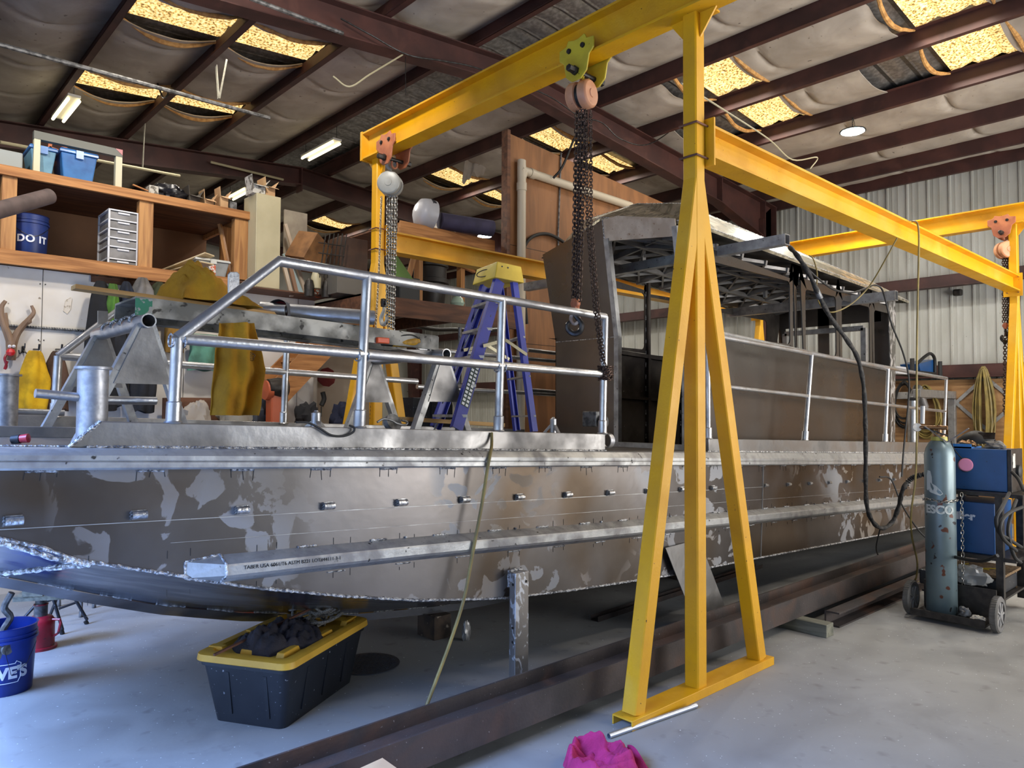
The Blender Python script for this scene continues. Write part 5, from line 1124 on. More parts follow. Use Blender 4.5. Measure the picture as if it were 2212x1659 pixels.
solo(B().bx((X_(868, 640, 6.62), 6.66, zl), (X_(912, 640, 6.62), 7.0, zl+.26)), 'black_crate', plain('crate_black', '191c1e', .5), 'low black crate on the loft right of the chains', 'crate', (X_(890, 640, 6.62), 6.66, zl), smooth=0, bev=.01)
g0, g1, g2 = at(855, 548, y=6.62), at(893, 604, y=6.62), at(852, 604, y=6.62)
solo(B().poly([g0, g1, g2, g0+(g2-g0)*.2+V((-.05, 0, 0))], (0, .03, 0)), 'green_panel', plain('leaf_green', '55772f', .6), 'leaf green triangular panel behind the hoist chains', 'panel', g2, smooth=0)
solo(px_box(735, 520, 795, 590, 7.3, .3)[0], 'brown_cupboard', mat('brown_veneer', hx('4a3122'), hx('3c271b'), rough=.5), 'dark brown cupboard on the loft left of the gantry post', 'cupboard', at(760, 590, y=7.3), smooth=0, bev=.004)
solo(px_box(728, 592, 790, 632, 6.9, .4)[0], 'grey_chest', plain('grey_chest_paint', '5f5a52', .5), 'long grey chest on the loft just behind the rail', 'chest', at(760, 632, y=6.9), smooth=0, bev=.004)
a_ = at(667, 545, y=7.5); b = B(); b.box(a_, (.30, .28, .34), Matrix.Rotation(.5, 3, 'Y') @ Matrix.Rotation(.4, 3, 'Z')); solo(b, 'cardboard_box', mat('old_cardboard', hx('8a6038'), hx('6d4a2a'), rough=.85), 'brown carton tilted among the clutter right of the leaning boards', 'box', a_, smooth=0)
b = B()
for i in range(6): p_, q_ = at(690+9*i, 600, y=7.1), at(704+9*i, 505, y=7.15); b.tube([p_, q_], .007, 6)
for k in range(4): b.tube([at(688, 590-22*k, y=7.1), at(744, 598-22*k, y=7.1)], .006, 6)
solo(b, 'wire_rack', m_dark, 'black wire rack on the loft left of the brown cupboard', 'wire rack', at(715, 600, y=7.1))
c = at(686, 633, y=7.3); b = B(); b.tube([c+V((.045*cos(a), 0, .045*sin(a))) for a in [i*pi/10 for i in range(20)]], .008, 8, closed=True)
for k in range(3): a = k*2.09+.5; b.tube([c, c+V((.045*cos(a), 0, .045*sin(a)))], .006, 6)
solo(b, 'valve_wheel', plain('orange_handwheel', 'c0552c', .5), 'small orange handwheel among dark clutter at the loft edge', 'hand wheel', c)
for k, (u, v, s_) in enumerate(((668, 622, 'dark rounded tool body beside the orange handwheel'), (683, 605, 'cream bottle shape standing above the orange handwheel'), (705, 625, 'dark tool lying right of the orange handwheel'))):
    c = at(u, v, y=7.15); b = B(); b.rings([(0, -.1), (.05, -.09), (.055, .02), (.04, .08), (0, .11)], c, 16); solo(b, 'stored_tool', m_dark if k != 1 else m_cab, s_, 'tool', c)
# plywood partition, pvc pipe, hose, conduits
PY = 6.66
x0_ = 6.09; b = B(); b.poly([(x0_, PY, 0), (x0_, PY, 5.06), (9.4, PY, 4.82), (12.4, PY, 4.62), (12.4, PY, 3.9), (7.6, PY, 3.9), (7.6, PY, 0)], (0, .04, 0)); struct(b, 'wall_partition', m_ply, smooth=0)
struct(B().bx((x0_-.05, PY-.02, 0), (x0_, PY+.09, 5.1)), 'trim_5', m_dwood, smooth=0)
b = B()
for z in (1.22, 2.44, 3.66): b.bx((x0_, PY-.003, z), (7.6, PY, z+.005))
for x in (7.3, 8.5, 9.75, 10.9): b.bx((x, PY-.003, 0 if x < 7.6 else 3.9), (x+.005, PY, 4.7))
struct(b, 'trim_5', m_dark, smooth=0)
pv = plain('aged_pvc', 'b5aa96', .45)
p1, p2 = at(1127, 385, y=PY-.07), at(1140, 372, y=PY-.07); p3 = at(1362, 445, y=PY-.07)
pvc = thing('pvc_pipe', 'cream drain pipe with elbow running down and across the plywood partition', 'pipe', p1)
build(B().tube(cat([(p1.x, PY-.07, .05), (p1.x, PY-.07, p1.z-.12), (p1.x, PY-.07, p1.z-.02), (p1.x+.05, PY-.07, p2.z+.0), (p1.x+.16, PY-.07, p2.z), (p3.x, PY-.07, p3.z)], 5), .055, 16), 'pipe', pv, pvc)
build(B().cyl((p1.x, PY-.07, p1.z-.16), (p1.x, PY-.07, p1.z-.06), .064, 16), 'collar', pv, pvc); build(B().cyl((p1.x+.14, PY-.07, p2.z), (p1.x+.22, PY-.07, p2.z-.005), .064, 16), 'collar', pv, pvc)
b = B(); b.tube(cat([at(u, v, y=PY-.04) for u, v in ((1138, 700), (1133, 640), (1127, 580), (1131, 540), (1145, 515), (1172, 505), (1200, 512), (1240, 540))], 5), .022, 10); solo(b, 'black_hose', m_blk, 'thick dark hose arching over the plywood partition', 'hose', at(1145, 515, y=PY-.04))
for k, (u0, v0, u1, v1, l) in enumerate(((1206, 490, 1207, 800, 'thin grey conduit running down the plywood beside the cabin'), (1213, 560, 1214, 800, 'second grey conduit just right of the first on the plywood'), (1212, 330, 1206, 500, 'upper grey conduit coming down from the roof over the plywood'))):
    solo(B().tube([at(u0, v0, y=PY-.02), at(u1, v1, y=PY-.02)], .011, 8), 'thin_conduit', m_cast, l, 'conduit', at(u0, v0, y=PY-.02))
# things hanging on / standing before the inner wall
b = B(); pts = [at(u, v, y=8.6) for u, v in ((868, 700), (900, 705), (940, 712), (985, 712), (1040, 716), (1090, 710))]; b.tube(cat(pts, 4), .03, 8); b.rings([(.06, -.02), (.06, .02), (0, .02)], pts[0], 12, (-1, 0, 0)); solo(b, 'wrapped_pipe', m_blk, 'thick black wrapped pipe along the cream inner wall', 'pipe', pts[0])
def tote2(u0, u1, v0, v1, y, lab):
    a, c = at(u0, v1, y=y), at(u1, v0, y=y); z0 = a.z; return tub(a.x, c.x, y, .45, 0.0, c.z, m_black, m_black, lab)
tote2(893, 975, 860, 900, 6.6, 'large black tote with a cardboard flap, standing behind the ladder')
lo_ = at(908, 852, y=6.8)
for k, (u, v, col, s_, lab) in enumerate(((740, 895, '20243a', .12, 'dark blue rag heap behind the boat rail, left of the yellow leg'), (665, 888, '2a2a2d', .12, 'dark tool heap in front of the grey inner wall'), (510, 880, '8f8a80', .15, 'pale striped rag heap behind the hanging yellow jacket'), (560, 880, '3c4048', .12, 'grey bag behind the rail post'), (425, 880, 'a39a90', .12, 'pale canvas bag behind the near corner post'))):
    c = at(u, v, y=6.8); crumple((c.x, c.y, 1.40), s_, s_*.8, s_*1.6, 'rag_heap', plain('rag%d' % k, col, .9), lab, 'rag heap', k+20)
px_ = at(440, 860, y=7.2); b = B(); b.bx((px_.x-.3, 7.0, 0), (px_.x+.5, 7.45, px_.z-.0)); solo(b, 'wooden_workbench', m_dwood, 'brown wooden bench cabinet against the white wall behind the trestle', 'bench', (px_.x, 7.2, 0), smooth=0)
b = B(); b.bx((1.9, 6.5, 1.36), (4.3, 6.98, 1.40)); b.bx((1.95, 6.55, 0), (2.03, 6.93, 1.36)); b.bx((4.17, 6.55, 0), (4.25, 6.93, 1.36)); solo(b, 'tall_workbench', m_dwood, 'tall timber workbench behind the boat carrying rags, mostly hidden by the hull', 'bench', (3.1, 6.7, 0), smooth=0)
# orange pillar drill/vise on the bench
c = at(592, 900, y=6.6); m_or2 = plain('orange_machine', 'b5552f', .45)
t = thing('orange_machine_stand', 'orange pedestal machine with black head behind the rail stanchion', 'machine', (c.x, 6.6, 0))
build(B().bx((c.x-.05, 6.55, 0), (c.x+.08, 6.68, at(590, 850, y=6.6).z)), 'column', m_or2, t, smooth=0, bev=.01)
k_ = at(600, 838, y=6.6); build(B().rings([(0, -.12), (.08, -.10), (.10, 0), (.09, .08), (0, .11)], k_, 20, (1, 0, .0)), 'motor', m_dark, t); build(B().rings([(0, -.06), (.09, -.05), (.10, .0), (.05, .05), (0, .06)], at(583, 843, y=6.62), 20, (1, 0, 0)), 'guard', m_or2, t)
c = at(697, 865, y=7.4); b = B(); b.tube(cat([at(697, 847, y=7.4), at(700, 862, y=7.4), at(694, 876, y=7.4)], 3), .028, 8); b.tube([at(694, 878, y=7.4), at(694, 900, y=7.4)], .006, 6); solo(b, 'black_hand_tool', m_blk, 'black handled tool hanging on the grey inner wall', 'tool', c)
c = at(702, 815, y=9.5); b = B(); b.rings([(0, -.1), (.14, -.06), (.10, .06), (0, .1)], c, 9, (0, 1, 0)); solo(b, 'red_reel', plain('dull_red', '7c1f22', .6), 'dull red reel hanging on the grey inner wall', 'reel', c)
# ============================================================ ON THE FOREDECK: TRESTLES, PLANKS, CLOTHES, LADDER
def leg2(b, p, q, w_=.04, h_=.05): b.bar(p, q, w_, h_, (0, 1, 0)); return b
def trestle(xa, ya, yb, z, spread_l, spread_r, lab, plate=True, zf=None):
    t = thing('aluminium_trestle', lab, 'trestle', (xa, (ya+yb)/2, zdeck(xa))); zf = zdeck(xa)+.004
    b = B(); b.pipe((xa, ya-.05, z), (xa, yb+.08, z), .034, .028, 22); build(b, 'top_pipe', m_alu, t)
    for y in (ya, yb):
        b = B(); leg2(b, (xa-spread_l, y, zf), (xa-.02, y, z-.02)); build(b, 'leg', m_alum, t, smooth=0)
        b = B(); leg2(b, (xa+spread_r, y, zf), (xa+.02, y, z-.02)); build(b, 'leg', m_alum, t, smooth=0)
        if plate: build(B().poly([(xa-.025, y-.03, z-.03), (xa+.025, y-.03, z-.03), (xa+spread_r*.55, y-.03, z-(z-zf)*.52), (xa-spread_l*.50, y-.03, z-(z-zf)*.52)], (0, .006, 0)), 'gusset_plate', m_alud, t, smooth=0)
    b = B()
    for k in range(4):
        yy = ya+.10+.16*k; b.tube([(xa+.045*cos(a), yy, z+.045*sin(a)) for a in [i*pi/8 for i in range(9)]], .007, 6)
    build(b, 'pipe_saddle', m_weld, t)
    return t
pa = at(320, 693, y=3.62); trestle(pa.x, 3.66, 4.45, pa.z, .27, .20, 'aluminium A-shaped trestle at left with an open pipe end facing us')
pb = at(963, 765, y=3.62); t2 = trestle(pb.x, 3.66, 4.45, pb.z, .24, .24, 'aluminium trestle behind the blue ladder holding the plank end', True)
solo(B().bar(at(222, 700, y=4.5), at(222, 672, y=4.5), .05, .012, (0, 1, 0)), 'upright_flat_bar', m_alum, 'short flat aluminium upright on the far end of the left trestle', 'metal bar', at(222, 700, y=4.5), smooth=0)
zp = (pa.z+pb.z)/2+.045
m_plk = mat('splattered_plank', (.62, .61, .58), (.45, .44, .41), rough=.5, rough2=.7, metal=.5, scale=7, spots=((.25, .24, .22), 22, .64, .7))
def zpl(x): return pa.z+.036+(pb.z-pa.z)*(x-pa.x)/(pb.x-pa.x)
xe0, xe1 = pa.x-.02, pb.x+.03
t = thing('scaffold_plank', 'long splattered aluminium scaffold plank resting on the two trestles', 'scaffold plank', (xe0, 3.72, zpl(xe0)))
b = B()
for y in (3.74, 4.10): b.bar((xe0, y, zpl(xe0)+.04), (xe1, y, zpl(xe1)+.04), .012, .085); b.bar((xe0, y+(.02 if y < 4 else -.02), zpl(xe0)+.004), (xe1, y+(.02 if y < 4 else -.02), zpl(xe1)+.004), .05, .006)
build(b, 'side_rail', m_plk, t, smooth=0); build(B().bar((xe0, 3.92, zpl(xe0)+.085), (xe1, 3.92, zpl(xe1)+.085), .36, .01), 'deck', m_plk, t, smooth=0)
build(B().bar((xe0-.005, 3.735, zpl(xe0)+.04), (xe0+.07, 3.735, zpl(xe0)+.04), .004, .08), 'green_sticker', mat('worn_green', hx('2f7a5c'), (.6, .6, .58), rough=.6, scale=30, lo=.5, hi=.55), t, smooth=0)
zpt = lambda x: zpl(x)+.092
p, q = at(157, 664, y=3.86), at(600, 704, y=3.86); p.z = zpt(p.x)+.018-.0; q.z = zpt(q.x)+.012
m_lath = wood('pale_lath', hx('c39a5e'), hx('a87d45'), (1, 12, 12))
solo(B().bar(p, q, .09, .02), 'wood_batten', m_lath, 'long pale batten lying along the plank and sticking out to the left', 'batten', p, smooth=0)
p, q = at(408, 634, y=4.0), at(732, 704, y=4.0); q.z = zpt(q.x)+.01
solo(B().bar(p, q, .09, .022), 'wood_batten', m_lath, 'pale batten propped up through the yellow jacket, sloping down to the right', 'batten', q, smooth=0)
p, q = at(560, 722, y=3.92), at(808, 717, y=3.66)
r_ = .042; p.z = zpt(p.x)+r_; q.z = zpt(q.x)+r_
solo(B().pipe(p, q, r_, r_-.003, 26), 'aluminium_pipe', m_alu, 'fat bright aluminium pipe lying on the plank with its open end to the right', 'pipe', p)
p, q = at(520, 712, y=3.98), at(618, 716, y=3.80); p.z = zpt(p.x)+.034; q.z = zpt(q.x)+.034
solo(B().pipe(p, q, .034, .031, 24), 'aluminium_pipe', m_alu, 'short aluminium pipe under the grey hood, open end facing right', 'pipe', p)
# yellow leather jacket: heap on the plank and front panel hanging down
m_leather = mat('yellow_suede', hx('b8860f'), hx('9a6c0c'), rough=.85, scale=7, lo=.35, hi=.65, bump=.35, bscale=60, tint=(hx('6f4d0c'), 4, .56, .75))
jt = thing('leather_jacket', 'mustard yellow leather welding jacket draped over the plank', 'jacket', at(440, 690, y=3.86))
ja, jb = at(372, 690, y=3.86), at(540, 700, y=3.86)
def jf(a, c):
    x = ja.x+(jb.x-ja.x)*a; z0 = zpt(x)+.022; env = sin(pi*min(1, a*1.02))**.45; prof_ = (.20 if a < .35 else .20-.14*(a-.35)/.65)
    h = env*sin(pi*c)**.4*prof_; y = 3.72+.34*c
    return (x+.03*sin(c*5+a*3)-.03*(h/.2), y+.02*sin(a*12), z0+h*(1+.2*noise.noise(V((a*5, c*3, 1)))+.28*(abs(noise.noise(V((a*9+c*4, c*7-a*5, 5))))-.2)))
build(B().grid(jf, 60, 30, .005), 'body', m_leather, jt, smooth=80)
A0, A1 = at(478, 712, y=3.70), at(560, 712, y=3.70)
def jh(a, c):     # hanging front: top follows the plank edge, widens downwards
    u = 468+(555-468)*a if c < .15 else None
    uu0, uu1 = 470-10*c, 548+24*min(c*2, 1)-18*max(0, c-.5)*2; v = 698+(897-698)*c
    p = at(uu0+(uu1-uu0)*a, v, y=3.70); return (p.x, 3.70+.03*sin(a*8+c*2)+.018*sin(a*17+c)-.02*(1-c)+.02*noise.noise(V((a*3, c*5, 2))), p.z)
build(B().grid(jh, 34, 30, .005), 'front_panel', m_leather, jt, smooth=80)
jc = at(541, 770, y=3.665); ring = [jc+V((.020*cos(a)*(1+.2*sin(5*a)), -.004, .020*sin(a)*(1+.2*sin(4*a)))) for a in [i*pi/12 for i in range(24)]]
bb = B().tube(ring, .0016, 4, closed=True)
for k in range(3): bb.tube(cat([jc+V((-.014, -.004, .010-.010*k)), jc+V((-.004, -.004, .014-.010*k)), jc+V((.004, -.004, .006-.010*k)), jc+V((.014, -.004, .012-.010*k))], 3), .0014, 4)
build(bb, 'printed_badge', m_dark, jt)
build(B().grid(lambda a, c: V(at(560+46*c, 700-30*sin(pi*a)*(.6+.4*c)+6*c, y=3.84+.14*a)), 14, 12, .005), 'sleeve', m_leather, jt, smooth=80)
# dark grey hood with red lining and steel coloured shapes beside it
c0, c1 = at(640, 700, y=3.95), at(598, 672, y=3.85)
b = B(); b.tube(cat([c0, c0.lerp(c1, .5)+V((0, 0, .02)), c1], 6), [.045+.002*i for i in range(13)], 22, cap=False)
for i, v in enumerate(b.v): b.v[i] = v+V((noise.noise(v*20), noise.noise(v*20+V((3, 3, 3))), noise.noise(v*20+V((7, 1, 2)))))*.008
t = thing('welding_sleeve', 'dark grey rolled sleeve with red lined opening lying on the plank', 'sleeve', c0); build(b, 'outer', plain('slate_fabric', '4d4f55', .8), t, smooth=80)
b = B(); b.tube([c1+(c0-c1)*.05, c1+(c0-c1)*.4], [.062, .05], 20, cap=False); build(b, 'lining', plain('dark_red_lining', '7c1b24', .7), t)
for u, v, r_, l in ((575, 694, .05, 'silver grey helmet shell on the plank left of the rolled sleeve'), (592, 700, .04, 'small grey rounded visor in front of the rolled sleeve')):
    c = at(u, v, y=3.9); b = B(); b.rings([(0, r_), (r_*.6, r_*.85), (r_*.95, r_*.4), (r_, 0), (r_*.9, -.03), (0, -.03)], c, 20, (.3, -.4, 1)); solo(b, 'helmet_shell', plain('grey_shell_%d' % u, '85888c', .35), l, 'helmet', c)
for u, v, r_, l in ((703, 688, .035, 'smaller black grinding disc behind the fat pipe'), (727, 686, .05, 'larger dark grinding disc standing behind the fat pipe')):
    c = at(u, v, y=4.05); b = B(); b.rings([(r_*.15, -.002), (r_, -.002), (r_, .002), (r_*.15, .002), (r_*.15, -.002)], c, 28, (-.2, -1, .1)); b.rings([(r_*.35, .0), (r_*.3, .006), (r_*.14, .006)], c, 16, (-.2, -1, .1)); solo(b, 'grinding_disc', m_blk, l, 'grinding disc', c)
c = at(824, 736, y=3.74); solo(B().box(c+V((0, 0, .0)), (.085, .05, .035)), 'orange_box', plain('bright_orange', 'e0521c', .4), 'small bright orange box on the plank right of the fat pipe', 'box', c, smooth=0, bev=.005)
c = at(873, 741, y=3.76); t = thing('angle_grinder', 'yellow angle grinder with black cord lying on the plank', 'grinder', c)
build(B().tube(cat([c+V((-.09, 0, -.01)), c+V((-.02, 0, .0)), c+V((.06, 0, .01)), c+V((.10, 0, .02))], 4), [.018, .02, .022, .025, .028, .03, .032, .034, .034, .033, .03, .03, .03], 14), 'body', mat('tool_yellow', hx('cf9a1c'), hx('a87a16'), rough=.5, scale=30), t)
build(B().tube([c+V((-.16, 0, -.012)), c+V((-.09, 0, -.01))], [.016, .018], 12), 'grip', m_blk, t); build(B().tube(cat([c+V((-.15, 0, 0)), c+V((-.06, -.02, .035)), c+V((.04, -.03, .05)), c+V((.12, -.02, .02)), c+V((.20, 0, -.01))], 5), .004, 6), 'cord', m_blk, t); build(B().rings([(.0, 0), (.012, 0), (.012, .03), (0, .03)], c+V((.10, 0, .04)), 12), 'spindle', m_steel, t)
c = at(913, 745, y=3.78); solo(B().rings([(0, .025), (.02, .02), (.034, 0), (.034, -.01), (0, -.01)], c, 18, (-.4, -.5, 1)).bar(c, c+V((.06, 0, -.01)), .02, .012), 'dust_mask', m_wp, 'white dust mask on the plank end right of the grinder', 'mask', c)
solo(B().poly([at(u, v, y=3.72) for u, v in ((862, 754), (965, 759), (958, 766), (930, 768))], (0, .1, 0)), 'sheet_offcut', m_alud, 'thin grey sheet offcut at the right end of the plank', 'sheet', at(900, 760, y=3.72), smooth=0)
solo(B().tube(cat([at(u, v, y=3.7) for u, v in ((515, 706), (521, 716), (526, 722), (527, 732))], 4), .005, 6), 'cord_end', m_blk, 'short black cord end hanging over the plank edge', 'cord', at(520, 710, y=3.7))
# stuff low on the deck
b = B(); b.bar(at(870, 905, y=3.75), at(1080, 918, y=3.75), .10, .025); solo(b, 'pale_board', m_lath, 'pale board lying on the deck behind the near coaming below the ladder', 'board', at(870, 905, y=3.75), smooth=0)
c = at(845, 916, y=3.45); b = B(); b.rings([(0, .02), (.05, .03), (.055, 0), (0, -.01)], c, 20, (.1, -1, .5)); b.tube(cat([at(u, v, y=3.35) for u, v in ((815, 912), (828, 905), (845, 908), (858, 915), (875, 918), (880, 912), (868, 908))], 4), .006, 7); solo(b, 'wire_brush_wheel', m_cast, 'grey wire brush wheel with cord behind the coaming', 'brush', c)
b = B(); b.tube(cat([at(u, v, y=3.12) for u, v in ((640, 912), (665, 913), (690, 925), (715, 940), (742, 942), (762, 934), (765, 924), (755, 919))], 5), .0055, 7); solo(b, 'power_lead', m_blk, 'thin black cord drooping over the near coaming left of the post', 'cord', at(700, 930, y=3.12))
b = B(); c = at(1283, 905, y=3.45); b.box(c, (.11, .13, .11)); b.rings([(.05, 0), (.05, .03), (.04, .035), (0, .035)], c+V((.0, -.07, -.02)), 20, (0.2, -1, 0)); solo(b, 'aluminium_gear_housing', m_cast, 'cast aluminium box fitting on the deck at the last rail post', 'fitting', c, smooth=30, bev=.008)
b = B(); c = V((3.79, 3.16, zcoam(3.74)-.045)); b.pipe(c+V((-.02, 0, 0)), c+V((.02, 0, 0)), .05, .045, 24); solo(b, 'pipe_ring', m_alu, 'short aluminium ring at the aft end of the forward coaming', 'ring', c)
c = at(44, 948, y=3.42); b = B(); b.rings([(0, 0), (.016, .002), (.018, .03), (0, .034)], c+V((.0, 0, .0)), 16, (.8, -.6, .1)); t = thing('red_plug', 'small red and black knob lying on the bow deck', 'knob', c); build(b, 'cap', plain('red_plastic', 'b02a35', .4), t); build(B().rings([(0, -.04), (.017, -.03), (.018, 0), (0, 0)], c, 16, (.8, -.6, .1)), 'grip', m_blk, t)
b = B(); b.box(at(20, 938, y=3.36), (.16, .02, .008), Matrix.Rotation(.35, 3, 'Y')); 
# ---- blue fibreglass stepladder
m_lad = mat('blue_fibreglass', hx('3a41a0'), hx('31388f'), rough=.45, scale=4, spots=(hx('6a72c8'), 30, .72, .76), bump=.05, bscale=90)
m_ladc = mat('yellow_top_cap', hx('dcbc3a'), hx('cfae30'), rough=.45, scale=6)
ld = thing('step_ladder', 'blue fibreglass stepladder with yellow cap standing on the boat deck', 'ladder', at(1050, 930, y=3.8))
fn0, fn1 = at(988, 927, y=3.52), at(1080, 606, y=3.72); ff0, ff1 = at(938, 924, y=3.98), at(1047, 618, y=3.98)
rn0, rn1 = at(1156, 932, y=3.56), at(1112, 606, y=3.74); rf0, rf1 = at(1114, 930, y=3.96), at(1078, 622, y=3.98)
def cchan(p, q, wd, dp, s):
    b = B(); d, sd, u = b.frame(p, q, (1, 0, 0)); w2 = wd/2
    b.prof([(-.003*1, -w2), (.003, -w2), (.003, w2), (-.003, w2)], p, q, (1, 0, 0)); 
    for e in (-w2, w2-.005): b.prof([(0, e), (s*dp, e), (s*dp, e+.005), (0, e+.005)], p, q, (1, 0, 0))
    return b
for p, q, s in ((fn0, fn1, -1), (ff0, ff1, 1)): build(cchan(p, q, .078, .03, s), 'front_rail', m_lad, ld, smooth=0)
for p, q, s in ((rn0, rn1, -1), (rf0, rf1, 1)): build(cchan(p, q, .05, .025, s), 'rear_rail', m_lad, ld, smooth=0)
for k in range(5):
    f_ = .06+.19*k+.02; a, c = fn0.lerp(fn1, f_), ff0.lerp(ff1, f_); b = B(); b.bar(a, c, .085, .018); st_ = build(b, 'step', m_alum, ld, smooth=0)
    build(B().bar(a.lerp(c, .12)+V((0, 0, -.01)), a+(fn0-a).normalized()*.12, .02, .004).bar(c.lerp(a, .12)+V((0, 0, -.01)), c+(ff0-c).normalized()*.12, .02, .004), 'step_brace', m_alum, st_, smooth=0)
for k in range(3):
    f_ = .1+.26*k; a, c = rn0.lerp(rn1, f_), rf0.lerp(rf1, f_); build(B().bar(a, c, .045, .012), 'rear_bar', m_alum, ld, smooth=0)
for a, c, m1 in ((fn0.lerp(fn1, .53), rn0.lerp(rn1, .50), at(1070, 740, y=3.6)), (ff0.lerp(ff1, .53), rf0.lerp(rf1, .50), at(1050, 745, y=4.0))):
    k_ = (a+c)/2+V((0, -.02, .07)); build(B().bar(a+V((0, -.02, 0)), k_, .004, .022, (0, 0, 1)).bar(k_, c+V((0, -.02, 0)), .004, .022, (0, 0, 1)), 'spreader', mat('zinc_strip', (.45, .43, .36), rough=.35, metal=.85) if 'zinc_strip' not in MATS else MATS['zinc_strip'], ld, smooth=0)
zt_ = at(1080, 574, y=3.8).z; c_ = [fn1, rn1, rf1, ff1]
b = B(); lo = [fn1+V((-.075, -.035, -.04)), rn1+V((.06, -.035, -.04)), rf1+V((.06, .05, -.04)), ff1+V((-.075, .05, -.04))]; lo = [V((p.x, p.y, zt_-.115)) for p in lo]; hi = [V((p.x+(.03 if i in (0, 3) else -.02), p.y+(.012 if i < 2 else -.012), zt_)) for i, p in enumerate(lo)]
loft(b, [lo, hi]); capo = build(b, 'top_cap', m_ladc, ld, smooth=0, bev=.006)
b = B(); e_c = (lo[0]+lo[3]+hi[0]+hi[3])/4; nrm = V((-1, 0, .26)).normalized(); e1 = V((0, 1, 0)); e2 = nrm.cross(e1)
b.tube([e_c+nrm*.004+e1*.085*cos(a)+e2*.026*sin(a) for a in [i*pi/16 for i in range(32)]], .0035, 6, closed=True); build(b, 'oval_badge', m_dark, capo)
b = B()
for a_, z in ((.25, .03), (.45, .03), (.4, .085), (.75, .085)): p = lo[0].lerp(lo[1], a_)+V((0, -.001+.012*(1-z/.115)*-0, .115-z)); b.rings([(.006, 0), (.005, .003), (0, .003)], p+V((0, .008, 0)), 10, (0, -1, 0))
build(b, 'rivet', m_steel, capo)
# safety decal strip on the near front rail
d, sd, u = B().frame(fn0, fn1, (1, 0, 0)); m_dec = plain('dark_green_decal', '16302a', .4); m_decw = plain('decal_white', 'e4e4e0', .5)
p0, p1 = fn0.lerp(fn1, .14), fn0.lerp(fn1, .40); off = -sd*0+V((0, -.0045, 0))
dec = build(B().bar(p0+off, p1+off, .001, .062, (1, 0, 0)), 'safety_decal', m_dec, ld, smooth=0)
b = B(); n_ = 11
for i in range(n_):
    for s in (-1, 1): q_ = p0.lerp(p1, (i+.5)/n_)+off+V((0, -.0012, 0))+u*.015*s; b.bar(q_-d*.008, q_+d*.008, .001, .020, (1, 0, 0))
build(b, 'decal_pictogram', m_decw, dec, smooth=0)
# ============================================================ WELDING CART AT RIGHT
m_blue = mat('blue_enamel', hx('1f5088'), hx('1b4677'), rough=.35, scale=3, spots=(hx('122a48'), 20, .73, .77))
XW = 6.72
a, bq, lf = at(2175, 972, x=XW), at(2175, 1064, x=XW), at(2006, 962, x=XW)
yr_, yl_ = a.y, 2.04; zt_w, zb_w = a.z, bq.z; xe_ = at(2199, 975, y=yr_).x
cart = thing('welding_cart', 'black steel welding cart on grey wheels carrying two blue machines', 'cart', (6.6, 1.8, 0))
cz0 = .07
build(B().bx((6.18, 1.60, .035), (6.46, 2.10, .05)).bx((6.16, 1.60, .035), (6.18, 2.10, .085)), 'toe_plate', m_dark, cart, smooth=0)
build(B().bx((6.46, 1.60, .04), (6.475, 2.10, .26)), 'back_plate', m_dark, cart, smooth=0)
zl_ = at(2160, 1290, x=6.6).z
build(B().bx((6.475, 1.58, .16), (7.25, 2.12, .175)), 'bottom_shelf', m_dark, cart, smooth=0); zs2 = at(2100, 1197, x=6.6).z
build(B().bx((6.6, 1.5, zs2-.03), (7.25, 2.06, zs2)), 'middle_shelf', m_dark, cart, smooth=0); build(B().bx((6.60, 1.45, zb_w-.03), (7.28, 2.06, zb_w-.002)), 'top_shelf', m_dark, cart, smooth=0)
yp = at(2160, 1150, x=6.62).y
for x, y in ((6.62, yp), (7.22, yp), (6.62, 2.03), (7.22, 2.03)): build(B().bar((x, y, .08), (x, y, zb_w-.02), .05, .05, (1, 0, 0)), 'post', m_dark, cart, smooth=0)
build(B().bar((7.22, yp-.02, zb_w), (7.22, yp-.02, zb_w+.0), .04, .04), 'handle', m_dark, cart, smooth=0) if False else None
m_tyre = mat('grey_tyre', hx('6a6764'), hx('57544f'), rough=.7, scale=10)
def wheel(c, r, w_, lab=None, rot=V((0, 1, 0))):
    b = B(); b.rings([(r*.72, -w_*.5), (r*.93, -w_*.5), (r, -w_*.3), (r, w_*.3), (r*.93, w_*.5), (r*.72, w_*.5), (r*.72, -w_*.5)], c, 36, rot); 
    o = build(b, 'wheel', m_tyre, cart); n = B()
    for k in range(40):
        a_ = 2*pi*k/40; n.box(V(c)+V((cos(a_), 0, sin(a_)))*r, (.008, w_*.7, .004), Matrix.Rotation(-a_+pi/2, 3, 'Y'))
    build(n, 'tread', m_tyre, o, smooth=0)
    h = B(); h.rings([(r*.73, -w_*.25), (r*.73, w_*.25), (r*.66, w_*.25), (r*.66, -w_*.25), (r*.73, -w_*.25)], c, 30, rot); h.rings([(0, -w_*.30), (r*.72, -w_*.28), (r*.72, w_*.28), (0, w_*.30)], c, 30, rot); h.rings([(0, -w_*.55), (r*.16, -w_*.5), (r*.16, w_*.5), (0, w_*.55)], c, 16, rot)
    for k in range(7):
        a_ = 2*pi*k/7; d = V((cos(a_), 0, sin(a_))); h.bar(V(c)+d*r*.12, V(c)+d*r*.7, w_*.9, .014, V((0, 1, 0)).cross(d))
    build(h, 'hub', plain('grey_hub', '8a8886', .5) if 'grey_hub' not in MATS else MATS['grey_hub'], o, smooth=30)
wheel((6.34, 2.155, .13), .13, .05); wheel((6.26, 1.545, .13), .13, .05)
c5 = at(2200, 1325, x=7.2); build(B().rings([(.0, -.015), (.05, -.015), (.05, .015), (0, .015)], (7.2, 1.52, .05), 18, (0, 1, 0)), 'caster', m_cast, cart)
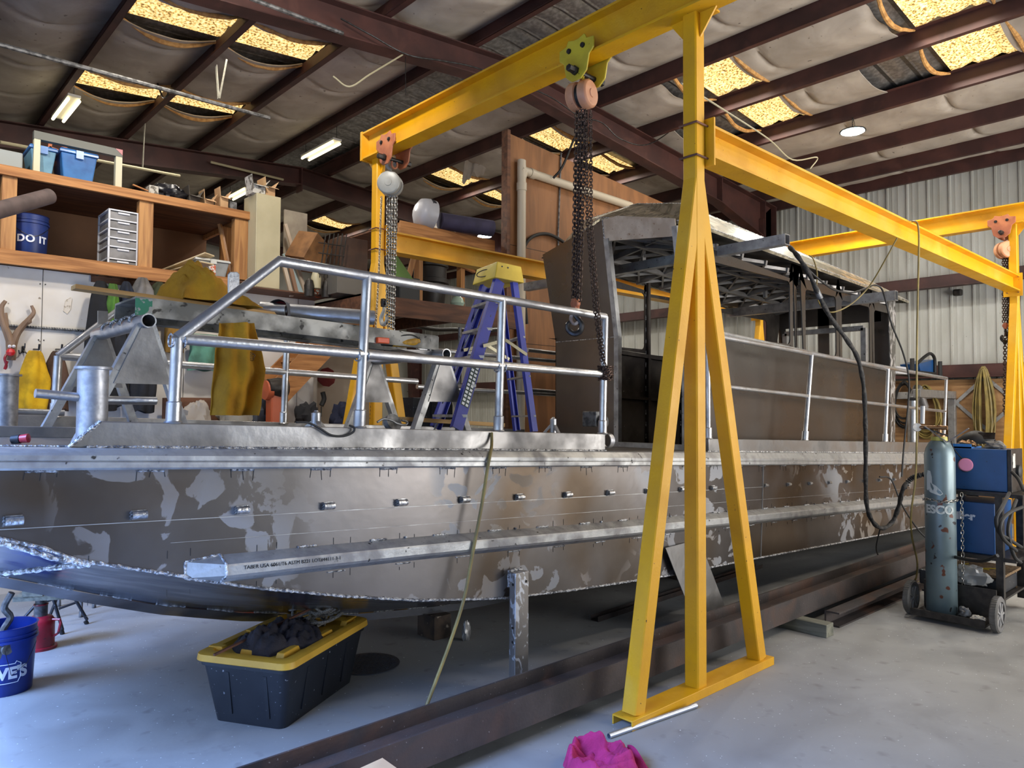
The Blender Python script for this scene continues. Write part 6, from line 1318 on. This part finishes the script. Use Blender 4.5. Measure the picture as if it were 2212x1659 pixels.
# upper machine
w1 = thing('welding_power_source', 'blue welding machine with black control panel on top of the cart', 'welding machine', (XW, yl_, zb_w))
build(B().bx((XW, yr_, zb_w), (xe_, yl_, zt_w)), 'case', m_blue, w1, smooth=0, bev=.006)
build(B().bx((XW-.002, yr_-.03, zb_w-.002), (xe_+.002, yr_, zt_w+.004)), 'control_panel', m_dark, w1, smooth=0, bev=.004)
build(B().bx((XW+.02, yr_-.034, zt_w-.14), (XW+.09, yr_-.03, zt_w-.03)), 'sticker', m_wbox, w1, smooth=0)
build(B().rings([(.05, 0), (.05, .02), (.035, .03), (0, .03)], (XW+.16, yr_-.03, zb_w+.16), 24, (0, -1, 0)), 'dial', m_blk, w1)
build(B().bx((XW+.02, yr_+.25, zt_w), (XW+.30, yl_-.05, zt_w+.012)).bx((XW+.02, yr_+.25, zt_w), (XW+.03, yl_-.05, zt_w+.035)), 'tray', plain('bright_blue_tray', '2f78c0', .35), w1, smooth=0)
# lower machine
l0, l1 = at(2046, 1080, x=6.66), at(2150, 1190, x=6.66)
w2 = thing('wire_feeder_case', 'dark blue machine lettered ler on the cart below the upper one', 'welding machine', (6.66, l1.y, zs2))
build(B().bx((6.66, l1.y, zs2), (7.15, 2.0, l0.z)), 'case', m_blue, w2, smooth=0, bev=.006)
tx = text_mesh('Miller', .085, .0006, .004); tp = at(2064, 1121, x=6.658); place_text(tx, tp+V((0, .060, .005)), (0, -1, 0), (0, 0, 1)); build(tx, 'white_lettering', MATS['white_print'], w2, smooth=0)
# clutter on the lower shelf
solo(B().bx((6.56, 1.66, .62), (7.1, 2.28, .66)) if False else B().bx((6.64, 1.6, zs2-.17), (7.18, 2.02, zs2-.15)), 'stacked_cardboard', mat('flattened_card', hx('8f7350'), hx('5a4632'), rough=.9, scale=40, stretch=(1, 1, 6)), 'flattened brown cardboard on the cart under the dark blue machine', 'cardboard', (6.9, 1.9, zs2-.17), smooth=0)
solo(B().bx((6.66, 1.62, .178), (7.15, 2.2, zs2-.19)), 'black_tool_box', m_black, 'black box standing on the bottom shelf of the cart', 'box', (6.9, 1.9, .178), smooth=0, bev=.01)
crumple((6.55, 1.80, .26), .06, .13, .11, 'plastic_wrap', mat('clear_wrap', hx('9a9a98'), rough=.15, alpha=.6), 'crinkled clear plastic packet on the cart behind the plate', 'packet', 31)
crumple((6.33, 1.78, .05), .035, .04, .055, 'metal_fitting', m_cast, 'dirty star-shaped metal fitting on the toe plate beside the cylinder', 'fitting', 33)
crumple((6.30, 1.68, .05), .03, .05, .025, 'paper_scrap', MATS['paper'], 'crumpled white paper on the toe plate left of the wheel', 'paper', 35)
b = B(); rn = random.Random(9)
for k in range(8): p = V((6.66, 1.64+rn.random()*.35, zs2-.135+.004*k)); b.tube(cat([p, p+V((.0, .06, .01*rn.random())), p+V((.02, .12*rn.uniform(-1, 1), .02))], 4), .004, 5)
solo(b, 'yellow_twine', plain('yellow_cable', 'c8ad2e', .5), 'loose yellow cord on the cardboard of the cart', 'cord', (6.66, 1.9, zs2-.14))
# gas cylinder
m_cyl = mat('worn_teal_cylinder', hx('5f7075'), hx('6d7d80'), rough=.36, metal=.3, scale=3, spots=(hx('5a3527'), 9, .64, .66), speck=(hx('2f2d2d'), 22, .72, .74), tint=(hx('8a9186'), 2.0, .6, .8))
cx_, cy_ = 6.34, 1.935; CR = .107; zc = at(2025, 1000, y=1.9).z; zs_ = at(2025, 1000, x=cx_).z
t = thing('gas_cylinder', 'tall worn teal gas cylinder standing on the welding cart', 'gas cylinder', (cx_, cy_, .05)); zsh = at(2025, 1010, d=V((cx_, cy_, 0)).dot(fw.xyz)).z if False else 1.27
build(B().rings([(.09, .05), (CR-.004, .052), (CR, .06), (CR, zsh), (CR-.012, zsh+.05), (CR-.035, zsh+.095), (.05, zsh+.115), (.042, zsh+.12), (0, zsh+.12)], (cx_, cy_, 0), 40), 'body', m_cyl, t, smooth=50)
build(B().rings([(.052, zsh+.105), (.058, zsh+.112), (.055, zsh+.14), (0, zsh+.14)], (cx_, cy_, 0), 30), 'yellow_neck_ring', plain('dull_yellow_green', 'a9a14a', .5), t); build(B().rings([(.045, zsh+.14), (.045, zsh+.165), (0, zsh+.165)], (cx_, cy_, 0), 24), 'brass_collar', mat('brass', hx('8a6a4a'), rough=.4, metal=.8), t)
m_brass = MATS['brass']
rg = build(B().cyl((cx_, cy_, zsh+.16), (cx_, cy_, zsh+.23), .018, 12).cyl((cx_-.02, cy_+.16, zsh+.21), (cx_, cy_-.06, zsh+.21), .017, 12), 'regulator', m_brass, t)
gc = V((cx_-.03, cy_+.15, zsh+.21)); build(B().rings([(.032, -.01), (.034, .01), (.03, .014), (0, .012)], gc, 24, (-.8, -.5, .1)), 'gauge', plain('gauge_face', 'cfcac0', .3), rg); build(B().cyl(gc+V((0, -.04, .03)), gc+V((0, -.045, .17)), .017, 14), 'flow_tube', plain('frosted_tube', 'b3b1ac', .2), rg); build(B().bar(gc+V((.0, -.22, -.06)), gc+V((0, -.05, .0)), .02, .008), 'wrench', m_steel, rg, smooth=0)
build(B().bar((cx_-.06, cy_-.22, zsh+.21), (cx_-.05, cy_-.07, zsh+.10), .022, .006).bar((cx_-.05, cy_-.07, zsh+.10), (cx_-.03, cy_+.09, zsh+.22), .022, .006), 'spanner', m_alud, rg, smooth=0)
# stencilled letters and a white patch
m_wp2 = plain('worn_white_stencil', 'b9c0bd', .6)
av = atan2(-cy_, -cx_)
tx = text_mesh('ESCO', .085, .0005, .004); wrap_text(tx, (cx_, cy_), CR+.0008, av-1.05, at(2040, 1095, x=cx_-.12).z-.055); build(tx, 'white_lettering', m_wp2, t, smooth=0)
zz = at(2020, 1065, x=cx_-.12).z
b = B(); N_ = 24; pts = [(-.95, .02), (-.95, .13), (-.85, .17), (-.62, .165), (-.52, .12), (-.5, .07), (-.25, .055), (.05, .02), (.2, -.005), (.0, -.02), (-.3, -.01), (-.6, .0)]
vs = [V((cx_+(CR+.0012)*cos(av+p[0]), cy_+(CR+.0012)*sin(av+p[0]), zz+p[1])) for p in pts]; ctr = [V((cx_+(CR+.0015)*cos(av+q), cy_+(CR+.0015)*sin(av+q), zz+h)) for q, h in ((-.75, .09), (-.3, .02))]
b.add(vs+ctr, [(i, (i+1) % 12, 12) if i < 5 or i == 11 else (i, (i+1) % 12, 13) for i in range(12)]+[(5, 13, 12), (11, 12, 13)]); build(b, 'white_paint_patch', m_wp2, t)
b = B(); zch = at(2020, 1082, x=cx_-.12).z
b.chain([V((cx_+(CR+.007)*cos(a_), cy_+(CR+.007)*sin(a_), zch+.006*sin(a_*3))) for a_ in [av-1.7+i*.2 for i in range(18)]], .032, .02, .003, 8, 5); solo(b, 'retaining_chain', m_chains, 'thin chain wrapped around the teal gas cylinder', 'chain', (cx_, cy_, zch))
b = B(); b.chain([at(2077, 1065, x=6.50), at(2079, 1170, x=6.49), at(2081, 1268, x=6.49)], .036, .02, .003, 8, 5); solo(b, 'hanging_chain', m_chains, 'loose end of bright chain hanging down beside the cylinder', 'chain', at(2077, 1065, x=6.5))
# pink respirator filter and mask, glove, helmet on top
c = at(2086, 1004, x=6.695); t = thing('respirator', 'pink respirator cartridge hanging on the blue machine beside the cylinder', 'respirator', c)
build(B().rings([(.0, -.02), (.048, -.018), (.052, -.008), (.052, .008), (.046, .016), (.03, .018), (0, .016)], c, 30, (-1, -.25, .08)), 'filter', plain('pink_plastic', 'c57a9c', .5), t); build(B().rings([(.052, -.03), (.058, -.02), (.054, -.012)], c, 24, (-1, -.25, .08)), 'holder', m_cast, t); build(B().tube(cat([c+V((0, .02, .04)), c+V((.0, .08, .12)), c+V((.05, .12, .2))], 4), .004, 6), 'strap', m_blk, t)
q = at(2115, 950, x=6.95); t = thing('welding_helmet', 'black welding helmet lying on top of the blue machine', 'helmet', q)
b = B(); b.grid(lambda a_, k: q+V((.10*cos(pi*a_)*sin(pi*(.12+.76*k)), .13*(k-.5)*2+.02, -.03+.10*sin(pi*a_)**.8*sin(pi*(.1+.8*k)))), 20, 14, .006); build(b, 'shell', m_blk, t, smooth=70); build(B().grid(lambda a_, k: q+V((-.07+.02*k, -.13+.12*a_, .01+.05*k)), 6, 4, .008), 'visor', m_steel, t)
for k, (u, v, l) in enumerate(((2088, 958, 'small brass fitting cluster on the left of the machine top'), (2150, 966, 'pale glove lying on the right of the machine top'))):
    c = at(u, v, x=6.85); crumple((c.x, c.y, zt_w+.002), .05, .07, .045, 'fitting_cluster' if k == 0 else 'work_glove', m_brass if k == 0 else plain('grey_glove', '77736c', .9), l, 'fittings' if k == 0 else 'glove', 40+k)
# cables around the welder
def cable(pts, r, name, m, lab, cat_='cable', n=6):
    P = [p if isinstance(p, V) else at(p[0], p[1], y=p[2]) for p in pts]; return solo(B().tube(cat(P, n), r, 10), name, m, lab, cat_, P[0])
def corr(b, P, r):
    P = cat(P, 8)
    acc = 0
    for p, q in zip(P, P[1:]):
        acc += (q-p).length
        if acc > .022: b.rings([(r, -.006), (r*1.14, 0), (r, .006)], q, 12, (q-p)); acc = 0
# the long wrapped torch hose from the cabin roof to the cart
HP = [(1706, 534, 3.1), (1722, 552, 2.98), (1748, 592, 2.9), (1772, 645, 2.85), (1797, 690, 2.82), (1832, 738, 2.8), (1853, 775, 2.8), (1865, 830, 2.8), (1869, 900, 2.8), (1870, 960, 2.8), (1870, 1040, 2.8), (1873, 1095, 2.78), (1886, 1128, 2.75), (1906, 1141, 2.72), (1927, 1128, 2.68), (1941, 1095, 2.62), (1950, 1058, 2.55), (1966, 1036, 2.5), (1985, 1027, 2.42), (2005, 1024, 2.35)]
HW = [at(*p[:2], y=p[2]) for p in HP]
m_hose = mat('wrapped_hose', hx('1f1e1d'), hx('3a3632'), rough=.75, scale=1, stretch=(30, 30, 30), lo=.5, hi=.6, bump=.8, bscale=1.5)
ht = thing('torch_hose', 'thick black wrapped torch hose hanging from the cabin roof to the cart', 'hose', HW[9]); build(B().tube(cat(HW, 6), [.020+.003*sin(i*1.3) for i in range(len(HP)*6-5)], 12), 'sleeve', m_hose, ht)
b = B(); corr(b, HW[-4:], .023); build(b, 'corrugated_end', m_blk, ht)
build(B().tube([HW[3].lerp(HW[2], .4), HW[3]], .026, 12), 'grey_tape', m_cast, ht)
cable([(1708, 536, 3.12), (1742, 578, 2.95), (1780, 612, 2.9), (1808, 628, 2.9), (1842, 632, 2.9), (1870, 623, 2.92), (1888, 616, 2.95), (1903, 622, 2.92), (1912, 645, 2.88), (1926, 700, 2.86), (1950, 760, 2.85), (1963, 815, 2.84), (1962, 870, 2.84), (1956, 930, 2.84), (1951, 985, 2.84), (1948, 1030, 2.84)], .009, 'thin_black_cable', m_blk, 'thinner black cable looping over the cabin roof and down past the rail')
cable([(1900, 1030, 2.98), (1925, 1036, 2.92), (1948, 1090, 2.85), (1980, 1140, 2.78), (2003, 1165, 2.7)], .008, 'black_cable', m_blk, 'short black cable running from the hull lug down to the cart')
cable([(1901, 1143, 2.74), (1893, 1180, 2.8), (1897, 1200, 2.85), (1906, 1215, 2.9)], .007, 'dark_wire', m_blk, 'thin dark wire hanging from the bottom of the hose loop')
m_yh = mat('yellow_air_hose', hx('8f7c42'), hx('76673a'), rough=.5, scale=8)
cable([(1968, 482, 2.33), (1973, 478, 2.28), (1982, 484, 2.22), (1985, 520, 2.21), (1983, 620, 2.2), (1981, 720, 2.2), (1980, 850, 2.2), (1980, 960, 2.2), (1977, 1040, 2.2), (1968, 1110, 2.22), (1970, 1160, 2.25), (1981, 1210, 2.3), (1980, 1245, 2.35), (1974, 1257, 2.4), (1990, 1253, 2.38)], .008, 'yellow_air_hose', m_yh, 'yellow air hose looped over the side beam hanging straight to the floor', 'hose')
cable([(1938, 514, 2.30), (1915, 556, 2.4), (1880, 615, 2.6), (1845, 652, 2.7), (1812, 671, 2.78), (1788, 673, 2.85), (1770, 655, 2.95), (1764, 625, 3.0), (1765, 590, 3.05), (1757, 560, 3.1), (1748, 552, 3.15)], .006, 'yellow_extension_cord', m_yh, 'thin yellow cord swagged from the side beam to the cabin roof', 'cord')
yr0 = at(1064, 926, y=3.12)
cable([at(1062, 935, y=3.128), at(1062, 962, y=3.10), at(1058, 985, y=3.02), at(1052, 1020, y=3.015), at(1040, 1095, y=3.015), at(1022, 1190, y=3.01), at(1003, 1290, y=3.0), at(975, 1380, y=2.98), at(940, 1475, y=2.95), at(912, 1550, y=2.93), at(898, 1586, z=.01)], .009, 'yellow_hose', m_yh, 'yellow hose hanging over the near gunwale down to the floor', 'hose')
# tangle of cables at the right edge, with plastic bag
t_pts = [[(2186, 1020, 1.5), (2200, 1035, 1.45), (2212, 1060, 1.4)], [(2180, 1065, 1.5), (2165, 1095, 1.48), (2152, 1120, 1.5), (2158, 1150, 1.5), (2180, 1165, 1.48), (2206, 1182, 1.45)], [(2210, 1095, 1.45), (2180, 1108, 1.46), (2162, 1130, 1.48), (2165, 1160, 1.48), (2195, 1190, 1.45)], [(2195, 1080, 1.48), (2185, 1110, 1.48), (2178, 1150, 1.48), (2190, 1200, 1.46), (2205, 1215, 1.44)], [(2040, 1195, 1.98), (2070, 1205, 1.8), (2120, 1212, 1.62), (2155, 1200, 1.5)]]
for k, (pp, l) in enumerate(zip(t_pts, ('corrugated black hose stub on the control panel', 'thick black cable curling left of the tangle at the right edge', 'black cable crossing the tangle at the right edge', 'vertical black cable inside the tangle at the right edge', 'black cable sagging across the cart below the dark blue machine'))):
    cable(pp, .013, 'welding_cable', m_blk, l)
crumple((6.95, 1.40, .42), .07, .10, .42, 'black_bag', mat('shiny_black_bag', hx('252325'), rough=.2), 'crinkled dark plastic bag hanging at the right picture edge', 'bag', 50, 18)
# yellow stripes, dark box on stern arch
c = at(2000, 815, y=3.7); t = thing('portable_machine', 'small blue and black machine with bent handle on the stern arch', 'machine', c); z0 = A1.z+.115
build(B().bx((c.x-.35, 3.66, z0), (c.x+.35, 4.0, z0+.06)), 'base', m_blk, t, smooth=0, bev=.01); build(B().poly([(c.x-.22, 3.7, z0+.06), (c.x+.38, 3.7, z0+.06), (c.x+.42, 3.7, z0+.26), (c.x-.28, 3.7, z0+.16)], (0, .25, 0)), 'hopper', m_blue, t, smooth=0)
build(B().tube(cat([V((c.x-.4, 3.68, z0+.16)), V((c.x-.1, 3.68, z0+.27)), V((c.x+.15, 3.68, z0+.33)), V((c.x+.32, 3.68, z0+.26)), V((c.x+.33, 3.68, z0+.06))], 5), .022, 10), 'handle', m_blk, t); build(B().tube([V((c.x-.6, 3.68, z0)), V((c.x-.6, 3.68, z0+.22))], .03, 8).tube([V((c.x+.62, 3.7, z0)), V((c.x+.62, 3.7, z0+.24))], .03, 8), 'stub', m_blk, t)
solo(B().bx((c.x-.95, 3.75, z0), (c.x-.55, 4.0, z0+.10)), 'white_carton', m_wp, 'white carton on the stern arch left of the blue machine', 'box', (c.x-.75, 3.8, z0), smooth=0)
# coiled hoses on the lower plywood of the far wall
def hcoil(u, v, rx, rz, n, lab, m=m_yh, xw=12.46, seed=0):
    c = at(u, v, x=xw); b = B(); r = random.Random(seed); hung = []
    for k in range(n):
        a0 = r.uniform(0, 1); fx, fz = rx*r.uniform(.75 if rx > .15 else .25, 1.05), rz*r.uniform(.8, 1.05); dz = rz*.9-fz*.9+r.uniform(-.04, .02)
        pts = [V((xw-.012*k*.6-.01*r.random(), c.y+fx*cos(a_)*(1-.25*sin(a_)), c.z+dz+fz*sin(a_))) for a_ in [i*pi/11 for i in range(22)]]
        b.tube(pts, .011, 6, closed=True)
    b.tube([(xw+.03, c.y, c.z+rz*.95), (xw-.1, c.y, c.z+rz*.95)], .012, 6); return solo(b, 'coiled_hose', m, lab, 'hose', c)
hcoil(2002, 890, .20, .40, 12, 'coil of yellow hose on the plywood seen through the stern rail', seed=1)
hcoil(2128, 882, .13, .60, 16, 'long yellow hose coil hanging in front of the metal frame on the plywood', seed=2)
hcoil(1955, 875, .16, .36, 9, 'dark cable coil on the plywood beside the cabin corner', m_blk, seed=3)
b = B(); c = at(2129, 870, x=12.49); L_ = .42; q = [c+V((0, L_, 0)), c+V((0, 0, L_)), c+V((0, -L_, 0)), c+V((0, 0, -L_))]; qi = [c+(p-c)*.84 for p in q]; b.ringpoly(q, qi, (-.01, 0, 0)); solo(b, 'diamond_frame', m_alum, 'square metal frame hung as a diamond on the plywood wall', 'metal frame', c, smooth=0)
solo(B().box(at(2069, 632, x=12.7), (.1, .12, .1)), 'wall_lamp', m_dark, 'small dark lamp fixed high on the ribbed wall', 'lamp', at(2069, 632, x=12.7), smooth=0, bev=.02)

# ============================================================ LAMPS AND ROOF SERVICES
def emis(name, col, s): return mat(name, col, rough=.4, emit=col, estr=s)
m_tl = emis('lit_tube', (1, .95, .78), 3.5); m_led = emis('lit_led', (.93, .98, 1), 30)
m_fix = plain('white_enamel', 'b9b6ad', .5)
def tubelight(x, y0, y1, z, lab):
    t = thing('tube_light', lab, 'ceiling lamp', (x, y0, z))
    build(B().bx((x-.07, y0-.03, z+.02), (x+.07, y1+.03, z+.05)), 'housing', m_fix, t, smooth=0)
    for s in (-.06, .06): build(B().cyl((x+s, y0, z-.01), (x+s, y1, z-.01), .018, 10), 'lit_tube', m_tl, t)
    for y in (y0, y1): build(B().tube([(x, y, z+.05), (x, y, z+.35)], .004, 5), 'hanger', m_steel, t)
a_, c_ = at(126, 247, x=2.02), at(160, 199, x=2.02); tubelight(2.02, c_.y, a_.y, 5.36, 'twin tube lamp under the far left purlin')
a_, c_ = at(660, 338, x=5.42), at(727, 303, x=5.42); tubelight(5.42, c_.y, a_.y, 5.62, 'twin tube lamp under the ridge, right of the rafter splice')
a_, c_ = at(497, 421, x=5.42), at(535, 401, x=5.42); tubelight(5.42, c_.y, a_.y, 5.62, 'twin tube lamp far away just above the cream cabinet')
def highbay(u, v, z, lab, pw):
    c = at(u, v, x=9.87); t = thing('round_lamp', lab, 'ceiling lamp', c); b = B(); b.rings([(0, .05), (.05, .05), (.07, .03), (.16, .012), (.165, 0), (.15, -.004)], c, 32); build(b, 'housing', m_steel, t)
    b = B(); b.rings([(.145, -.008), (.0, -.008)], c, 32); build(b, 'lit_lens', m_led, t); zt = zpb(c.x); b = B(); b.chain([c+V((0, 0, .05)), V((c.x, c.y, zt))], .03, .02, .003, 8, 5); b.tube(cat([c+V((.05, 0, .04)), c+V((.12, .02, .12)), V((c.x+.02, c.y, zt))], 4), .004, 6); build(b, 'hanger', m_steel, t)
    l = bpy.data.lights.new('high_bay_and_fill_light', 'AREA'); l.shape = 'DISK'; l.size = .3; l.energy = pw; l.color = (1, .96, .9); l.spread = radians(160); o = bpy.data.objects.new('high_bay_and_fill_light', l); C.objects.link(o); o.location = c-V((0, 0, .02)); return t
highbay(1842, 284, 5.15, 'round LED lamp hanging under the right-hand roof', 55)
highbay(1047, 510, 5.05, 'round LED lamp hanging far back beside the plywood partition', 60)
for x, y, pw in ((8.8, 9.5, 38), (5.2, 14.5, 38), (5.6, -.9, 45), (9.6, -.6, 45), (4.6, 8.6, 45), (2.3, 4.6, 55), (-.2, 5.6, 55)):   # unseen fill lamps added without fixtures; the two leftmost aim at the white wall
    l = bpy.data.lights.new('high_bay_and_fill_light', 'AREA'); l.shape = 'DISK'; l.size = .3; l.energy = pw; l.color = (1, .93, .83); l.spread = radians(165); o = bpy.data.objects.new('high_bay_and_fill_light', l); C.objects.link(o); o.location = (x, y, 4.9); o.rotation_euler = (radians(58) if x < 3 else 0, 0, 0)
# perforated strip hangers, conduits, wires
m_perf = plain('perforated_steel', 'a39f90', .5)
def strip_hanger(pts, x, lab):
    t = None; b = B()
    for (u0, v0, u1, v1) in pts:
        p, q = at(u0, v0, x=x), at(u1, v1, x=x); b.bar(p, q, .05, .004, (1, 0, 0))
        n_ = int((q-p).length/.05)
        for i in range(n_): b.box(p.lerp(q, (i+.5)/n_)+V((-.003, 0, 0)), (.003, .012, .012))
    return solo(b, 'perforated_strap', m_perf, lab, 'bracket', at(pts[0][0], pts[0][1], x=x), smooth=0)
strip_hanger([(467, 142, 472, 212), (490, 128, 474, 212)], 3.13, 'V-shaped perforated steel strap under the left skylights')
strip_hanger([(313, 262, 308, 362)], 3.1, 'single perforated strap hanging from the rafter above the pine rack')
strip_hanger([(697, 0, 690, 40), (690, 14, 704, 42)], 3.5, 'V-shaped perforated strap at the top edge left of centre')
def conduit(p, q, r, lab, m=m_cast, name='conduit'): return solo(B().tube([p, q], r, 8), name, m, lab, 'conduit', p)
conduit(at(-60, 80, z=5.05), at(582, 255, z=5.30), .025, 'long grey conduit crossing below the left skylights')
conduit(at(540, -4, z=5.15), at(740, 72, z=5.3), .02, 'grey conduit at the top edge running down to the ridge')
conduit(at(0, 307, z=4.6), at(388, 380, z=4.9), .02, 'pale pipe high behind the pine rack', plain('pale_pipe', 'a89f80', .5), 'pale_pipe')
conduit(at(455, 350, y=11.83), at(612, 388, y=11.83), .02, 'pale pipe under the far rafter left of the tube lamp', MATS['pale_pipe'], 'pale_pipe')
def wire(pts, r, lab, m=m_steel, name='cable', z=None, y=None): P = [at(u, v, y=yy) for u, v, yy in pts]; return solo(B().tube(cat(P, 6), r, 6), name, m, lab, 'cable', P[0])
wire([(736, 40, 6.35), (800, 75, 6.3), (880, 118, 6.3), (960, 132, 6.3), (1040, 150, 6.3), (1180, 205, 6.35), (1250, 250, 6.35), (1300, 265, 6.35), (1340, 300, 6.3), (1400, 312, 6.3), (1470, 268, 6.3)], .009, 'grey cable strung along the near rafter and looping past the orange hoist')
wire([(720, 165, 6.6), (755, 187, 6.5), (800, 160, 6.4), (870, 118, 6.35)], .009, 'pale cable bending down left of the ridge', MATS['pale_pipe'])
wire([(1472, 180, 2.6), (1560, 235, 2.9), (1660, 300, 3.3), (1712, 345, 3.5), (1765, 340, 3.6), (1750, 365, 3.6)], .007, 'pale cable strung from the near post to the right purlins', MATS['pale_pipe'])
wire([(876, 122, 6.3), (876, 205, 6.3)], .004, 'short wire hanging from the cable left of the gantry beam')
wire([(1240, 300, 6.4), (1215, 360, 6.4), (1195, 385, 6.5)], .016, 'bundle of dark cables dropping to the plywood top', m_blk)
b = B(); b.chain([at(465, -5, x=3.1), at(463, 118, x=3.1)], .05, .03, .004, 8, 5); solo(b, 'light_chain', m_steel, 'thin chain hanging in front of the upper left skylight', 'chain', at(463, 100, x=3.1))
b = B(); P = [at(u, v, x=2.9) for u, v in ((335, 164), (342, 185), (352, 210), (362, 205), (362, 196))]; b.tube(cat(P, 4), .012, 6); solo(b, 'bent_hanger', m_dark, 'black bent strap hanging from the long conduit at the lower left skylight', 'strap', P[0])
# torn flap of insulation hanging down
fp = at(1040, 310, y=8.3)
b = B(); u0, v0 = 1003, 318
b.grid(lambda a_, k: V(at(1006+70*a_-8*k, 330-16*a_+(62-14*a_+6*sin(a_*14)+4*sin(a_*31))*k, y=9.5+.05*sin(a_*6+k*2))), 30, 10, .006)
solo(b, 'torn_insulation', m_insul, 'torn flap of insulation hanging down left of the plywood partition', 'insulation flap', at(1040, 330, y=9.5), smooth=70)
# pipe pointing into the picture at the left edge
p, q = at(-60, 472, d=4.6), at(106, 424, d=5.6); p = at(-90, 478, d=4.7)
solo(B().rings([(0, 0), (.058, 0), (.058, (q-p).length), (.05, (q-p).length), (.05, (q-p).length-.01), (0, (q-p).length-.01)], p, 28, (q-p)), 'cardboard_tube', mat('brown_tube', hx('5f4f4c'), hx('4f4240'), rough=.7, scale=8), 'dull brown tube poking in from the left edge in front of the rack', 'tube', p)
for o in bpy.data.objects:
    if o.type == 'MESH' and ('weld' in o.name) and o.parent is not None: o['kind'] = 'stuff'
